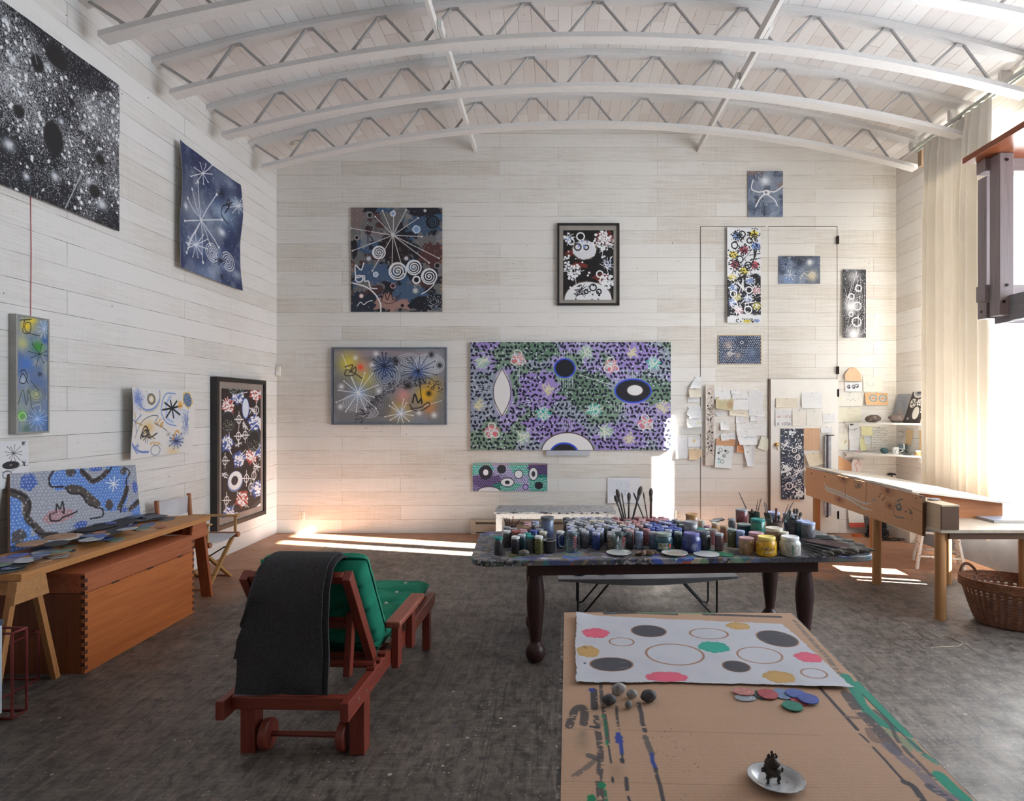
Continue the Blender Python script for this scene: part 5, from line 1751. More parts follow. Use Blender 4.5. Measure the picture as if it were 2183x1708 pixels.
# dark wool blanket over the back
m_wool=mat('charcoal_wool',(44,42,44),(62,59,60),scale=120,rough=.95,bump=.9,bscale=210)
bt=thing('wool_blanket','charcoal wool blanket folded over the back of the lounge','blanket',LG(-.04,-.1,.35),RZ,None)
def drape(name,xa,xb,zend,off,y_front,wob,zend2=None):
 """hangs behind the back frame, goes over the top and a little way down the pad"""
 prof=[]
 hang=[(-.137-off,z)for z in np.linspace(zend,.82,22)]
 topc=[(-.125-off+.01,.875),(-.10,.912+off),(-.05,.934+off),(.01,.942+off),(.06,.938+off),(.10,.92+off),(.125+off,.88),(.145+off,.84)]
 prof=hang+topc[:4+y_front]
 n,m=34,len(prof)
 P=np.zeros((m,n,3))
 for i,(y,z)in enumerate(prof):
  for j in range(n):
   u=j/(n-1)
   x=xa+(xb-xa)*u
   k=max(0,1-i/20)
   yy=y+wob*k*math.sin(u*7+off*200)*.012+.006*math.sin(i*.5+u*4)
   zz=z
   if zend2 is not None and i<22:
    t_=i/21.0
    zz=z+(zend2-zend)*(1-t_)*u
    # droops at the far corner
   d=max(0,.16-u)/.16
   q_=min(1,max(0,(z-.5)/.44))
   zz-=.15*d**2*q_*q_*(3-2*q_)
   P[i,j]=LG(x-.02*k*(1-u)+(.02*(1-k)if u<.3 else 0),yy,zz)
 return sheet(name,P[::-1],np.ones((m,n,3))*.2,.011,m_wool,bt,hint=(0,-1,.2),full_back=True)
drape('blanket_layer',-.236,.15,.36,.0,4,1.0,.352)
drape('blanket_layer',-.232,.19,.355,.014,4,.8,.36)
drape('blanket_layer',-.224,.165,.53,.030,3,.8,.36)
# ------------------------------------------------------------------ the paint table
TT=.71  # top of the paint table
TR=math.radians(3.0)
TCX,TCY=.745,4.50
def TB(u,v,z=TT):
 c,s=math.cos(TR),math.sin(TR)
 return Vector((TCX+u*c-v*s,TCY+u*s+v*c,z))
def TBinv(x,y):
 c,s=math.cos(TR),math.sin(TR)
 dx,dy=x-TCX,y-TCY
 return dx*c+dy*s,-dx*s+dy*c
def splat_mat(name):
 t=NT(name)
 vec=t.coords('Object')
 nz=t.add('ShaderNodeTexNoise')
 nz.inputs['Scale'].default_value=7
 nz.inputs['Detail'].default_value=5
 t.link(vec,nz.inputs['Vector'])
 mx=t.add('ShaderNodeMix',data_type='VECTOR')
 mx.inputs[0].default_value=.13
 t.link(vec,mx.inputs[4])
 t.link(nz.outputs['Color'],mx.inputs[5])
 mp=t.add('ShaderNodeMapping')
 mp.inputs['Scale'].default_value=(14,22,16)
 t.link(mx.outputs[1],mp.inputs['Vector'])
 vo=t.add('ShaderNodeTexVoronoi')
 vo.inputs['Scale'].default_value=1.2
 t.link(mp.outputs[0],vo.inputs['Vector'])
 sc=t.add('ShaderNodeSeparateColor')
 t.link(vo.outputs['Color'],sc.inputs[0])
 stops=[(0,(119,111,106)),(.10,(85,88,127)),(.18,(145,140,153)),(.27,(156,135,109)),(.35,(75,127,127)),(.43,(135,93,85)),(.48,(114,119,163)),(.57,(174,166,145)),(.64,(195,192,208)),(.70,(93,91,96)),(.78,(127,153,124)),(.84,(169,150,189)),(.89,(182,85,72)),(.92,(78,101,182)),(.96,(62,166,145))]
 a=t.ramp(sc.outputs[0],stops,'CONSTANT')
 vo2=t.add('ShaderNodeTexVoronoi')
 vo2.inputs['Scale'].default_value=3.4
 t.link(mp.outputs[0],vo2.inputs['Vector'])
 sc2=t.add('ShaderNodeSeparateColor')
 t.link(vo2.outputs['Color'],sc2.inputs[0])
 b=t.ramp(sc2.outputs[1],[(0,(70,66,66)),(.2,(128,122,120)),(.35,(52,50,58)),(.5,(160,156,164)),(.62,(86,96,86)),(.75,(104,84,70)),(.88,(70,80,120))],'CONSTANT')
 col=t.mix(t.ramp(t.noise(vec,4,4),[(.42,(0,0,0,1)),(.52,(1,1,1,1))]),a,b)
 # the brush end of the table is worn to dark grey
 sp=t.add('ShaderNodeSeparateXYZ')
 t.link(vec,sp.inputs[0])
 g=t.ramp(t.math('ADD',sp.outputs[0],t.math('MULTIPLY',t.noise(vec,5),.8)),[(.75,(0,0,0,1)),(1.2,(.75,.75,.75,1))])
 col=t.mix(g,col,(72,72,80))
 t.base(col)
 t.rough(.45)
 t.bump(t.noise(vec,34,3),.35,.004)
 return t.m
m_splat=splat_mat('paint_crusted_top')
m_mahog=wood('dark_mahogany',(50,26,25),(66,36,33),'Z',1,.4,(38,20,18))
m_mahogx=wood('dark_mahogany_rail',(50,26,25),(66,36,33),'X',1,.4,(38,20,18))
th=thing('paint_table','dark table with turned legs and paint-crusted top crowded with jars','table',(TCX,TCY,0),TR)
L2,D2,rc=1.33,.475,.13
pl=[]
for sx,sy,a0 in((1,-1,-PI/2),(1,1,0),(-1,1,PI/2),(-1,-1,PI)):
 for k in range(9):
  a=a0+PI/2*k/8
  pl.append((sx*(L2-rc)+rc*math.cos(a),sy*(D2-rc)+rc*math.sin(a)))
Mt=Matrix.Translation((TCX,TCY,0))@Matrix.Rotation(TR,4,'Z')
MB().prism(pl,TT-.038,TT,Mt).build('tabletop',m_splat,th,smooth=30,bevel=.006)
for(a,b)in(((-.965,-.375),(.965,-.335)),((-.965,.335),(.965,.375)),((-.965,-.335),(-.925,.335)),((.925,-.335),(.965,.335))):
 mb=MB()
 pts=[TB(x,y,z)for z in(TT-.125,TT-.038)for y in(a[1],b[1])for x in(a[0],b[0])]
 mb.add(pts,[(0,2,3,1),(4,5,7,6),(0,1,5,4),(2,6,7,3),(0,4,6,2),(1,3,7,5)])
 mb.build('apron',m_mahogx,th,smooth=0,bevel=.002)
LEG=[(0,0),(.03,.0),(.05,.014),(.064,.04),(.067,.066),(.062,.092),(.048,.115),(.036,.128),(.034,.136),(.036,.15),(.044,.22),(.055,.32),(.061,.40),(.060,.45),(.054,.51),(.046,.56),(.044,.585),(0,.585)]
for u in(-.912,.905):
 for v in(-.30,.30):
  MB().lathe(LEG,TB(u,v,0),28).build('leg',m_mahog,th,smooth=60)
ROOTM.pop('x',None)
# ---- jars
m_paintglass={}
BODY={'charcoal':(58,56,58),'black':(34,32,40),'dark teal':(34,70,76),'grey-green':(64,70,66),'olive':(92,88,44),'deep blue':(44,62,122),'slate grey':(98,98,104),'blue-grey':(92,104,132),'umber':(92,80,70),'rose':(142,88,84),'dull red':(120,70,70),'pale blue':(142,156,184),'petrol blue':(38,80,96),'bottle green':(40,60,52),'royal blue':(54,62,122),'violet-brown':(90,64,66),'ochre':(168,124,74),'stone grey':(140,138,140),'maroon':(120,62,66),'emerald':(26,112,92),'brown-ochre':(128,98,66),'tan':(158,124,88),'yellow':(222,166,34),'chalk white':(176,174,164),'moss':(84,88,56),'sky blue':(104,122,170),'rust':(126,78,48)}
LIDC={'teal':(38,128,122),'white':(206,206,206),'silver':(164,166,172),'cream':(196,188,172),'grey':(146,146,150),'lilac':(156,160,190),'pink':(180,142,142),'rose':(166,118,120),'blue':(70,84,150),'pale blue':(150,164,196),'brick':(160,92,84),'tan':(168,140,112),'green-grey':(140,152,146),'violet':(104,100,156),'ochre':(176,136,90),'yellow':(226,200,110),'dark grey':(96,100,104),'mauve':(178,140,150),'black':(48,46,50)}
for k,c in BODY.items():
 m_paintglass[k]=mat('jar_'+k.replace(' ','_').replace('-','_'),[v*.86 for v in c],[min(255,v*1.1+4)for v in c],scale=34,rough=.35,coat=.5,specks=(70,.66,[min(255,v*1.5+30)for v in c]))
m_lid={k:mat('lid_'+k.replace(' ','_').replace('-','_'),[min(250,v*1.03)for v in c],[min(255,v*1.17)for v in c],scale=50,rough=.45,specks=(60,.7,[v*.6 for v in c]))for k,c in LIDC.items()}
def jar_proto(name,r,h,kind):
 """origin at the centre of the base"""
 t=bpy.data.objects.new(name,None)
 t.empty_display_size=.03
 COL.objects.link(t)
 ROOTM[t.name]=Matrix.Identity(4)
 if kind=='slim':
  prof=[(0,0),(r*.86,0),(r,.006),(r,h*.70),(r*.94,h*.78),(r*.86,h*.83),(r*.86,h*.87),(0,h*.87)]
  lr,lh=r*.97,h*.145
 elif kind=='squat':
  prof=[(0,0),(r*.88,0),(r,.009),(r,h*.6),(r*.96,h*.7),(r*.86,h*.77),(r*.82,h*.8),(r*.82,h*.86),(0,h*.86)]
  lr,lh=r*.85,h*.16
 else:
  prof=[(0,0),(r*.92,0),(r,.006),(r,h*.86),(r*.95,h*.88),(0,h*.88)]
  lr,lh=r*1.02,h*.12
 MB().lathe(prof,n=22).build('glass_body',m_paintglass['charcoal'],t,smooth=50)
 MB().lathe([(0,h-lh),(lr,h-lh),(lr,h-.004),(lr-.003,h-.0005),(lr-.006,h-.0005),(lr-.008,h-.002),(0,h-.002)],n=22).build('lid',m_lid['grey'],t,smooth=40)
 return t
PROTO={}
placed=[]
def jar(px,py,r,h,kind,lid,body,label,mode='lid',z0=TT,group='paint jars on the paint table'):
 if mode=='lid':
  q=at_z(px,py+2.2,z0+h)
 elif mode=='base':
  q=at_z(px,py,z0)
  q=Vector((q.x*(q.y+r)/q.y,q.y+r,z0))
 else:
  q=Vector((px,py,0))
 if z0==TT:  # never let two jars share the same spot
  vd=Vector((q.x,q.y)).normalized()
  for _ in range(40):
   hit=[(a,b,c)for a,b,c in placed if math.hypot(q.x-a,q.y-b)<r+c+.0005]
   if not hit:
    break
   a,b,c=hit[0]
   away=Vector((q.x-a,q.y-b))
   sgn=1 if away.dot(vd)>=0 else-1
   u1,v1=TBinv(q.x+vd.x*.004*sgn,q.y+vd.y*.004*sgn)
   if abs(v1)<D2-r and abs(away.dot(vd))>.004:
    q=Vector((q.x+vd.x*.004*sgn,q.y+vd.y*.004*sgn,q.z))
   else:
    away.normalize()
    q=Vector((q.x+away.x*.004,q.y+away.y*.004,q.z))
 key=(round(r,4),round(h,3),kind)
 loc=(q.x,q.y,z0+.0004)
 if key not in PROTO:
  o=PROTO[key]=jar_proto('paint_jar',r,h,kind)
  o.location=loc
 else:
  o=dup(PROTO[key],loc)
 o.rotation_euler=(0,0,R.uniform(0,6))
 recolour(o,{'glass_body':m_paintglass[body],'lid':m_lid[lid]})
 setp(o,label,'jar',group)
 if z0==TT:
  placed.append((q.x,q.y,r))
 return o,q
S=(.0285,.114,'slim')
# front row and larger jars, each described
jar(1063,1184,*S,'teal','charcoal','teal-lidded charcoal jar, first at the lounge end of the paint table','base')
jar(1080.7,1129,*S,'white','charcoal','white-lidded dark jar behind the teal-lidded one at the lounge end')
jar(1099,1182,*S,'white','black','white-lidded black jar beside the small stone','base')
jar(1112,1137,*S,'silver','dark teal','silver-lidded dark teal jar half hidden behind the black jar')
jar(1123.5,1135.5,*S,'teal','dark teal','teal-lidded dark teal jar behind another teal lid')
jar(1131,1181,*S,'teal','grey-green','teal-lidded grey-green jar in front, next to the olive jar','base')
jar(1148.5,1182,.0295,.118,'slim','white','olive','olive green jar with pale lid beside the black pot','base')
jar(1166.7,1099.3,.047,.19,'straight','dark grey','blue-grey','tall wide blue-grey jar rising above the small ones')
jar(1195,1130,*S,'white','deep blue','white-lidded deep blue jar behind the measuring jug handle')
jar(1247,1168.5,*S,'silver','slate grey','slate grey jar standing alone between measuring jug and blue jar','base')
jar(1271,1172.5,*S,'lilac','deep blue','lilac-lidded blue jar beside the measuring cup on the saucer','base')
jar(1303,1136,*S,'grey','umber','umber jar partly behind the measuring cup on the saucer')
jar(1343,1127,*S,'pink','rose','rose-brown jar with pink lid just behind the measuring cup')
jar(1362.6,1171,*S,'pale blue','pale blue','pale blue plastic jar in the front row','base')
jar(1378,1125.5,*S,'rose','dull red','dull red jar behind the pale blue plastic one')
jar(1393,1171,*S,'silver','blue-grey','blue-grey jar beside the big petrol blue labelled jar','base')
oG,qG=jar(1415,1178,.0615,.122,'squat','green-grey','petrol blue','big petrol blue jar with printed paper label behind the saucers','base')
jar(1445.5,1171,*S,'green-grey','bottle green','bottle green jar between two big squat blue jars','base')
oB,qB=jar(1474,1180,.063,.126,'squat','violet','royal blue','big royal blue squat jar with violet lid','base')
jar(1498.5,1132,.054,.125,'squat','dark grey','black','squat black jar behind the royal blue one')
jar(1533,1176,.0285,.118,'straight','silver','violet-brown','narrow violet-brown jar in front of the pink cup','base')
jar(1472,1109,.05,.15,'straight','grey','stone grey','tall stone grey jar behind the royal blue one')
jar(1475,1093,.046,.13,'straight','ochre','ochre','ochre jar standing at the back edge under the wall socket',z0=TT+.05)
jar(1586,1114.5,.051,.10,'straight','green-grey','petrol blue','low dark teal jar beneath the maroon one')
jar(1581,1083,.046,.105,'straight','grey','maroon','maroon jar perched on another jar at the back',z0=TT+.075)
jar(1615.5,1103.5,.05,.155,'straight','teal','emerald','emerald jar with teal lid in front of the brush pots')
jar(1650,1122.5,.067,.14,'squat','cream','brown-ochre','big brown-ochre squat jar with printed band')
jar(1671,1128,.0305,.13,'straight','cream','moss','small moss jar before the big brown-ochre one')
jar(1612,1132.5,.0585,.12,'squat','mauve','dull red','squat dull red jar with mauve lid behind the tan one')
jar(1591,1184,.0485,.108,'straight','pink','tan','tan straight jar with pinkish lid at the front edge','base')
oY,qY=jar(1634,1189,.0665,.125,'squat','yellow','yellow','bright yellow squat jar at the front edge','base')
oW,qW=jar(1684,1189,.0675,.125,'squat','white','chalk white','chalk white squat jar streaked with green at the front edge','base')
jar(1560,1125.5,.031,.125,'straight','green-grey','moss','paint-streaked moss green jar beside the sky blue one')
jar(1578.5,1128,.03,.122,'slim','pale blue','sky blue','sky blue slim jar beside the moss green one')
jar(1544,1118.5,.029,.12,'straight','tan','rust','rust brown jar behind the pink cup')
jar(1723,1111,.0485,.125,'straight','pale blue','slate grey','slate grey jar with pale blue lid at the back by the brushes')
jar(1712,1107.5,.0485,.12,'straight','pale blue','dark teal','dark teal jar behind the grey jug at the back edge')
jar(1648,1089,.048,.15,'straight','lilac','blue-grey','lilac-lidded jar rising behind the brush pot')
# cluster at the lounge end
LC=[(1081,1121,'grey','umber'),(1094.5,1124,'grey','charcoal'),(1099,1129,'brick','dull red'),(1115,1126.5,'mauve','rose'),(1117,1131,'rose','violet-brown'),(1124,1110.5,'pink','rose'),(1125,1115.5,'mauve','umber'),(1141.5,1109.5,'pale blue','slate grey'),(1142,1115,'grey','charcoal'),(1122,1121,'tan','umber'),(1147.5,1119.5,'silver','slate grey'),(1150,1125,'grey','charcoal'),(1137,1128,'blue','deep blue'),(1139,1133.5,'tan','umber'),(1158,1131,'cream','umber'),(1169.5,1124,'lilac','slate grey'),(1100,1135.5,'pale blue','charcoal'),(1160,1113,'silver','slate grey')]
for k,(px,py,l_,b_)in enumerate(LC):
 q=at_z(px,py+2.2,TT+.114)
 if any(math.hypot(q.x-a,q.y-b)<.0285+c*.8 for a,b,c in placed):
  continue
 jar(px,py,*S,l_,b_,f'{l_}-lidded jar in the cluster at the lounge end, {ORD[k + 1]} of the cluster','lid')
 # the ranks of small jars
rowi=0
for v in np.arange(-.165,.40,.0625):
 rowi+=1
 ci=0
 for u in np.arange(-.66,.14,.0618):
  uu_,vv_=u+R.uniform(-.006,.006)+(.02 if rowi%2 else 0),v+R.uniform(-.006,.006)
  q=TB(uu_,vv_)
  if any(math.hypot(q.x-a,q.y-b)<.0275+c for a,b,c in placed):
   continue
  ci+=1
  pxx=VX+q.x/q.y*FPX
  pb=max(0,min(.9,(pxx-1335)/60+(rowi-5)*.2))
  if pxx>1380 and rowi<8:
   l_,b_=R.choice([('blue','royal blue'),('blue','deep blue'),('pale blue','blue-grey'),('lilac','deep blue'),('blue','royal blue')])
  elif R.random()<pb:
   l_,b_=R.choice([('rose','dull red'),('pink','rose'),('rose','rose'),('pink','umber'),('mauve','maroon')])
  else:
   l_,b_=R.choice([('grey','slate grey'),('silver','slate grey'),('cream','umber'),('lilac','blue-grey'),('silver','umber'),('dark grey','charcoal')])
  jar(q.x,q.y,*S,l_,b_,f'small {l_}-lidded jar, {ORD[ci]} from the tall blue-grey jar in the {ORD[rowi]} rank','xy')
  # back rank towards the brushes
for k,(px,py,l_,b_)in enumerate([(1410,1105,'dark grey','bottle green'),(1428,1108,'dark grey','moss'),(1439,1105,'grey','umber'),(1450,1109,'green-grey','moss'),(1440,1116,'white','sky blue'),(1455,1116,'green-grey','dark teal'),(1495,1106.5,'cream','chalk white'),(1494,1124,'teal','emerald'),(1508,1118,'mauve','rose'),(1560,1103,'silver','slate grey'),(1525,1112,'cream','ochre')]):
 q=at_z(px,py+2.2,TT+.114)
 if any(math.hypot(q.x-a,q.y-b)<.027+c*.95 for a,b,c in placed):
  continue
 jar(px,py,*S,l_,b_,f'{l_}-lidded jar along the back edge behind the blue jars, {ORD[k + 1]} towards the brushes','lid')
def jar_patch(o,q,r,h0,h1,a0,a1,pw,ph,bg,fn,name='paper_label'):
 """curved label on a jar, angles measured from the side facing the camera"""
 p=Paint(pw,ph,bg,None,5)
 fn(p)
 base=Vector(o.location)
 to=math.atan2(-base.y,-base.x)
 th_=np.linspace(a0,a1,p.w)[None,:]
 z=np.linspace(h1,h0,p.h)[:,None]
 P=np.zeros((p.h,p.w,3))
 P[...,0]=base.x+(r+.0012)*np.cos(to+th_)
 P[...,1]=base.y+(r+.0012)*np.sin(to+th_)
 P[...,2]=base.z+z
 ROOTM['_j']=Matrix.Translation(base)@Matrix.Rotation(o.rotation_euler[2],4,'Z')
 fake=type('F',(),{'name':'_j'})()
 d=Vector((math.cos(to),math.sin(to),0))
 s=sheet(name,P,p.a,.0008,None,None,hint=tuple(d),full_back=True)
 # re-home under the jar
 Mw=Matrix.Translation(s.location)
 Mi=ROOTM['_j'].inverted()@Mw
 s.data.transform(Mi)
 s.location=(0,0,0)
 s.parent=o
 return s
def lab1(p):
 p.line([(0,0),(99,0),(99,48),(0,48),(0,0)],3,(60,60,56)).text('GOLDEN',6,7,98,27,(26,30,34),4.2)
 p.write(8,32,84,46,2,(70,74,70),1.6)
jar_patch(oG,qG,.0615,.02,.062,-.62,.5,100,50,(172,176,158),lab1)
jar_patch(oG,qG,.0615,.03,.058,.62,.82,14,24,(226,84,44),lambda p:p.ell(7,12,5,9,(236,96,52)),'orange_sticker')
jar_patch(oY,qY,.0665,.022,.066,-.25,.8,90,44,(222,166,34),lambda p:p.dots(60,(0,0,90,44),1,5,(206,196,170)).text('GOLDEN',8,5,88,22,(40,34,30),4).dots(34,(0,0,90,44),1,3.5,(222,166,34)))
jar_patch(oB,qB,.063,.02,.072,-.1,.72,60,44,(66,72,130),lambda p:p.ell(32,24,24,18,(152,158,176),rough=.2).dots(50,(0,0,60,44),1,4,(66,72,130)))
jar_patch(oW,qW,.0675,.012,.078,.18,.34,16,50,(150,152,140),lambda p:p.line([(8,0),(8,48)],9,(30,110,66)),'green_drip')
# ---- pot, jugs, saucers and small things on the table
m_blackpot=mat('black_enamel',(34,33,36),(48,46,50),rough=.3,coat=.4,specks=(40,.68,(120,120,124)))
m_dish=mat('white_stoneware',(206,206,202),(216,216,212),rough=.3,coat=.3)
m_glassy=thin_glass('clear_jug_glass',(222,232,234),.14)
q=at_z(1171,1181,TT)
th=thing('black_pot','small black enamel pot beside the olive jar','pot',(q.x,q.y+.042,TT+.0004))
MB().lathe([(0,0),(.03,0),(.036,.01),(.04,.07),(.044,.082),(.0435,.084),(.038,.072),(.034,.012),(0,.008)],(q.x,q.y+.042,TT+.0004),24).build('bowl',m_blackpot,th,smooth=60)
MB().tube([(q.x+.0432*math.cos(a),q.y+.042+.0432*math.sin(a),TT+.083)for a in np.linspace(0,2*PI,28,endpoint=False)],.0026,6,closed=True).build('rim',mat('pot_rim',(150,150,152),(168,168,170),rough=.3),th)
def measuring(label,px,py,r0,r1,h,hx,hy,red=True,fill=None,z0=TT,lid=None):
 q=at_z(px,py,z0)
 c=Vector((q.x,q.y+r0,z0+.0004))
 th=thing('measuring_jug',label,'measuring jug',c)
 MB().lathe([(0,0),(r0*.92,0),(r0,.008),(r1,h),(r1-.004,h),(r0-.005,.012),(0,.007)],c,30).build('glass_body',m_glassy,th,smooth=60)
 d=Vector((hx,hy,0)).normalized()
 pts=[c+d*(r0*.5+r1*.5-.004+a)+Vector((0,0,z))for a,z in((.0,h*.9),(.022,h*.93),(.036,h*.82),(.037,h*.5),(.03,h*.3),(.0,h*.26))]
 MB().tube(pts,.006,8).build('handle',thin_glass('jug_handle_glass',(214,226,232),.3),th,smooth=60)
 if fill:
  MB().lathe([(0,.008),(r0-.006,.012),(r0+(r1-r0)*.62-.006,h*.62),(0,h*.62)],c,26).build('paint_fill',m_paintglass[fill],th)
 if lid:
  MB().lathe([(0,h),(r1+.001,h),(r1+.001,h+.01),(0,h+.011)],c,26).build('lid',m_lid[lid],th)
 if red:
  to=math.atan2(-c.y,-c.x)
  for k in range(6):
   z=h*(.3+.11*k)
   rr=r0+(r1-r0)*z/h+.0012
   pts=[c+Vector((rr*math.cos(to+a),rr*math.sin(to+a),z))for a in np.linspace(.25,.25+(.55 if k%2 else .35),7)]
   MB().tube(pts,.0013,5).build('red_mark',mat('red_print',(196,60,70),(206,70,80)),th)
  pts=[c+Vector(((r1+.0005)*math.cos(to+a),(r1+.0005)*math.sin(to+a),h*.84+.004*math.sin(9*a)))for a in np.linspace(.2,.8,24)]
  MB().tube(pts,.0015,5).build('red_mark',mat('red_print',(196,60,70),(206,70,80)),th)
 return th,c
measuring('empty glass measuring jug with red marks beside the slate grey jar',1218,1179.6,.046,.056,.125,-1,-.15)
measuring('glass measuring cup with red marks standing behind its saucer',1323,1178,.042,.056,.115,-.3,-1)
measuring('grey-lidded glass jug of slate paint beside the fan of brushes',1688,1141,.042,.05,.15,1,-.3,False,'slate grey',TT,'silver')
q=at_z(1519,1163,TT)
th=thing('plastic_cup','pink-smeared clear plastic cup behind the violet-brown jar','cup',(q.x,q.y+.04,TT+.0004))
p=Paint(80,40,(176,160,166),None,9)
p.blobs(16,.45,.6,(190,110,116),.8,1).blobs(12,.6,.68,(60,130,120),.8,2)
ang=np.linspace(0,2*PI,80)[None,:]
zz=np.linspace(.105,0,40)[:,None]
rr=.032+.012*zz/.105
P_=np.stack([q.x+rr*np.cos(ang),q.y+.04+rr*np.sin(ang),TT+.001+zz+0*ang],-1)
sheet('cup_wall',P_,p.a,.002,parent=th,full_back=True)
MB().lathe([(0,0),(.0315,0),(.0315,.004),(0,.004)],(q.x,q.y+.04,TT+.0006),20).build('cup_base',m_dish,th)
for px,py,r,lb in((1321,1187.5,.083,'white saucer with measuring cup behind it, first of three along the front edge'),(1442,1188.5,.086,'white saucer with beige paint pool, below the labelled jar')):
 q=at_z(px,py,TT)
 c=(q.x,q.y+r*.72,TT+.0004)
 th=thing('saucer',lb,'saucer',c,0,'saucers on the paint table')
 MB().lathe([(0,0),(r*.55,0),(r*.62,.003),(r*.92,.014),(r,.0165),(r*.99,.0185),(r*.9,.0165),(r*.62,.006),(0,.0045)],c,36).build('dish',m_dish,th,smooth=60)
 MB().lathe([(0,.0046),(r*.64,.0067),(r*.66,.0078),(0,.0064)],c,30).build('paint_pool',mat('beige_paint',(188,176,160),(202,192,178),rough=.35)if px>1400 else m_dish,th)
q=at_z(1511,1188.5,TT)
o=MB().lathe([(0,0),(.07,0),(.084,.005),(.084,.0085),(.08,.0095),(0,.0085)],(q.x,q.y+.066,TT+.0004),36).build('jar_lid',mat('pale_lid',(188,190,190),(204,206,206),rough=.4),smooth=50)
setp(o,'large pale grey flat lid lying at the front edge beside a green one','lid')
q=at_z(1551,1187,TT)
o=MB().lathe([(0,0),(.05,0),(.052,.004),(0,.006)],(q.x,q.y+.044,TT+.0004),30).build('jar_lid',mat('green_lid_paint',(28,120,84),(40,138,98),rough=.4),smooth=50)
setp(o,'smaller green flat lid beside the large pale one','lid')
q=at_z(1091,1186,TT)
o=MB().lathe([(0,0),(.033,0),(.034,.003),(0,.004)],(q.x,q.y+.03,TT+.0004),24).build('jar_lid',mat('olive_lid_paint',(116,112,66),(130,126,80),rough=.5),smooth=50)
setp(o,'small olive lid lying before the white-lidded black jar','lid')
def rock(name,c,s,m,seed,label,cat='stone',group=None,sub=3,amp=.18,rz=0.0):
 bm=bmesh.new()
 bmesh.ops.create_icosphere(bm,subdivisions=sub,radius=1)
 for v in bm.verts:
  n=mnoise.noise(v.co*1.1+Vector((seed*7.3,seed,0)))*amp+mnoise.noise(v.co*2.6+Vector((seed,0,seed*3)))*amp*.4
  v.co=v.co*(1+n)
 zmin=min(v.co.z for v in bm.verts)
 Mx=Matrix.Rotation(rz,3,'Z')
 for v in bm.verts:
  p_=Vector((v.co.x*s[0],v.co.y*s[1],(v.co.z-zmin)*s[2]))
  v.co=Mx@p_
 me=bpy.data.meshes.new(name)
 bm.to_mesh(me)
 bm.free()
 me.polygons.foreach_set('use_smooth',[True]*len(me.polygons))
 me.materials.append(m)
 o=bpy.data.objects.new(name,me)
 COL.objects.link(o)
 o.location=c
 return setp(o,label,cat,group)
m_stone_b=mat('speckled_beige_stone',(120,110,100),(142,132,120),scale=40,rough=.7,specks=(120,.6,(90,84,78)))
q=at_z(1116.5,1187,TT)
rock('stone',(q.x,q.y+.025,TT+.0004),(.034,.026,.0195),m_stone_b,3,'rounded beige stone in front of the jars at the lounge end')
m_bark=wood('dry_bark',(96,72,58),(150,128,108),'X',6,.8,(60,44,36))
for k,(px,py,s_,rz_)in enumerate(((1362,1185,(.03,.018,.014),.5),(1373,1187,(.02,.014,.02),1.2),(1382,1186,(.046,.014,.018),-.55),(1392,1184,(.036,.012,.016),-.7))):
 q=at_z(px,py,TT)
 rock('bark_chip',(q.x,q.y+.015,TT+.0006),s_,m_bark,11+k,f'curled dry bark chip between the two white saucers, {ORD[k + 1]} from the measuring cup','bark','bark chips on the paint table',2,.35,rz_)
q=at_z(1560,1170,TT)
M_=Matrix.Translation((q.x,q.y,TT+.0006))@Matrix.Rotation(-.5,4,'Z')
o=MB().prism([(-.055,-.03),(.05,-.035),(.055,.02),(-.05,.03)],0,.003,M_).build('folded_card',mat('stained_card',(150,142,128),(176,168,152),scale=30),smooth=0)
setp(o,'stained folded card lying behind the tan jar','card')
# paint tubes
m_tube=mat('crumpled_tube',(150,150,148),(196,192,186),scale=60,rough=.45,metal=.25,specks=(50,.62,(110,84,88)))
TUBES=[(1500,1112,.06,.2,0),(1512,1110,.07,-.3,0),(1523,1105,.07,.3,1),(1530,1102,.075,-.15,1),(1545,1110,.08,-.1,0),(1556,1112,.075,.15,0),(1550,1108,.07,-.35,1),(1536,1116,.065,.4,0),(1518,1119,.06,.1,0),(1505,1121,.055,-.4,0)]
for k,(px,py,L_,rz_,lv)in enumerate(TUBES):
 z=TT+.1+.012*lv
 q=at_z(px,py,z)
 u_,v_=TBinv(q.x,q.y)
 q=TB(min(max(u_,.35),.68),min(max(v_,.18),.42),TT+.0006+.026*lv+(.05 if k in(2,3)else 0))
 d=Vector((math.cos(rz_),math.sin(rz_),0))
 th=thing('paint_tube',f'crumpled metal paint tube heaped behind the stone grey jar, {ORD[k + 1]} towards the brush pots','paint tube',q,0,'paint tubes on the paint table')
 n_=d.cross(Vector((0,0,1)))
 mb=MB()
 rings=[]
 for i,t_ in enumerate(np.linspace(0,1,7)):
  w_,h_=.019-.003*t_,.004+.010*t_**.6
  rings.append([Vector(q)+d*(L_*(t_-.5))+n_*(w_*math.cos(a))+Vector((0,0,.015+h_*math.sin(a)+.002*math.sin(i*2+k)))for a in np.linspace(0,2*PI,10,endpoint=False)])
 mb.add([p_ for r_ in rings for p_ in r_],[(i*10+j,i*10+(j+1)%10,i*10+10+(j+1)%10,i*10+10+j)for i in range(6)for j in range(10)]+[tuple(range(9,-1,-1)),tuple(60+j for j in range(10))])
 mb.build('tube_body',m_tube,th,smooth=60)
 e_=Vector(q)+d*(L_*.5)+Vector((0,0,.015))
 MB().tube([e_,e_+d*.014],.007,10).build('cap',m_lid['dark grey'],th)
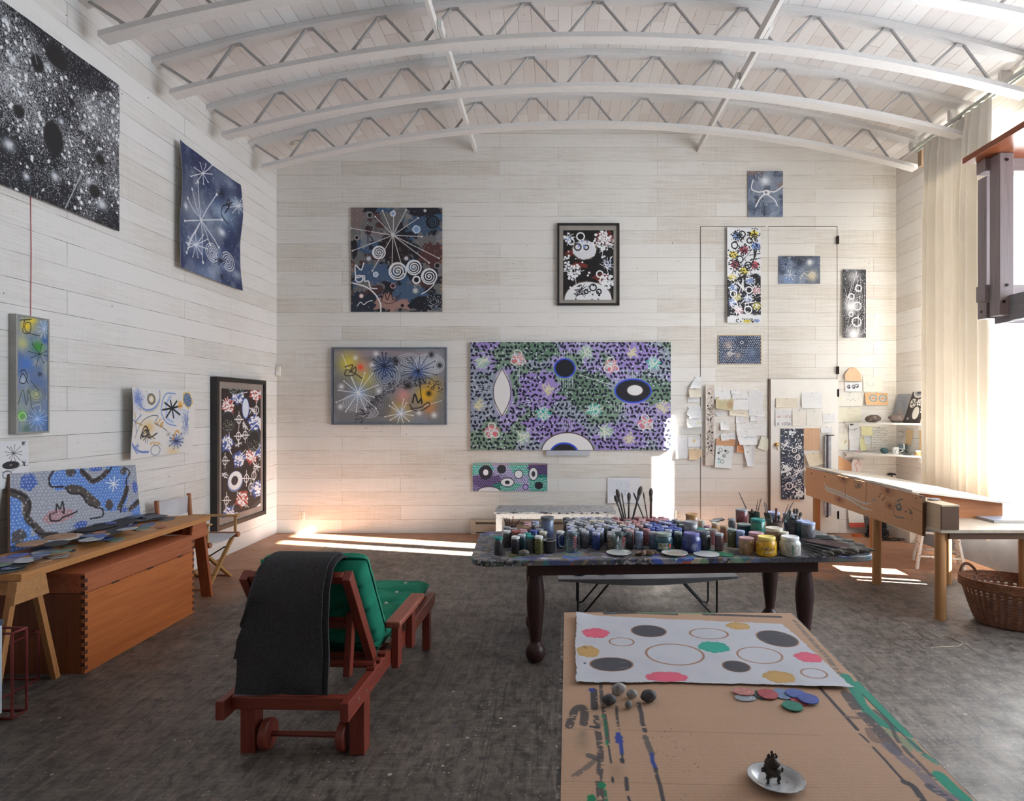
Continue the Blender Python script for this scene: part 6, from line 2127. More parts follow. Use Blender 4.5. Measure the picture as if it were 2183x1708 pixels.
 # ---- paintbrushes
m_hand=mat('paint_stained_handle',(36,36,40),(78,76,74),scale=20,rough=.5,stretch=(3,3,.6))
m_hand2=mat('red_brown_handle',(96,64,58),(124,90,82),scale=20,rough=.5,stretch=(3,3,.6))
m_hand3=mat('blue_grey_handle',(46,52,62),(100,106,112),scale=20,rough=.5,stretch=(3,3,.6))
m_fer=mat('tarnished_ferrule',(120,118,114),(150,148,144),rough=.4,metal=.6)
m_bris=mat('stiff_bristle',(66,60,56),(104,96,88),scale=120,rough=.8,stretch=(4,4,.3))
def brush_proto(kind):
 t=bpy.data.objects.new('paintbrush',None)
 t.empty_display_size=.02
 COL.objects.link(t)
 ROOTM[t.name]=Matrix.Identity(4)
 if kind=='round':
  MB().lathe([(0,0),(.002,.001),(.0034,.05),(.0048,.15),(.0042,.2),(0,.2)],n=9).build('handle',m_hand,t,smooth=60)
  MB().lathe([(.0044,.198),(.0048,.205),(.0052,.235),(.0045,.236)],n=9).build('ferrule',m_fer,t,smooth=60)
  MB().lathe([(.0046,.234),(.0062,.25),(.0048,.27),(.0006,.285)],n=9).build('bristle_tuft',m_bris,t,smooth=60)
 elif kind=='mop':
  MB().lathe([(0,0),(.003,.001),(.006,.08),(.0065,.17),(.0055,.2),(0,.2)],n=10).build('handle',m_hand,t,smooth=60)
  MB().lathe([(.0065,.195),(.0095,.205),(.0105,.232),(.01,.234)],n=10).build('ferrule',m_fer,t,smooth=60)
  MB().lathe([(.0098,.23),(.0145,.252),(.0138,.272),(.007,.288),(.0,.29)],n=10).build('bristle_tuft',m_bris,t,smooth=60)
 else:
  MB().lathe([(0,0),(.009,.004),(.007,.05),(.009,.12),(.012,.15),(0,.15)],n=10,sy=.55).build('handle',m_hand,t,smooth=60)
  MB().lathe([(.019,.145),(.026,.15),(.027,.185),(.0265,.187)],n=12,sy=.33).build('ferrule',m_fer,t,smooth=60)
  MB().lathe([(.026,.185),(.029,.21),(.027,.24),(0,.242)],n=12,sy=.3).build('bristle_tuft',m_bris,t,smooth=60)
 return t
BP={}
def brush(kind,p0,p1,label,group,hm=None,roll=0.0):
 """from handle end p0 to bristle tip p1"""
 p0,p1=Vector(p0),Vector(p1)
 d=p1-p0
 full={'round':.285,'mop':.29,'flat':.242}[kind]
 k=d.length/full
 if kind not in BP:
  o=BP[kind]=brush_proto(kind)
 else:
  o=dup(BP[kind],(0,0,0))
 Mr=d.to_track_quat('Z','Y').to_matrix().to_4x4()@Matrix.Rotation(roll,4,'Z')
 o.matrix_basis=Matrix.Translation(p0)@Mr@Matrix.Diagonal((max(k,.8)if kind!='flat' else 1,max(k,.8)if kind!='flat' else 1,k,1))
 recolour(o,{'handle':hm or m_hand})
 return setp(o,label,'paintbrush',group)
 # lying in a fan at the end of the table: bristles towards the table's rounded corner
tipl=[(1786,1141),(1806,1147),(1826,1154),(1846,1162),(1862,1170),(1872,1176),(1850,1180),(1832,1183),(1808,1185.5),(1785,1187),(1760,1189),(1738,1191)]
endl=[(1700,1142),(1702,1145),(1704,1147.5),(1705,1149.5),(1705,1151),(1706,1152.5),(1706,1154),(1707,1156),(1708,1159),(1709,1163),(1710,1167),(1712,1172)]
def lerpl(L_,t_):
 x=t_*(len(L_)-1)
 i=min(int(x),len(L_)-2)
 f_=x-i
 return L_[i][0]*(1-f_)+L_[i+1][0]*f_,L_[i][1]*(1-f_)+L_[i+1][1]*f_
NBR=46
for i in range(NBR):
 t_=i/(NBR-1)
 lay=i%2
 z=TT+.008+.011*lay
 a_,b_=lerpl(endl,t_),lerpl(tipl,min(1,max(0,t_+R.uniform(-.012,.012))))
 P0,P1=at_z(a_[0],a_[1],z),at_z(b_[0],b_[1],z)
 dd=(P1-P0).normalized()
 P1=P1+dd*R.uniform(-.05,.0)
 P0=P0+dd*R.uniform(.0,.05)
 kd='mop' if i in(27,30,33,34,37)else 'round'
 if i in(9,14):
  kd='flat'
 z2={'flat':.006,'mop':.009}.get(kd,0)
 brush(kd,P0+Vector((0,0,z2)),P1+Vector((0,0,z2)),f'paintbrush lying in the fan at the table end, {ORD[i + 1]} from its back edge','paintbrushes lying on the paint table',R.choice([m_hand,m_hand,m_hand3,m_hand,m_hand3,m_hand,m_hand2]),0)
 # standing in jars at the back
m_pot={'glass':thin_glass('clear_jar_glass',(214,222,224),.12)}
def holder(label,px,py,r,h,m,name='brush_jar'):
 q=at_z(px,py,TT+h)
 u_,v_=TBinv(q.x,q.y)
 q=TB(u_,min(v_,D2-r-.01),TT+.0004)
 th=thing(name,label,'jar',q)
 MB().lathe([(0,0),(r*.92,0),(r,.006),(r,h),(r-.003,h),(r-.004,.01),(0,.006)],q,22).build('jar_wall',m,th,smooth=60)
 return q
m_clay=mat('brown_glazed_pot',(92,74,62),(112,92,78),rough=.4,coat=.3)
hq={'a':holder('clear jar holding dark brushes at the back of the table',1338,1107,.032,.11,m_pot['glass']),
'b':holder('clear jar holding red-handled brushes at the back of the table',1385,1106,.03,.11,m_pot['glass']),
'c':holder('jar holding a bundle of red and black pencils at the lounge end',1088,1120,.03,.1,m_pot['glass'],'pencil_jar'),
'd':holder('brown glazed pot full of wide brushes behind the emerald jar',1650,1112,.055,.12,m_clay,'brush_pot'),
'e':holder('dark green pot of brushes behind the maroon jar',1607,1092,.045,.14,m_paintglass['bottle green'],'brush_pot'),
'f':holder('grey pot of round brushes behind the grey-lidded jug',1690,1107,.04,.12,m_paintglass['slate grey'],'brush_pot')}
def stand(hk,kind,tx,ty,label,hm=None,off=(0,0),depth=.02,up=True,roll=0.0):
 q=hq[hk]
 foot=q+Vector((off[0],off[1],depth))
 tip=at(tx,ty,q.y+off[1]*2)
 if up:
  return brush(kind,foot,tip,label,'paintbrushes standing in jars',hm,roll)
 return brush(kind,tip,foot,label,'paintbrushes standing in jars',hm,roll)
for k,(tx,ty,kd,ox)in enumerate(((1311,1056,'mop',-.012),(1315,1043,'mop',-.004),(1325,1049,'round',.0),(1341,1050,'mop',.006),(1367,1037,'mop',.014))):
 stand('a',kd,tx,ty,f'dark brush standing in the clear jar, {ORD[k + 1]} from the paper sketch pad side',m_hand,(ox,.004*(k%3-1)))
for k,(tx,ty,kd,ox,hm)in enumerate(((1350,1049,'round',-.01,m_hand),(1371,1048,'round',-.003,m_hand2),(1388,1041,'mop',.004,m_hand2),(1390,1057,'round',.01,m_hand2))):
 stand('b',kd,tx,ty,f'brush standing in the jar of red handles, {ORD[k + 1]} towards the sunlit strip',hm,(ox,.004*(k%3-1)))
m_pred,m_pblk=mat('red_pencil',(130,60,56),(146,72,66)),mat('black_pencil',(40,38,42),(54,52,56))
for k,(tx,ty)in enumerate(((1074,1104),(1077,1106),(1080,1105),(1083,1107),(1086,1106),(1094,1102),(1101,1113),(1104,1112),(1107,1110))):
 q=hq['c']+Vector((.004*(k%4-1.5),.004*(k%3-1),.012))
 tip=at(tx,ty,q.y)
 o=MB().tube([q,tip,tip+(tip-q).normalized()*.006],[.0034,.0034,.0008],6).build('pencil',m_pred if k%2 else m_pblk)
 setp(o,f'{"red" if k % 2 else "black"} pencil standing in the jar at the lounge end, {ORD[k + 1]} of the bundle','pencil','pencils in the jar')
for k,(hk,tx,ty,kd,ox,up,rl)in enumerate((('d',1634,1093,'flat',-.025,True,.3),('d',1632,1071,'round',-.01,False,0),('d',1629,1070,'round',-.03,False,0),('d',1655,1083,'flat',.01,False,1),('d',1681,1075,'round',.02,False,0),('d',1692,1069,'round',.015,False,0),('d',1661,1098,'mop',.025,True,0),('d',1643,1100,'flat',.0,True,-.4),('e',1575,1049,'round',.012,False,0),('e',1616,1065,'round',-.01,False,0),('e',1623,1061,'round',.0,False,0),('e',1603,1086,'flat',.004,True,.2),('f',1683,1086,'mop',-.01,True,0),('f',1694,1084,'mop',.0,True,0),('f',1700,1084,'mop',.008,True,0),('f',1708,1092,'mop',.016,True,0))):
 nm={'d':'brown pot','e':'dark green pot','f':'grey pot'}[hk]
 stand(hk,kd,tx,ty,f'{"wide" if kd == "flat" else "round" if kd == "mop" else "thin"} brush standing {"bristles" if up else "handle"} up in the {nm}, {ORD[k + 1]} along',R.choice([m_hand,m_hand3,m_hand2]),(ox,.006*(k%3-1)),.015,up,rl)
 # low grey bench with rod legs behind the table
m_gb=mat('grey_bench_paint',(130,130,136),(146,146,150),rough=.5)
m_rod=mat('black_rod',(24,24,26),(34,34,36),rough=.4,metal=.4)
th=thing('rod_leg_bench','low grey boat-shaped bench with black rod legs behind the paint table','bench',(.72,5.22,0))
n_=24
tv,tf_=[],[]
for i in range(n_+1):
 t_=i/n_
 x=.0+1.44*t_
 th_k=.018+.035*math.sin(PI*t_)**1.2
 y0=5.02-.03*math.sin(PI*t_)
 y1=5.42+.03*math.sin(PI*t_)
 zt=.305+.022*t_
 tv+=[(x,y0,zt-th_k),(x,y1,zt-th_k),(x,y1,zt),(x,y0,zt)]
for i in range(n_):
 a,b=i*4,i*4+4
 for k in range(4):
  l_=(k+1)%4
  tf_.append((a+k,a+l_,b+l_,b+k))
tf_+=[(0,1,2,3),tuple(n_*4+k for k in(3,2,1,0))]
MB().add(tv,tf_).build('seat_board',m_gb,th,smooth=30,bevel=.003)
for y in(5.07,5.37):
 for x,xi in((.16,.42),(1.28,1.0)):
  MB().tube([(x,y,.295),(x,y,.03),(x+(.012 if xi>x else-.012),y,.008),(x+(.05 if xi>x else-.05),y,.02),(xi,y,.268)],.008,8).build('rod_leg',m_rod,th)
for k,(px,py,r,c)in enumerate(((1238,1228,.045,'deep blue'),(1290,1230,.035,'ochre'),(1330,1229,.03,'umber'))):
 q=at_z(px,1236,.328)
 o=MB().lathe([(0,0),(r,0),(r,.016),(0,.018)],(q.x,5.14,.314+.004*k),20).build('paint_dish',m_paintglass[c],smooth=50)
 setp(o,f'shallow {c} paint dish on the low grey bench','dish','paint dishes on the grey bench')
for k,(xa,xb)in enumerate(((.92,1.02),(1.0,1.12),(1.14,1.3),(1.2,1.4))):
 brush('round',(xa,5.08+.03*k,.338),(xb,5.11+.05*k,.342),f'brush lying on the low grey bench, {ORD[k + 1]} towards the window','brushes on the grey bench',m_hand)
 # ------------------------------------------------------------------ curtain and track
m_curt=cloth_translucent('ivory_linen_curtain',(236,230,220),(240,235,226),.06)
def curtain(name,ya,yb,z0,z1,folds,amp,label,m,x=4.33,seed=0):
 n,mm=int(folds*14),40
 P=np.zeros((mm,n,3))
 nz=vnoise(mm,n,30,seed+3,2)-.5
 for i in range(mm):
  v=i/(mm-1)
  for j in range(n):
   u=j/(n-1)
   a=amp*(.55+.45*min(1,v*5))*(1+.5*math.sin(u*11+seed))
   ph=2*PI*folds*u+.5*math.sin(v*3+u*9)
   pin=1.0 if v>.05 else .6
   P[i,j]=(x+a*pin*math.sin(ph)+.03*nz[i,j],ya+(yb-ya)*u+.012*math.cos(ph*.5),z1+(z0-z1)*v)
 o=sheet(name,P,np.ones((mm,n,3))*.9,.003,m,hint=(-1,0,0),full_back=True)
 return setp(o,label,'curtain')
curtain('curtain',7.44,6.28,.34,4.79,10,.058,'long ivory pleated curtain hanging at the tall window',m_curt)
m_track=mat('pale_track_metal',(188,194,184),(204,208,200),rough=.35,metal=.4)
th=thing('curtain_track','pale metal curtain track along the top of the tall window','curtain track',(4.36,6.4,4.8))
MB().span((4.315,4.9,4.80),(4.345,7.72,4.835)).span((4.375,4.9,4.80),(4.405,7.72,4.835)).build('rail',m_track,th,smooth=0)
for y in(5.3,6.1,6.9,7.66):
 MB().span((4.30,y,4.835),(4.42,y+.05,ceil_z(4.36)+.004)).build('bracket',m_chord,th,smooth=0,bevel=.002)
MB().span((4.405,7.62,4.62),(4.498,7.70,4.80)).build('end_block',mat('brown_block',(150,128,104),(166,142,116)),th,smooth=0)
# ------------------------------------------------------------------ loft railing
m_gp=wood('grey_painted_timber',(164,150,150),(182,170,168),'Z',.5,.55,(104,96,98))
m_gpx=wood('grey_painted_rail',(164,150,150),(182,170,168),'X',.5,.55,(104,96,98))
m_gpy=wood('grey_painted_beam',(152,148,152),(168,164,166),'Y',.5,.55,(96,94,98))
m_hr=wood('varnished_fir_handrail',(150,78,44),(184,104,62),'Y',.7,.3,(118,56,30))
th=thing('loft_railing','grey timber loft railing with varnished brown handrail high by the window','railing',(3.2,3.0,2.2))
YE=4.0
MB().span((2.57,1.2,3.225),(3.6,YE,3.262)).build('handrail',m_hr,th,smooth=0,bevel=.004)
MB().span((2.65,3.9,3.147),(4.49,3.985,3.228)).build('top_rail',m_gpx,th,smooth=0,bevel=.003)
MB().span((2.648,3.9,2.341),(4.49,3.985,2.44)).build('bottom_rail',m_gpx,th,smooth=0,bevel=.003)
MB().span((2.715,3.9855,2.245),(2.79,4.07,3.147)).build('post',m_gp,th,smooth=0,bevel=.003)
MB().span((2.676,3.81,2.24),(2.762,3.8995,3.224)).build('post',m_gp,th,smooth=0,bevel=.003)
MB().span((2.764,1.2,2.205),(2.80,3.8095,2.36)).span((2.764,3.9,2.205),(2.80,3.985,2.335)).span((2.735,1.2,2.205),(2.764,3.8095,2.36)).span((2.764,3.8095,2.205),(2.80,3.9,2.335)).build('floor_beam',m_gpy,th,smooth=0,bevel=.003)
MB().span((2.80,3.93,2.205),(4.49,3.985,2.36)).build('end_beam',m_gpx,th,smooth=0,bevel=.003)
MB().span((2.735,1.2,0),(2.83,1.3,3.225)).build('tall_post',m_gp,th,smooth=0,bevel=.003)
for x,y,z in((2.7149,4.03,2.29),(2.70,3.809,2.32),(2.72,3.809,2.42),(2.72,3.809,3.18)):
 MB().lathe([(0,0),(.009,0),(.009,.004),(0,.005)],(x,y,z),10,rot_to((0,-1,0)if y<4 else(-1,0,0))).build('bolt',m_iron,th)
 # ------------------------------------------------------------------ wood worktable with the long plank
m_leg=wood('round_fir_leg',(176,124,78),(200,150,100),'Z',.8,.5,(150,102,62))
m_plyt=mat('worn_ply_top',(178,160,140),(194,178,158),scale=5,rough=.4,stretch=(6,1,1))
m_dkw=wood('walnut_brown_face',(82,56,38),(96,68,46),'X',.5,.5,(72,48,32))
m_ply=wood('pale_plywood',(186,158,128),(204,178,148),'Y',.6,.55,(170,140,110))
th=thing('work_table','wooden worktable on round legs under the sloped drawing board','table',(3.4,6.2,0))
MB().span((2.985,4.90,.695),(3.95,7.62,.722)).build('tabletop',m_plyt,th,smooth=0,bevel=.002)
MB().span((3.06,4.915,.645),(3.9,4.94,.695)).build('apron',m_dkw,th,smooth=0)
MB().span((3.9,4.94,.645),(3.925,7.6,.695)).build('apron',m_dkw,th,smooth=0)
for x in(3.025,3.69):
 for y in(4.975,5.97,7.36):
  MB().lathe([(0,0),(.039,0),(.041,.006),(.041,.695),(0,.695)],(x,y,0),26).build('leg',m_leg,th)
th=thing('drawer_case','long narrow plywood case running along the edge of the worktable','case',(3.05,6.3,.722))
MB().span((2.99,4.915,.7225),(3.118,7.66,.91)).build('case_body',m_ply,th,smooth=0)
MB().span((2.988,4.895,.7225),(3.122,4.914,.905)).build('end_panel',m_dkw,th,smooth=0,bevel=.001)
MB().span((2.984,4.89,.905),(3.124,5.30,.917)).build('top_lip',m_ply,th,smooth=0,bevel=.001)
# the plank with painted marks
X_P=2.955
cq=crop(1680,960,4.067)
p=side_canvas(5.10,7.50,.633,.957,(206,152,108),260,cq,41,X=X_P)
gr=vnoise(p.h,p.w,4,9,2)
gl=np.repeat(vnoise(p.h,1,3,10,3),p.w,1)
n1=vnoise(p.h,p.w,60,13,3)
yy,xx=np.mgrid[0:p.h,0:p.w]
wav=(np.sin((yy+14*n1)*1.1)*.5+.5)
p._blend((0,0,p.w,p.h),wav*.3+gl*.2,(172,118,78))
p.blobs(80,.45,.7,(206,152,104),.5,2)
for x,y,r in((480,250,26),(445,425,26),(865,350,36),(880,480,24),(620,480,10)):
 p.spray(x,y,r*2,(160,98,56),.7)
 for k in range(4):
  p.ring(x,y,r*(.5+.4*k),r*(.4+.3*k),3,(140,86,52),.6)
 p.ell(x,y,r*.5,r*.55,(112,62,38),.9,rough=.2)
GB=(190,186,178)
p.curve([(320,285),(335,320),(420,350),(520,395),(640,450),(690,462)],13,GB).curve([(325,310),(340,345),(440,385),(540,430),(640,490),(690,510)],13,GB).curve([(320,290),(330,340)],10,GB)
for x,y in((705,460),(718,458),(700,512),(715,516),(728,515)):
 p.ell(x,y,5,3.5,(220,216,208))
GD=(88,88,84)
p.line([(497,235),(497,395)],6,GD).line([(680,275),(675,450)],7,GD)
p.curve([(575,275),(590,330),(610,290),(620,330),(635,285)],8,(92,84,70),.8,dry=.3).hatch(608,305,36,8,5,(92,84,70),.7)
p.curve([(935,455),(940,500),(965,520),(985,500),(970,470),(945,480),(955,510),(975,495)],11,(84,96,98)).curve([(945,445),(965,430),(995,425)],9,(84,96,98)).line([(960,430),(970,480)],8,(84,96,98)).curve([(915,520),(920,560),(960,580),(1005,582)],7,(84,96,98))
p.curve([(1045,510),(1065,530),(1055,545),(1080,545)],7,(70,66,64)).line([(1065,515),(1075,550)],6,(70,66,64))
p.line([(1075,500),(1205,550)],4,(92,70,56),.8).star(745,430,34,8,3,(120,124,130),.7).line([(1100,450),(1200,480)],3,(120,84,60),.7).ell(1150,405,12,10,(84,90,110),.7,rough=.3)
for x,y in((205,200),(318,230),(1165,715),(790,400),(820,430),(800,380),(840,410),(830,420),(1020,530),(1110,420)):
 p.ell(x,y,6,6,(58,40,32),.9)
for _ in range(30):
 x=p.r.uniform(760,1200)
 p.ell(x,p.r.uniform(400,640),3,3,(90,62,48),.7)
g=quad((X_P,7.50,.957),(X_P,5.10,.957),(X_P,5.10,.633),(X_P,7.50,.633),p.w,p.h)
o=sheet('painted_plank',g,p.a[:,::-1],.026,paint_mat('raw_plank',.6,.1),hint=(-1,0,0),edge_col=(96,66,44))
setp(o,'wide knotty plank with grey painted curves and spiral, fixed along the worktable edge','plank')
# drawing board
th=thing('drawing_board','sloping pale drawing board raised on the worktable beside the window','drawing board',(3.4,6.4,.722))
sl=[(3.125,.935),(3.80,.852)]
Mq=Matrix(((1,0,0,0),(0,0,1,0),(0,1,0,0),(0,0,0,1)))
MB().prism([(3.0,.957),(3.86,.852),(3.86,.870),(3.0,.975)],5.33,7.5,Mq).build('board',mat('pale_board',(214,204,190),(224,216,204),rough=.45),th,smooth=0,bevel=.001)
MB().prism([(3.13,.7225),(3.84,.7225),(3.84,.853),(3.13,.939)],5.43,5.45,Mq).build('front_panel',wood('fir_panel',(168,104,62),(190,126,80),'X',.6,.45),th,smooth=0)
MB().prism([(3.13,.7225),(3.84,.7225),(3.84,.853),(3.13,.939)],7.36,7.38,Mq).build('rear_panel',m_ply,th,smooth=0)
m_slate=mat('flat_grey_pebble',(128,120,122),(146,138,138),scale=20,rough=.6)
rock('pebble',(3.07,5.14,.9178),(.055,.03,.009),m_slate,5,'flat grey pebble on the end of the plywood case','pebble',None,3,.06)
m_bead=mat('dark_red_bead',(84,40,40),(104,56,52),rough=.35)
for k in range(9):
 rock('pebble',(3.172+.026*(k%5)+.006*(k//5),5.26+.034*(k//5)+.008*(k%2),.7228),(.013,.012,.011),m_bead if k%3 else m_slate,20+k,f'small dark red pebble on the worktable beside the plywood case, {ORD[k + 1]} of the string','pebble','dark pebbles on the worktable',2,.15)
th=thing('thin_book','thin closed book lying flat on the worktable below the drawing board','book',(3.74,5.3,.7225))
MB().span((3.60,5.19,.7228),(3.88,5.41,.726)).span((3.60,5.19,.7405),(3.88,5.41,.7435)).span((3.60,5.192,.726),(3.604,5.408,.7405)).build('cover',mat('grey_blue_cover',(150,156,170),(166,170,182),rough=.4),th,smooth=0)
MB().span((3.605,5.195,.7262),(3.875,5.405,.7403)).build('pages',mat('page_edges',(200,188,174),(212,200,186)),th,smooth=0)
# ------------------------------------------------------------------ stool, basket and things on the floor by the window
m_stl=mat('chipped_white_stool',(222,218,210),(232,228,222),rough=.55,specks=(44,.63,(112,102,90)))
th=thing('stool','chipped white paint-spattered stool behind the worktable legs','stool',(4.0,6.62,0))
C_=Vector((4.0,6.62,0))
angs=[math.radians(a)for a in(200,290,20,110)]
ft=[C_+Vector((.30*math.cos(a),.30*math.sin(a),0))for a in angs]
tp=[C_+Vector((.17*math.cos(a),.17*math.sin(a),.60))for a in angs]
for a,b in zip(ft,tp):
 MB().tube([a,b],.019,4,cap=True).build('leg',m_stl,th,smooth=0,bevel=.003)
for t_,ks in((.22,(0,2)),(.34,(1,3)),(.62,(0,2)),(.70,(1,3))):
 for k in ks:
  a=ft[k].lerp(tp[k],t_)
  b=ft[(k+1)%4].lerp(tp[(k+1)%4],t_)
  MB().tube([a,b],.011,8).build('rung',m_stl,th)
MB().lathe([(0,0),(.17,0),(.18,.008),(.18,.024),(.172,.03),(0,.03)],C_+Vector((0,0,.60)),30).build('seat',m_stl,th)
# wicker basket
m_wick=mat('brown_wicker',(112,66,42),(150,98,66),scale=30,rough=.6,stretch=(1,1,3),bump=.3,bscale=120)
m_wick2=mat('dark_wicker',(92,52,36),(128,82,56),scale=30,rough=.6,stretch=(1,1,.4),bump=.3,bscale=120)
BC,BRZ=Vector((3.50,4.84,0)),math.radians(-32)
th=thing('wicker_basket','brown wicker basket with two loop handles on the floor beside the worktable','basket',BC,BRZ)
def BK(a,r,z):
 """oval ring point: a angle, r 0 base .. 1 rim"""
 A,B=.235+.115*r,.155+.085*r
 n_=2.6-.5*r
 ca,sa=math.cos(a),math.sin(a)
 x=A*math.copysign(abs(ca)**(2/n_),ca)
 y=B*math.copysign(abs(sa)**(2/n_),sa)
 c,s=math.cos(BRZ),math.sin(BRZ)
 return BC+Vector((x*c-y*s,x*s+y*c,z))
HB=.345
stakes=MB()
NS=44
for k in range(NS):
 a0=2*PI*k/NS
 w_=.042
 vs=[]
 for i in range(9):
  t_=i/8
  for da,dr in((-w_,0),(w_,0),(w_,.03),(-w_,.03)):
   vs.append(BK(a0+da,t_**.8+dr-.01+(.018 if k%2 else 0),.006+t_*(HB-.01)))
 fs=[]
 for i in range(8):
  for q_ in range(4):
   fs.append((i*4+q_,i*4+(q_+1)%4,i*4+4+(q_+1)%4,i*4+4+q_))
 stakes.add(vs,fs)
stakes.build('upright_weave',m_wick,th,smooth=30)
wv=MB()
for i in range(26):
 t_=.03+.80*i/25
 if .70<t_<.84:
  if i%2:
   continue
 pts=[]
 for k in range(88):
  a=2*PI*k/88
  pts.append(BK(a,t_**.8+.022*(1 if(k+i)%2 else-1)*(1 if k%2 else .2),.006+t_*HB))
 wv.tube(pts,.0052,5,closed=True)
wv.build('side_weave',m_wick2,th,smooth=60)
rm=MB()
for i in range(6):
 pts=[BK(a,1+.02*math.sin(a*22+i)+.012*(i%2),HB-.055+.0115*i)for a in np.linspace(0,2*PI,90,endpoint=False)]
 rm.tube(pts,.0075,6,closed=True)
rm.build('woven_rim',m_wick,th,smooth=60)
bs=MB()
bs.add([BK(a,.0,.004)for a in np.linspace(0,2*PI,40,endpoint=False)]+[BK(a,.0,.012)for a in np.linspace(0,2*PI,40,endpoint=False)],[tuple(range(39,-1,-1)),tuple(range(40,80))]+[(i,(i+1)%40,40+(i+1)%40,40+i)for i in range(40)])
bs.build('basket_base',m_wick2,th,smooth=30)
for a0 in(math.radians(180-32),math.radians(-40)):
 pts=[]
 for t_ in np.linspace(0,1,15):
  a=a0+.34*(t_-.5)*2
  pts.append(BK(a,1.0,HB-.02+.085*math.sin(PI*t_)**.7))
 MB().tube(pts,.0115,8).build('handle',m_wick2,th,smooth=60)
m_brick=mat('red_wood_block',(176,84,44),(196,104,62),scale=12)
o=MB().box((3.87,8.14,.019),(.115,.05,.038),Matrix.Rotation(-.25,3,'Z')).build('wood_block',m_brick,smooth=0,bevel=.002)
setp(o,'small red wooden block on the floor before the loading door','block')
th=thing('storage_carton','long white carton lying on the floor along the window-side wall','carton',(4.38,8.0,0))
MB().span((4.33,7.74,.002),(4.487,8.33,.145)).build('carton_body',mat('white_card',(222,216,206),(230,225,216)),th,smooth=0,bevel=.003)
MB().prism([(4.34,.012),(4.48,.012),(4.41,.09)],7.7385,7.7398,Mq).build('end_flap',mat('card_flap',(206,198,184),(214,206,194)),th,smooth=0)
# black string net heaped in the corner with its cord
m_net=mat('black_netting',(30,28,30),(46,44,46),rough=.7)
th=thing('net_bag','black string net bag heaped on the floor in the corner under the shelves','bag',(4.17,8.1,0))
rn=random.Random(5)
nb=MB()
for i in range(14):
 z=.012+.22*i/13
 w_=.13*(1-.45*(i/13))+.015*math.sin(i*2.1)
 nb.tube([(4.12+w_*math.cos(a)*(1+.12*math.sin(3*a+i)),8.12+w_*.9*math.sin(a),z+.010*math.sin(7*a+i))for a in np.linspace(0,2*PI,30,endpoint=False)],.007,5,closed=True)
for k in range(16):
 a=2*PI*k/16
 nb.tube([(4.12+.13*(1-.45*t_)*math.cos(a+.5*t_),8.12+.117*(1-.45*t_)*math.sin(a+.5*t_),.012+.22*t_)for t_ in np.linspace(0,1,8)],.007,5)
nb.build('net_weave',m_net,th,smooth=60)
cd_=[(4.12,7.97,.008)]
for k in range(40):
 a=k*.42
 cd_.append((4.15+.12*math.cos(a)+.0015*k,7.86+.05*math.sin(a)-.0008*k,.008+.0009*k))
o=MB().tube(cd_,.005,6).build('extension_cable',m_net,smooth=60)
setp(o,'loosely coiled black cable on the floor in front of the net bag','cable')
# spiral panel leaning on the rear wall
p=Paint(40,60,(120,112,112),None,51)
p.spiral(20,20,16,3,2.5,(226,224,222)).line([(2,58),(30,36)],3,(226,224,222)).line([(10,58),(38,40)],2.5,(40,38,40)).ring(20,20,18,18,2,INK)
g=quad((4.08,8.35,.33),(4.28,8.35,.33),(4.28,8.26,.004),(4.08,8.26,.004),p.w,p.h)
setp(sheet('spiral_panel',g,p.a,.012,hint=(0,-1,.2)),'small grey panel with a white spiral leaning on the rear wall behind a table leg','painting')
# hanging scrap with a red foot
p=Paint(36,44,(232,228,222),None,52)
p._blend((0,34,36,44),np.ones((10,36)),(206,92,76))
g=quad((3.84,8.355,.37),(4.03,8.355,.36),(4.06,8.31,.09),(3.86,8.325,.085),p.w,p.h)
setp(sheet('paper_scrap',g,p.a,.002,hint=HINT_B),'white paper scrap with red bottom edge hanging low on the rear wall','paper')
# black fixture on the wall
a=back(1896,1022)
th=thing('wall_tap','small black cast fixture on the rear wall low in the corner','tap',(a.x,YB,a.z))
MB().lathe([(0,0),(.035,0),(.035,.012),(.016,.02),(.016,.07),(0,.07)],(a.x,YB-.001,a.z),18,rot_to((0,-1,0))).build('flange',m_iron,th)
MB().tube([(a.x,YB-.06,a.z),(a.x,YB-.06,a.z+.07)],.009,8).build('stem',m_iron,th)
MB().tube([(a.x-.055,YB-.06,a.z+.072),(a.x-.02,YB-.06,a.z+.078),(a.x+.05,YB-.06,a.z+.07)],[.012,.016,.012],10).build('handle',m_iron,th)
MB().tube([(a.x,YB-.065,a.z),(a.x+.005,YB-.085,a.z-.03),(a.x+.005,YB-.088,a.z-.06)],.012,10).build('spout',m_iron,th)
structure(MB().span((XR-.012,W1[1],0),(XR-.0002,7.86,.40)),'trim_2',m_sill,smooth=0)
# straws dropped on the floor
m_straw=mat('dry_straw',(170,156,130),(190,176,150))
for k,pts in enumerate((((2012,1356),(2030,1360),(2052,1372)),((2052,1372),(2044,1378),(1990,1380)),((1985,1352),(2001,1358),(2003,1360)))):
 o=MB().tube([tuple(at_z(x,y,.003))for x,y in pts],.0026,5).build('straw',m_straw)
 setp(o,f'dry bent straw on the floor between basket and cardboard table, {ORD[k + 1]} from the basket','straw','straws on the floor')
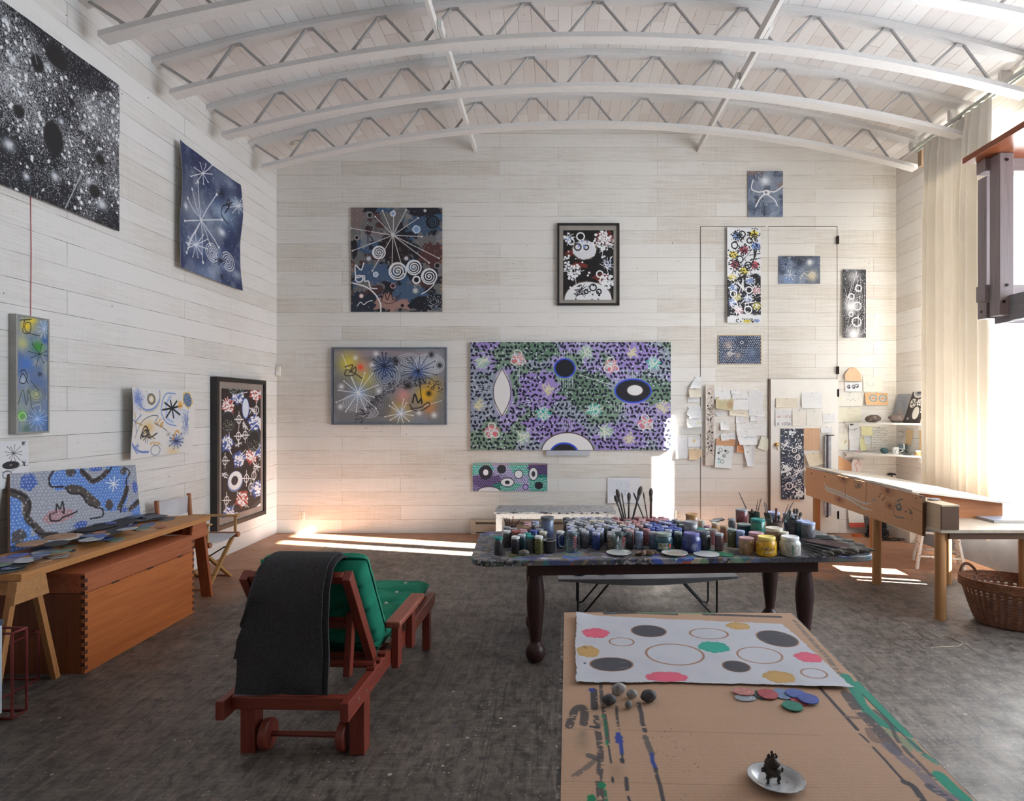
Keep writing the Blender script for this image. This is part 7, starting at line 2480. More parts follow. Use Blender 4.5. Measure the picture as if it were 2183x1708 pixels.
 # ------------------------------------------------------------------ cardboard-covered table by the camera
ZC=.75
FL,FR,NRr,NL=(.027,2.848),(1.052,2.838),(.968,1.12),(.0,1.12)
th=thing('trestle_table','cardboard-covered table in front with painting paper, stones and incense burner','table',(.5,2.0,0))
m_edge=mat('paint_smeared_edge',(64,60,62),(120,112,104),scale=26,rough=.55,specks=(34,.62,(150,146,142)))
MB().prism([(NL[0]-.012,NL[1]),(NRr[0]+.014,NRr[1]),(FR[0]+.012,FR[1]+.012),(FL[0]-.012,FL[1]+.01)],ZC-.032,ZC-.006).build('tabletop',m_edge,th,smooth=0,bevel=.002)
for x in(.1,.88):
 for y in(1.25,2.7):
  MB().span((x-.03,y-.03,0),(x+.03,y+.03,ZC-.032)).build('leg',m_dkw,th,smooth=0,bevel=.003)
cb=crop(1180,1440,6.372)
cr_=crop(1540,1440,3.395)
WC,HCc=420,560
def fnc(f):
 def g_(x,y):
  px,py=f(x,y)
  q_=at_z(px,py,ZC)
  v_=(FL[1]-q_.y)/(FL[1]-NL[1])
  xl=FL[0]+(NL[0]-FL[0])*v_
  xr=FR[0]+(NRr[0]-FR[0])*v_
  return(q_.x-xl)/(xr-xl)*WC,v_*HCc
 return g_
p=Paint(WC,HCc,(186,152,126),fnc(cb),61)
p.wk=1.5
p.blobs(120,.4,.7,(180,146,120),.6,1)
for k in range(0,HCc,4):
 p.a[k,:,:]*=.965
for y in(742,1450):
 p.line([(150,y-20),(3600,y+60)],5,(136,104,82),.8)
DKP=(62,60,66)
p.line([(545,200),(555,440)],62,DKP,.9,dry=.15).ell(520,195,42,26,(50,66,140),rough=.3)
p.line([(640,130),(655,330),(680,470),(715,700),(735,900)],36,DKP,.75,dry=.2)
p.line([(800,120),(800,280)],10,DKP,.8).line([(850,420),(865,620),(885,720)],26,DKP,.8,dry=.25)
p.curve([(215,680),(290,470),(390,430),(420,520),(410,650)],70,DKP,.75,dry=.2)
p.spray(390,900,150,(150,126,104),.75,190).spray(640,640,90,(140,118,100),.7,90).spray(850,1300,150,(158,130,106),.6,160).spray(400,790,80,(120,108,98),.5)
p.line([(575,560),(590,700),(625,900),(640,1170),(610,1400),(640,1680)],66,DKP,.75,dry=.3).line([(500,690),(610,705)],24,DKP)
p.line([(280,1360),(400,1280),(560,1150)],56,(110,98,92),.8,dry=.2).line([(470,1080),(640,1140)],60,(74,70,72),.7,dry=.3)
p.ell(670,548,24,20,(24,128,86)).line([(700,600),(720,820)],26,(24,110,80),.85,dry=.2).ell(725,905,20,40,(24,128,86)).ell(655,1485,55,44,(24,132,88),rough=.2).ell(515,1670,60,62,(24,124,84),rough=.2).line([(700,1560),(720,1720)],30,(24,120,82),.8,dry=.3)
p.ell(885,850,52,80,(52,70,150),rough=.25).line([(910,900),(925,1060)],36,(52,70,150)).ell(930,1150,34,40,DKP,rough=.2).line([(930,1060),(930,1120)],18,DKP)
p.line([(745,950),(780,1180)],20,DKP,.9).ell(800,1410,20,44,DKP).line([(985,1390),(995,1540)],42,DKP,.9,dry=.15).line([(1010,1640),(1040,1720)],24,DKP)
p.line([(1150,380),(1190,520),(1200,630),(1240,750)],40,DKP,.8,dry=.2).line([(1240,830),(1290,960),(1330,1060)],56,(92,88,84),.85,dry=.15).line([(1330,1060),(1340,1160),(1385,1260)],40,(50,68,146),.95).line([(1380,1260),(1400,1360),(1440,1480),(1490,1720)],40,DKP,.85,dry=.15)
p.dots(30,(1300,600,2000,1700),3,8,(92,70,60),.9)
p.fn=fnc(cr_)
p.curve([(880,0),(960,120),(1000,210),(1130,330),(1320,400)],50,(52,142,120)).curve([(990,60),(1100,190),(1230,320),(1330,410)],60,(52,146,122)).curve([(1340,460),(1440,560),(1530,620)],34,(66,140,124),.8,dry=.2).curve([(1560,720),(1640,800),(1740,890)],70,(36,148,122)).curve([(1180,400),(1300,470),(1330,520)],40,(120,150,120),.6)
p.curve([(700,90),(790,190),(880,290),(965,385)],17,DKP,.9).curve([(985,420),(1010,440),(1045,475)],12,DKP,.9).curve([(1080,515),(1160,600),(1230,680),(1290,745)],15,DKP,.9).curve([(1305,765),(1370,800),(1440,900)],36,DKP,.9,dry=.1)
p.curve([(890,130),(960,230),(1060,330),(1150,430),(1240,540)],56,(84,78,80),.85,dry=.2).curve([(1090,250),(1200,350),(1260,470),(1380,600),(1520,740)],20,(80,76,80),.8,dry=.2).curve([(880,290),(940,300),(1010,300)],18,(120,104,94),.8).curve([(1050,390),(1090,460),(1170,465)],40,(118,98,90),.7,dry=.2)
p.curve([(1180,500),(1300,600),(1420,700),(1560,830),(1700,910)],60,(112,108,124),.7,dry=.2).curve([(1490,800),(1580,860),(1650,910)],50,(78,78,92),.8,dry=.25).curve([(1000,130),(1130,260),(1290,420),(1450,560)],7,(60,56,60),.8)
p.fn=fnc(lambda x,y:(x,y))
p.line([(1290,1308),(1360,1306),(1440,1309)],5,(74,70,72),.9).line([(1360,1305),(1520,1306)],5,(112,150,112),.9).line([(1500,1309),(1660,1314)],5,(74,70,74),.9,dry=.1).line([(1280,1304),(1310,1305)],3,(110,150,180),.9).line([(1690,1322),(1760,1400),(1790,1440)],6,(110,104,104),.7,dry=.3)
p.grain(.035)
g=quad((FL[0],FL[1],ZC),(FR[0],FR[1],ZC),(NRr[0],NRr[1],ZC),(NL[0],NL[1],ZC),WC,HCc)
sheet('cardboard_sheet',g,p.a,.005,paint_mat('bare_cardboard',.8,.12,400),th,hint=(0,0,1),edge_col=(120,92,72))
# the paper being painted
c5b=crop(980,1180,2.729)
PX0,PX1,PY0,PY1=.045,1.045,2.045,2.84
RES=430
ZP=ZC+.006
def fnp(f):
 def g_(x,y):
  px,py=f(x,y)
  q_=at_z(px,py,ZP)
  return(q_.x-PX0)*RES,(PY1-q_.y)*RES
 return g_
p=Paint((PX1-PX0)*RES,(PY1-PY0)*RES,(196,198,206),fnp(c5b),62)
p.blobs(40,.45,.7,(187,189,199),.6,1)
PK,GO,TQ,CH,TA=(214,92,118),(186,150,92),(42,160,140),(72,72,80),(156,112,88)
for x,y,rx,ry,c in((790,465,78,28,PK),(745,572,66,34,GO),(1200,717,122,30,PK),(1473,545,88,32,TQ),(1614,424,68,22,GO),(2020,605,78,30,PK),(1850,717,90,36,GO)):
 p.ell(x,y,rx,ry,c,.95,rough=.1).ell(x+8,y+3,rx*.8,ry*.7,[min(255,v*1.07)for v in c],.6,rough=.2)
for x,y,rx,ry,rt in((1097,453,100,34,.04),(1840,497,108,48,.25),(881,645,124,40,.06),(1603,657,78,32,.14)):
 p.ell(x,y,rx,ry,CH,rot=-rt).ring(x,y,rx,ry,7,TA,rot=-rt)
for x,y,rx,ry,wd,rt in((940,516,70,24,9,.0),(1247,586,164,60,12,.0),(1445,468,108,30,9,.02),(1738,592,126,46,10,.18),(2052,698,72,28,10,.2)):
 p.ring(x,y,rx,ry,wd,TA,rot=-rt)
p.ell(727,642,8,4,(40,40,60)).dots(4,(705,542,760,558),2,4,(60,50,60))
for _ in range(50):
 x,y=p.r.uniform(680,2150),p.r.uniform(380,770)
 p.line([(x,y),(x+p.r.uniform(20,70),y+p.r.uniform(-4,4))],3,(192,193,203),.5)
W_,H_=p.w,p.h
pc=[at_z(x,y,ZP)for x,y in((1229,1311),(1445,1321),(1664,1331),(1690,1352),(1815,1467),(1620,1458),(1430,1453),(1228,1455),(1226,1380))]
pc=[((q_.x-PX0)*RES,(PY1-q_.y)*RES)for q_ in pc]
yy,xx=np.mgrid[0:H_,0:W_].astype(float)
xx2=xx+5*(vnoise(H_,W_,12,5,3)-.5)
yy2=yy+5*(vnoise(H_,W_,12,6,3)-.5)
ins=np.zeros((H_,W_),bool)
for i in range(len(pc)):
 (xa,ya_),(xb,yb_)=pc[i],pc[(i+1)%len(pc)]
 cnd=((ya_>yy2)!=(yb_>yy2))&(xx2<(xb-xa)*(yy2-ya_)/(yb_-ya_+1e-9)+xa)
 ins^=cnd
g=quad((PX0,PY1,ZP),(PX1,PY1,ZP),(PX1,PY0,ZP),(PX0,PY0,ZP),W_,H_)
u_=np.linspace(0,1,W_)[None,:]
v_=np.linspace(0,1,H_)[:,None]
g[...,2]+=.0025*vnoise(H_,W_,60,9,2)+.012*np.exp(-(((u_-.03)/.06)**2+((v_-.06)/.12)**2))+.006*np.exp(-((v_-1.0)/.05)**2)*(.5+.5*np.sin(u_*9))+.004*np.exp(-(u_/.06)**2)
o=sheet('painting_paper',g,p.a,.0012,paint_mat('rag_paper',.75,.1,300),keep=ins,hint=(0,0,1),back_col=(210,208,206))
setp(o,'large white paper with ovals and pink, ochre and teal patches, lying on the cardboard table','painting')
# card discs
DSC={'dusty pink':(184,122,118),'pale grey':(152,158,164),'dark teal':(66,82,84),'crimson':(160,72,78),'light blue':(112,134,168),'blue':(80,98,164),'rose red':(172,78,92),'deep blue':(74,90,158),'green':(36,118,100)}
zs={'pale grey':0,'dusty pink':1,'dark teal':0,'crimson':1,'light blue':0,'blue':1,'green':1,'rose red':0,'deep blue':2}
for nm,x,y,rx,ry,rt in(('pale grey',165,160,76,25,.1),('dusty pink',155,115,76,27,.12),('dark teal',285,138,60,32,.3),('crimson',328,132,71,36,.15),('light blue',437,132,64,39,.1),('rose red',566,180,68,34,.2),('green',508,218,72,36,.0),('blue',530,128,71,33,.1),('deep blue',622,165,73,38,.15)):
 px,py=cr_(x,y)
 z=ZC+.0006+.0034*zs[nm]
 q=at_z(px,py,z+.003)
 sx=rx/3.395/FPX*q.y
 sy=(at_z(px,py-ry/3.395,z).y-at_z(px,py+ry/3.395,z).y)/2
 pl=[(sx*math.cos(a)*(1+.02*math.sin(5*a+x)),sy*math.sin(a)*(1+.02*math.cos(4*a+x)))for a in np.linspace(0,2*PI,26,endpoint=False)]
 o=MB().prism(pl,0,.003,Matrix.Translation((q.x,q.y,z))@Matrix.Rotation(-rt*.5,4,'Z')).build('card_disc',mat('disc_'+nm.replace(' ','_'),[v*.95 for v in DSC[nm]],[v*1.08 for v in DSC[nm]],scale=50,rough=.7,specks=(90,.68,[min(255,v*1.35)for v in DSC[nm]])),smooth=0)
 setp(o,f'{nm} painted oval card disc overlapping others on the cardboard table','card disc','painted card discs')
m_peb={'a':mat('white_veined_stone',(112,108,106),(186,182,180),scale=26,rough=.7,bump=.3),'b':mat('dark_mottled_stone',(52,50,54),(92,88,90),scale=30,rough=.7,bump=.3),'c':mat('grey_rough_stone',(92,90,88),(140,136,132),scale=34,rough=.75,bump=.3)}
for x,y,rx,ry,k,rz_,lb in((893,285,100,66,'a',.3,'largest pale veined stone beside the paper edge'),(765,440,100,68,'b',.2,'dark round mottled stone on the cardboard'),(1070,330,76,60,'a',-.5,'medium pale stone in the middle of the stone group'),(1025,470,62,60,'c',1.2,'smallest grey stone at the front of the stone group'),(1302,395,112,50,'b',.05,'long dark stone set apart from the other stones')):
 px,py=cb(x,y)
 q=at_z(px,py,ZC)
 r_=rx/6.372/FPX*q.y
 q=Vector((q.x,q.y+r_*.6,ZC+.0005))
 rock('stone',q,(r_,r_*.8,r_*(.74 if k!='c' else .85)),m_peb[k],31+x,lb,'stone','stones on the cardboard table',3,.14,rz_)
 # oval dish and censer
m_enam=mat('chipped_white_enamel',(176,178,180),(190,191,192),scale=8,rough=.25,coat=.4,specks=(60,.74,(70,60,58)))
PC=Vector((.538,1.553,ZC+.0005))
RO=Matrix.Rotation(math.radians(-45),3,'Z')
th=thing('oval_dish','chipped white enamel oval dish under the little censer','dish',PC)
prof=[(0,0),(.6,0),(.68,.003),(.78,.011),(1.0,.0145),(1.0,.016),(.78,.0135),(.67,.0062),(.6,.004),(0,.0035)]
MB().lathe([(r*1.0,z)for r,z in prof],PC,44,RO,.069,.062).build('dish',m_enam,th,smooth=50)
MB().tube([PC+RO@Vector((.0692*math.cos(a),.0622*math.sin(a),.0153))for a in np.linspace(0,2*PI,50,endpoint=False)],.0012,6,closed=True).build('worn_rim',mat('rim_chips',(104,92,90),(170,168,168),scale=60,rough=.5),th)
m_bron=mat('dark_bronze',(42,34,32),(66,54,48),scale=60,rough=.45,metal=.5,bump=.5,bscale=160)
QC=Vector((.529,1.553,ZC+.0042))
th=thing('incense_burner','tiny dark bronze three-legged incense burner standing on the oval dish','incense burner',QC)
MB().lathe([(0,.017),(.012,.016),(.018,.021),(.021,.030),(.0205,.037),(.0165,.041),(.019,.0445),(.0192,.046),(0,.046)],QC,24).build('bowl',m_bron,th,smooth=50)
MB().lathe([(.0188,.046),(.018,.0495),(.015,.055),(.010,.060),(.006,.0625),(0,.063)],QC,20).build('lid',m_bron,th,smooth=50)
MB().tube([QC+Vector((0,0,.062)),QC+Vector((.001,0,.067)),QC+Vector((-.0015,.001,.072)),QC+Vector((-.001,0,.0765))],[.0045,.0042,.0036,.0018],8).build('finial',m_bron,th)
for s in(-1,1):
 MB().tube([QC+Vector((s*.009,0,.057)),QC+Vector((s*.011,0,.064)),QC+Vector((s*.007,0,.068))],.0028,7).build('ear',m_bron,th)
 MB().tube([QC+Vector((s*.020,0,.034)),QC+Vector((s*.0255,0,.033)),QC+Vector((s*.0245,0,.026)),QC+Vector((s*.0195,0,.026))],.0026,7).build('side_handle',m_bron,th)
for a in(math.radians(210),math.radians(330),math.radians(90)):
 d=Vector((math.cos(a),math.sin(a),0))
 MB().tube([QC+d*.013+Vector((0,0,.021)),QC+d*.017+Vector((0,0,.013)),QC+d*.014+Vector((0,0,.006)),QC+d*.0165+Vector((0,0,.0006))],[.0055,.0048,.0032,.0038],8).build('leg',m_bron,th)
 # ------------------------------------------------------------------ corner shelves
m_shelf=mat('white_shelf_paint',(236,233,226),(242,239,234),rough=.45)
def corner_shelf(z,label):
 th=thing('corner_shelf',label,'shelf',(4.25,8.1,z-.03),0,'white corner shelves')
 MB().prism([(3.80,YB-.001),(3.80,YB-.05),(4.44,7.64),(XR-.001,7.64),(XR-.001,YB-.001)],z-.022,z).build('shelf_board',m_shelf,th,smooth=0,bevel=.002)
 MB().span((4.41,7.64,z-.085),(XR-.001,7.70,z-.0225)).build('cleat',m_shelf,th,smooth=0,bevel=.002)
 MB().span((3.83,YB-.022,z-.06),(4.40,YB-.001,z-.0225)).build('cleat',m_shelf,th,smooth=0,bevel=.002)
ZS1,ZS2=1.48,1.082
corner_shelf(ZS1,'upper white corner shelf holding two rough stones')
corner_shelf(ZS2,'lower white corner shelf holding the mug and small jars')
m_lava=mat('rough_brown_stone',(84,72,66),(124,110,102),scale=26,rough=.85,bump=.6,bscale=50)
rock('stone',(4.08,8.16,ZS1+.0008),(.10,.07,.05),m_lava,2,'shorter rough brown stone on the upper corner shelf','stone','stones on the corner shelf',3,.3,.2)
rock('stone',(4.315,8.0,ZS1+.0008),(.10,.06,.055),m_lava,8,'longer rough brown stone on the upper corner shelf','stone','stones on the corner shelf',3,.3,-.2)
# two small pictures leaning on the side wall, standing on the upper shelf
p=Paint(40,60,(150,156,166),None,71)
p.spray(20,40,16,(190,170,150),.6).line([(4,4),(36,4),(36,56),(4,56),(4,4)],1.6,(176,180,186))
g=quad((4.485,8.30,ZS1+.37),(4.49,8.02,ZS1+.37),(4.40,8.0,ZS1+.002),(4.40,8.28,ZS1+.002),p.w,p.h)
g[...,0]-=.0
setp(sheet('painting',g,p.a,.008,hint=(-1,-.2,.2)),'small misty grey picture leaning in the corner on the upper shelf','painting')
p=Paint(60,110,(58,50,50),None,72)
p.ell(30,0,24,22,(206,202,196)).ell(30,0,18,16,(150,150,152)).ell(30,0,10,9,(74,74,84)).ell(16,40,13,16,(206,202,196)).dots(14,(8,30,26,52),1.5,2.6,(58,50,50))
for x,y in((36,30),(44,28),(52,31),(34,37),(42,36),(50,40),(36,45),(44,45),(52,50),(54,60),(55,70)):
 p.ell(x,y,3.4,4.2,(224,222,218))
p.ell(36,74,12,22,(206,202,194)).ell(12,94,4,4,(160,156,150))
g=quad((4.475,7.93,ZS1+.392),(4.49,7.67,ZS1+.392),(4.43,7.70,ZS1+.002),(4.35,7.93,ZS1+.002),p.w,p.h)
setp(sheet('painting',g,p.a,.01,hint=(-1,-.2,.2),edge_col=(190,170,150)),'small dark picture with pale ovals leaning at the front of the upper corner shelf','painting')
# lower shelf
zz=ZS2+.0008
th=thing('mug','white striped mug on the lower corner shelf','mug',(4.30,8.02,zz))
MB().lathe([(0,0),(.036,0),(.041,.006),(.042,.085),(.039,.085),(.037,.01),(0,.006)],(4.30,8.02,zz),24).build('cup_body',m_dish,th,smooth=50)
MB().tube([(4.335,7.99,zz+.07),(4.36,7.97,zz+.066),(4.364,7.966,zz+.04),(4.334,7.992,zz+.018)],.006,8).build('handle',m_dish,th)
MB().tube([(4.30-.02,8.02-.0385,zz+.02),(4.30-.008,8.02-.0425,zz+.07)],.003,6).build('stripe',mat('brown_stripe',(120,92,78),(134,104,90)),th)
rock('stone',(4.19,8.08,zz),(.05,.045,.036),mat('teal_glazed_lump',(38,62,66),(66,104,106),scale=30,rough=.4),6,'dark teal glazed lump beside the mug','lump',None,3,.16)
rock('stone',(3.96,8.30,zz),(.036,.022,.013),mat('pink_quartz',(214,166,180),(226,184,196),rough=.4),4,'small pink stone lying on the lower corner shelf','stone',None,3,.12)
th=thing('glass_jar','empty clear glass jar lying behind the mug on the lower shelf','jar',(4.42,8.05,zz))
MB().lathe([(0,0),(.048,0),(.052,.01),(.056,.11),(.05,.125),(.047,.125),(.052,.108),(.048,.012),(0,.006)],(4.42,8.06,zz),26).build('glass_body',m_glassy,th,smooth=60)
MB().lathe([(0,.0),(.044,0),(.046,.03),(.03,.042),(0,.044)],(4.42,8.06,zz+.008),18).build('grey_filling',mat('grey_grit',(110,106,102),(150,146,142),scale=80,rough=.9),th)
o=MB().lathe([(0,0),(.035,0),(.06,.008),(.061,.012),(.036,.006),(0,.005)],(4.36,7.84,zz),28).build('dish',mat('dark_slate_dish',(92,94,98),(110,112,114),rough=.5),smooth=60)
setp(o,'shallow dark dish at the front of the lower corner shelf','dish')
th=thing('jam_jar','small honey-coloured jar with white lid at the end of the lower shelf','jar',(4.455,7.78,zz))
MB().lathe([(0,0),(.036,0),(.038,.005),(.038,.036),(.034,.042),(0,.042)],(4.455,7.78,zz),24).build('glass_body',mat('honey_glass',(196,146,92),(212,168,118),rough=.2,coat=.5),th,smooth=50)
MB().lathe([(0,.042),(.035,.042),(.035,.062),(0,.064)],(4.455,7.78,zz),24).build('lid',m_dish,th)
# ------------------------------------------------------------------ notes pinned up
m_note=paint_mat('note_paper',.8,.0)
m_pin=mat('dark_pin_head',(60,54,52),(74,66,62),rough=.3)
cA,cB=crop(1440,770,5.692),crop(1640,770,5.695)
nseed=[100]
def note(cf,x0,y0,x1,y1,bgc,label,draw=None,tilt=0.0,curl='bl',amt=.035,off=.004,shape=None,res=2.2,cat='note',group='notes pinned on the rear wall',pins=True):
 nseed[0]+=1
 (px0,py0),(px1,py1)=cf(x0,y0),cf(x1,y1)
 w_,h_=max(8,int((px1-px0)*res)),max(8,int((py1-py0)*res))
 p=Paint(w_,h_,bgc,None,nseed[0])
 p.blobs(14,.4,.7,[v*.97 for v in bgc],.7,1)
 p.fn=lambda x,y:((x-x0)/(x1-x0)*w_,(y-y0)/(y1-y0)*h_)
 if draw:
  draw(p)
 g=quad(back(px0,py0,off),back(px1,py0,off),back(px1,py1,off),back(px0,py1,off),w_,h_)
 u=np.linspace(0,1,w_)[None,:]
 v=np.linspace(0,1,h_)[:,None]
 d=.002+.004*vnoise(h_,w_,max(w_,h_)/2,nseed[0],2)
 if 'b' in curl:
  d=d+amt*v**2.5*(.6+.4*np.cos(u*2))
 if 'l' in curl:
  d=d+amt*.8*(1-u)**3*(.3+.7*v)
 if 'r' in curl:
  d=d+amt*.8*u**3*(.3+.7*v)
 if 't' in curl:
  d=d+amt*(1-v)**4
 g[...,1]-=d
 if tilt:
  cx_,cz_=g[...,0].mean(),g[...,2].mean()
  c,s=math.cos(tilt),math.sin(tilt)
  X_,Z_=g[...,0]-cx_,g[...,2]-cz_
  g[...,0],g[...,2]=cx_+X_*c-Z_*s,cz_+X_*s+Z_*c
 kp=None
 U,V=np.meshgrid(np.linspace(0,1,w_),np.linspace(0,1,h_))
 if shape:
  jit=.05*(vnoise(h_,w_,5,nseed[0]+5,2)-.5)
  kp=shape(U+jit,V+jit)
 o=sheet('pinned_note',g,p.a,.0012,m_note,keep=kp,hint=HINT_B,full_back=True,back_col=[v*.95 for v in bgc])
 setp(o,label,cat,group)
 if pins:
  q=g[max(1,int(h_*.06)),w_//2]
  ROOTM[o.name]=Matrix.Translation(o.location)
  MB().lathe([(0,0),(.0045,0),(.0045,.004),(0,.006)],(q[0],q[1]-.0005,q[2]),8,rot_to((0,-1,0))).build('pin_head',m_pin,o)
 return o
PW,PC_,PT=(230,230,231),(226,218,202),(214,178,140)
wr=lambda x0,y0,x1,y1,n,c=(120,122,128),wd=2.2,al=.7:(lambda p:p.write(x0,y0,x1,y1,n,c,wd,al))
note(cA,155,190,308,332,PW,'white sheet with one long black stroke, topmost beside the loading door seam',lambda p:p.line([(228,190),(165,325)],4,INK).write(200,230,300,290,3,(160,160,164),2,.6),shape=lambda U,V:V>.95-1.6*U)
note(cA,158,335,310,440,PC_,'cream curled slip under the sheet with the long black stroke',None,.06,'bl',.05)
note(cA,145,440,292,500,PW,'faint blue-written slip under the cream curled slip',wr(160,450,285,492,2,(140,146,168)),0,'b',.006)
note(cA,135,548,305,690,PW,'torn white sheet with grey writing above the yellow-spotted note',wr(170,570,300,660,4,(150,150,156)),.05,'bl',.05,shape=lambda U,V:U>.12*np.sin(V*9)+.02)
note(cA,132,672,312,800,PW,'white note with yellow-green spots and pencil writing',lambda p:p.write(150,690,300,760,3,(130,132,140),2,.7).spray(160,765,16,(214,218,140),.8).spray(272,752,18,(206,214,130),.8),.04,'bl',.05,.006)
note(cA,50,792,312,885,(212,212,208),'wide translucent grey strip below the yellow-spotted note',wr(90,815,280,870,3,(170,172,170)),0,'b',.006)
note(cA,0,905,146,1182,PW,'large ruled white sheet beside the wide dashed canvas',lambda p:[p.line([(0,y),(146,y+4)],2.5,(180,184,196),.8)for y in(968,995,1025,1055,1085)],0,'b',.01)
note(cA,150,920,302,1040,PW,'white note with one ochre blot near the ruled sheet',lambda p:p.ell(222,965,15,22,(222,200,140),.9,rough=.2).write(240,930,295,950,1),0,'b',.012)
note(cA,160,1066,312,1192,(222,196,162),'tan note with curled lower corner under the ochre-blot note',None,.0,'br',.05,shape=lambda U,V:(U+V*.9<1.55))
note(cA,470,360,662,465,PW,'plain white slip beside the cream ink strip',wr(490,420,640,450,1,(190,190,194)),0,'b',.02)
note(cA,670,350,792,400,PW,'tiny white slip pinned above the black-lettered sheet',None,-.02,'b',.012)
note(cA,690,402,882,592,PW,'white sheet with one line of bold black lettering',lambda p:p.write(692,446,872,478,1,(44,44,50),4.5,.9,1.0),0,'br',.02)
note(cA,480,448,700,590,(196,184,150),'curled olive-tan double note overlapping the black-lettered sheet',lambda p:p.ell(660,520,40,44,(180,150,118),.8,rough=.2).ell(560,470,60,20,(206,200,176),.8,rough=.2),-.14,'bl',.05,.01)
note(cA,650,586,884,668,PC_,'cream strip with grey capitals below the black-lettered sheet',wr(690,606,830,645,1,(110,110,112),3.4),-.08,'bl',.02,.006)
note(cA,478,625,596,668,PW,'small boat-shaped white scrap with a scribbled word',wr(500,634,590,652,1,(120,120,126)),-.03,'l',.02,shape=lambda U,V:V<.35+2.2*U)
note(cA,886,356,1062,622,(224,224,226),'tall faint printed sheet beside the black-lettered one',lambda p:p.write(910,380,1020,480,5,(186,186,192),2,.7).line([(920,500),(1040,500),(1040,610),(920,610),(920,500)],3,(200,200,205),.8),0,'b',.01)
note(cA,905,668,1066,722,PW,'white strip of pencil words under the tall faint sheet',wr(920,678,1050,704,1),.06,'l',.03,.005)
note(cA,890,622,1080,664,PW,'pale strip with bluish words just below the tall faint sheet',wr(905,628,1060,655,1,(150,156,176)),-.06,'b',.008,.006)
note(cA,730,664,826,752,PW,'small square white note with rounded word, centre of the loading door cluster',wr(745,690,815,730,2,(170,172,176)),0,'l',.02,shape=lambda U,V:((U-.5)**4+(V-.5)**4)<.1)
note(cA,540,742,652,836,PW,'blank white square with a single pin, left of two squares'.replace('left','first'),None,-.03,'bl',.03)
note(cA,736,756,852,848,(234,234,234),'blank white square with dark pin head, second of two squares',None,0,'l',.02)
note(cA,850,744,1104,905,PW,'wide white sheet with one line of pale capitals',wr(880,785,1075,835,1,(170,170,174),4),0,'b',.01)
note(cA,548,876,722,960,PW,'white slip of grey capitals above the tan strip',wr(565,895,700,935,1,(150,150,152),3.5),.1,'l',.03)
note(cA,732,846,984,1015,PW,'white sheet with bright blue lettering',lambda p:p.write(830,905,968,945,1,(96,140,176),4.5,.9,1.0),0,'bl',.045,.006,shape=lambda U,V:U>.12*V)
note(cA,490,944,728,1026,(208,160,122),'tan strip with two lines of small writing',wr(515,958,700,990,2,(110,76,56),2),-.06,'l',.02,.008)
note(cA,478,1020,690,1295,(226,230,230),'white sheet of drawn black rings and teal dots, hanging askew under the tan strip',lambda p:[p.ring(x,y,r*1.0,r,5,(60,66,70))for x,y,r in((538,1078,22),(595,1085,12),(620,1100,14),(515,1118,12),(585,1145,20),(565,1215,22))]and[p.ell(x,y,9,9,(70,76,80))for x,y in((598,1085),(516,1118),(522,1190),(586,1148))]and p.spray(525,1225,24,(140,206,196),.8).spray(560,1215,14,(160,214,204),.7),-.09,'bl',.03,.006)
note(cA,745,905,838,1112,(214,152,108),'orange tag with a ring and upright writing, tilted',lambda p:p.ring(806,942,14,14,5,(130,84,60)).write(780,985,815,1080,5,(110,72,56),3),-.12,'l',.05,.014)
note(cA,818,1010,962,1270,(228,228,230),'crumpled white tissue hanging under the blue-lettered sheet',lambda p:p.ell(872,1100,7,7,(90,90,96)),.03,'blr',.05,.008,shape=lambda U,V:(np.abs(U-.5)<.5-.22*V))
note(cA,1010,928,1142,1080,(222,222,206),'pale green curled card beside the small door edge',None,-.35,'l',.05,.012)
DOF=.0415
note(cB,75,452,342,566,PC_,'cream strip with faint writing high on the small door',wr(110,490,300,545,2,(206,192,170)),-.01,'l',.03,DOF)
note(cB,385,380,642,570,PW,'white sheet of pale blue-grey handwriting high on the small door',wr(415,420,620,500,3,(186,190,200)),-.02,'bl',.02,DOF)
note(cB,70,592,272,788,PW,'white card with red and black lettering on the small door',lambda p:p.text('UN IOTA',90,662,258,686,(176,70,66),4,.8).write(92,700,250,730,1,(190,200,214),3,.8).text('O IOTA',92,745,252,776,(54,56,60),5.5),0,'l',.02,DOF)
note(cB,276,590,450,782,(232,228,220),'blank cream sheet beside the red-lettered card',None,0,'l',.02,DOF)
note(cB,452,598,640,782,(230,228,222),'folded off-white sheet with a vertical crease on the small door',lambda p:p.line([(540,600),(540,780)],3,(214,208,196),.7),0,'b',.01,DOF)
note(cB,645,640,800,742,PW,'small white sheet with faint lines by the door hinge edge',wr(665,660,780,710,2,(196,200,208)),.02,'b',.01,DOF)
note(cB,625,800,762,868,PW,'white scrap with scribble above the narrow speckled panel',wr(640,830,740,860,1,(190,190,194)),.02,'b',.02,DOF)
note(cB,414,815,612,1082,(210,172,142),'plain tan paper panel beside the dark ringed strip',lambda p:p.line([(470,815),(470,1080)],10,(200,162,134),.6).line([(540,815),(540,1080)],14,(216,180,152),.6),0,'b',.012,DOF,cat='paper')
note(cB,442,1112,642,1262,(218,206,182),'cream curled note with brown writing under the tan panel',wr(480,1160,630,1215,2,(176,150,116),2.6),.18,'bl',.055,DOF+.004)
note(cB,902,75,1112,242,(222,186,152),'tan paper with rounded top, topmost beside the hinge',wr(930,180,1080,215,2,(190,160,136)),0,'bl',.035,shape=lambda U,V:(V>1.1*np.abs(U-.5)**2*2.2-.02))
note(cB,915,256,1126,368,PW,'white note with three dark ink doodles',lambda p:[p.ring(x,y,16,20,6,(44,48,66)).ell(x+4,y+6,8,9,(44,48,66)).cluster(x,y,30,8,2,4,(60,62,74))for x,y in((960,312),(1018,312),(1062,300))],0,'b',.02)
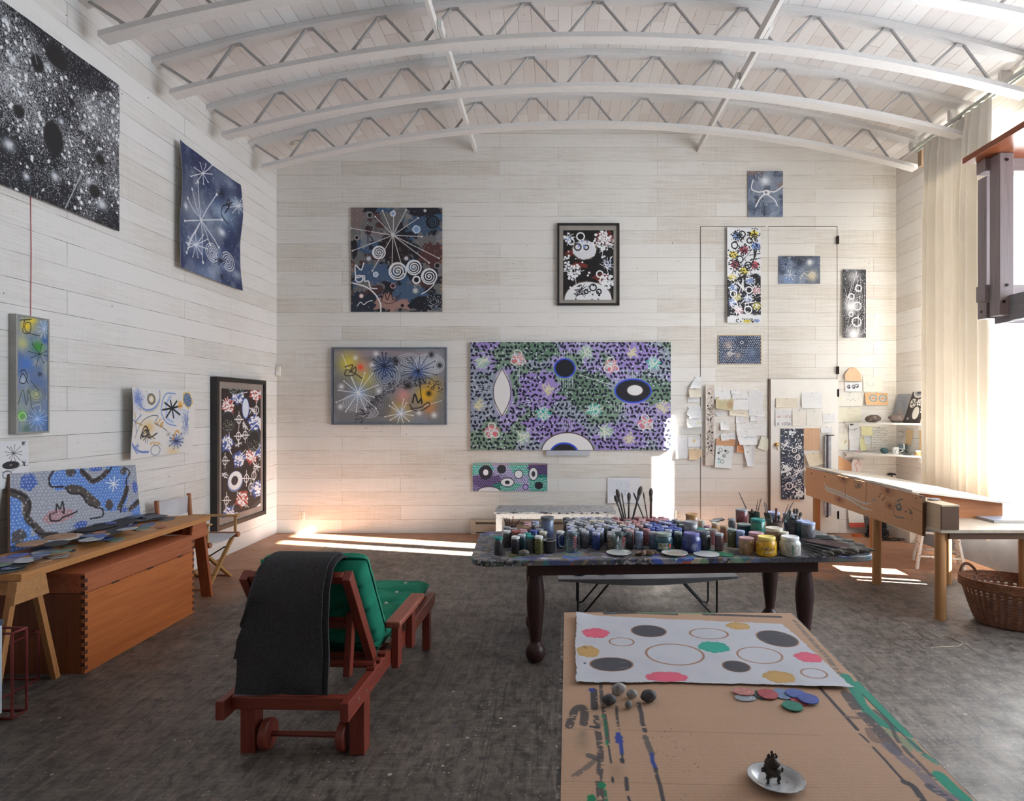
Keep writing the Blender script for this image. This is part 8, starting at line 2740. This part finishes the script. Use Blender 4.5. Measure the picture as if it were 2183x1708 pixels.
note(cB,1135,185,1372,372,(230,226,214),'cream sheet with a pale grey curl drawing',lambda p:p.curve([(1180,240),(1200,290),(1250,300),(1275,280),(1255,265),(1250,300)],5,(170,178,186)).spray(1235,215,14,(200,204,206),.8),0,'b',.01)
note(cB,1155,386,1436,532,(222,178,132),'orange-tan paper with two blue-ringed waves',lambda p:[p.ring(x,y,42,38,15,(122,152,170),.9).ell(x,y,34,30,(214,186,160)).curve([(x-25,y-5),(x-8,y+12),(x,y-15),(x+12,y+10),(x+28,y)],5,(120,80,66))for x,y in((1255,450),(1372,452))],-.01,'bl',.03)
note(cB,838,378,1120,545,(230,227,218),'pale sheet with loose looping pencil marks',lambda p:p.curve([(930,475),(960,460),(985,480),(1010,455),(1040,485)],4,(150,150,148)).ring(965,410,14,18,3,(190,188,182)).spray(860,450,18,(216,206,160),.6),0,'b',.01)
note(cB,838,560,1110,735,(230,226,206),'yellowed faint sheet just above the upper shelf',lambda p:p.write(950,635,1020,665,1,(222,196,170),4),0,'b',.008)
note(cB,962,742,1084,822,PW,'white slip with a black leaf print under the upper shelf',lambda p:p.ell(995,768,20,11,(44,44,46),rough=.4).ell(1012,760,12,8,(44,44,46),rough=.4).line([(1030,815),(1065,815)],4,(60,60,60)),0,'b',.02,.03)
note(cB,962,822,1106,1084,PW,'white page with a red margin under the upper shelf',lambda p:p.line([(966,950),(964,1080)],5,(196,110,90)).write(990,930,1090,1060,5,(190,186,180),2),0,'l',.02)
note(cB,1110,790,1244,905,(232,228,184),'pale yellow square note under the upper shelf',None,-.05,'br',.03,.006)
note(cB,1096,930,1172,1086,(226,224,176),'narrow yellow-green note above the pink stone',None,0,'b',.03,.008)
note(cB,1150,892,1228,1000,(222,224,226),'small bluish note between yellow notes',lambda p:p.curve([(1160,920),(1210,930)],4,(150,170,196)).curve([(1190,960),(1205,990)],5,(130,160,196)),.05,'b',.02,.005)
note(cB,1236,790,1432,1062,(226,224,218),'handwritten list in black ink between the two shelves',lambda p:p.write(1250,800,1425,1055,9,(70,70,72),3,.85),0,'b',.012)
note(cB,838,870,960,1072,(228,224,210),'cream page with an ochre corner beside the hinge under the shelf',lambda p:p.ell(918,975,8,26,(196,170,110),.8,rot=.5),0,'b',.012)
note(cB,842,1150,974,1342,(222,172,128),'orange-tan sheet curling forward beneath the lower shelf',None,.0,'r',.09,.006,shape=lambda U,V:V>.42*U-.02)
note(cB,978,1186,1118,1400,(232,222,216),'white sheet with red smears rolled at its top beneath the lower shelf',lambda p:p.curve([(1045,1190),(1060,1220),(1035,1260),(1060,1320),(1040,1380)],14,(216,150,142),.8).spray(1090,1250,18,(222,160,150),.8).spray(1020,1250,10,(190,180,184),.8),-.02,'tl',.07,.008)
# sketch pad hanging low on the wall
p=Paint(130,110,(226,228,234),None,140)
p.line([(20,18),(80,14)],1,(170,190,214),.7)
for _ in range(16):
 p.ring(p.r.uniform(16,90),p.r.uniform(20,76),p.r.uniform(2,6),p.r.uniform(2,5),1,(150,176,206),.8)
p._blend((8,12,88,80),np.ones((68,80))*.25,(206,216,232))
th=thing('sketch_pad','spiral sketch pad with pale blue drawing hung behind the brush jars','sketch pad',(back(1330,1073).x,YB,back(1330,1073).z))
g=back_points(1295,1018,1366,1073,p,.014,curl=lambda u,v:.02*v**2*(1-u)**2)
sheet('page',g,p.a,.010,m_note,th,hint=HINT_B)
a0_,a1_=back(1297,1017.5),back(1364,1017.5)
sp_pts=[]
for k in range(24*8):
 t_=k/(24*8-1)
 sp_pts.append((a0_.x+(a1_.x-a0_.x)*t_,YB-.010-.007*math.cos(2*PI*k/8),a0_.z+.007*math.sin(2*PI*k/8)))
MB().tube(sp_pts,.0011,4).build('spiral_wire',m_iron,th)
# scraps on the window-side wall
def wall_note(x0,y0,x1,y1,bgc,label,draw=None,amt=.02,shape=None):
 nseed[0]+=1
 (px0,py0),(px1,py1)=cB(x0,y0),cB(x1,y1)
 w_,h_=max(8,int((px1-px0)*2.6)),max(10,int((py1-py0)*2.4))
 p=Paint(w_,h_,bgc,None,nseed[0])
 p.fn=lambda x,y:((x-x0)/(x1-x0)*w_,(y-y0)/(y1-y0)*h_)
 if draw:
  draw(p)
 X_=XR-.004
 A,B=at_x(px0,(py0+py1)/2,X_),at_x(px1,(py0+py1)/2,X_)
 za,zb=at(px0,py0,A.y).z,at(px0,py1,A.y).z
 g=quad((X_,A.y,za),(X_,B.y,za),(X_,B.y,zb),(X_,A.y,zb),w_,h_)
 u=np.linspace(0,1,w_)[None,:]
 v=np.linspace(0,1,h_)[:,None]
 g[...,0]-=.003+amt*v**2+0*u
 kp=None
 if shape:
  U,V=np.meshgrid(np.linspace(0,1,w_),np.linspace(0,1,h_))
  j=.06*(vnoise(h_,w_,6,nseed[0],2)-.5)
  kp=shape(U+j,V+j)
 o=sheet('pinned_note',g,p.a,.0012,m_note,keep=kp,hint=(-1,0,0),full_back=True)
 setp(o,label,'note','scraps on the window-side wall')
wall_note(1560,842,1656,896,(228,226,220),'white cut-out lips scrap on the window-side wall over the lower shelf',lambda p:p.curve([(1570,862),(1600,850),(1620,860),(1640,852)],5,(90,84,82)),shape=lambda U,V:((U-.5)/.5)**2+((V-.5)/.45)**2<1)
wall_note(1662,830,1750,1014,(218,190,150),'tall tan paper strip on the window-side wall',None,.02,lambda U,V:U<.94)
wall_note(1812,822,1956,1080,(206,176,130),'brown aged page of writing on the window-side wall near the curtain',lambda p:p.write(1840,840,1945,1060,14,(170,136,94),2.4,.7),.03,lambda U,V:(U>.05+.2*V)&(U<1.02))
wall_note(1932,1012,1982,1132,(214,192,154),'small tan scrap hanging beneath the aged page',None)
wall_note(1902,192,1926,342,(214,172,110),'thin orange strip taped high on the window-side wall',None,.004)
# cord of the curtain
y_=7.60
o=MB().tube([(XR-.012,y_,1.75),(XR-.014,y_+.004,1.45),(XR-.012,y_,1.2)],.004,6).build('curtain_pull',m_shelf)
setp(o,'white pull cord hanging on the wall beside the curtain','cord')
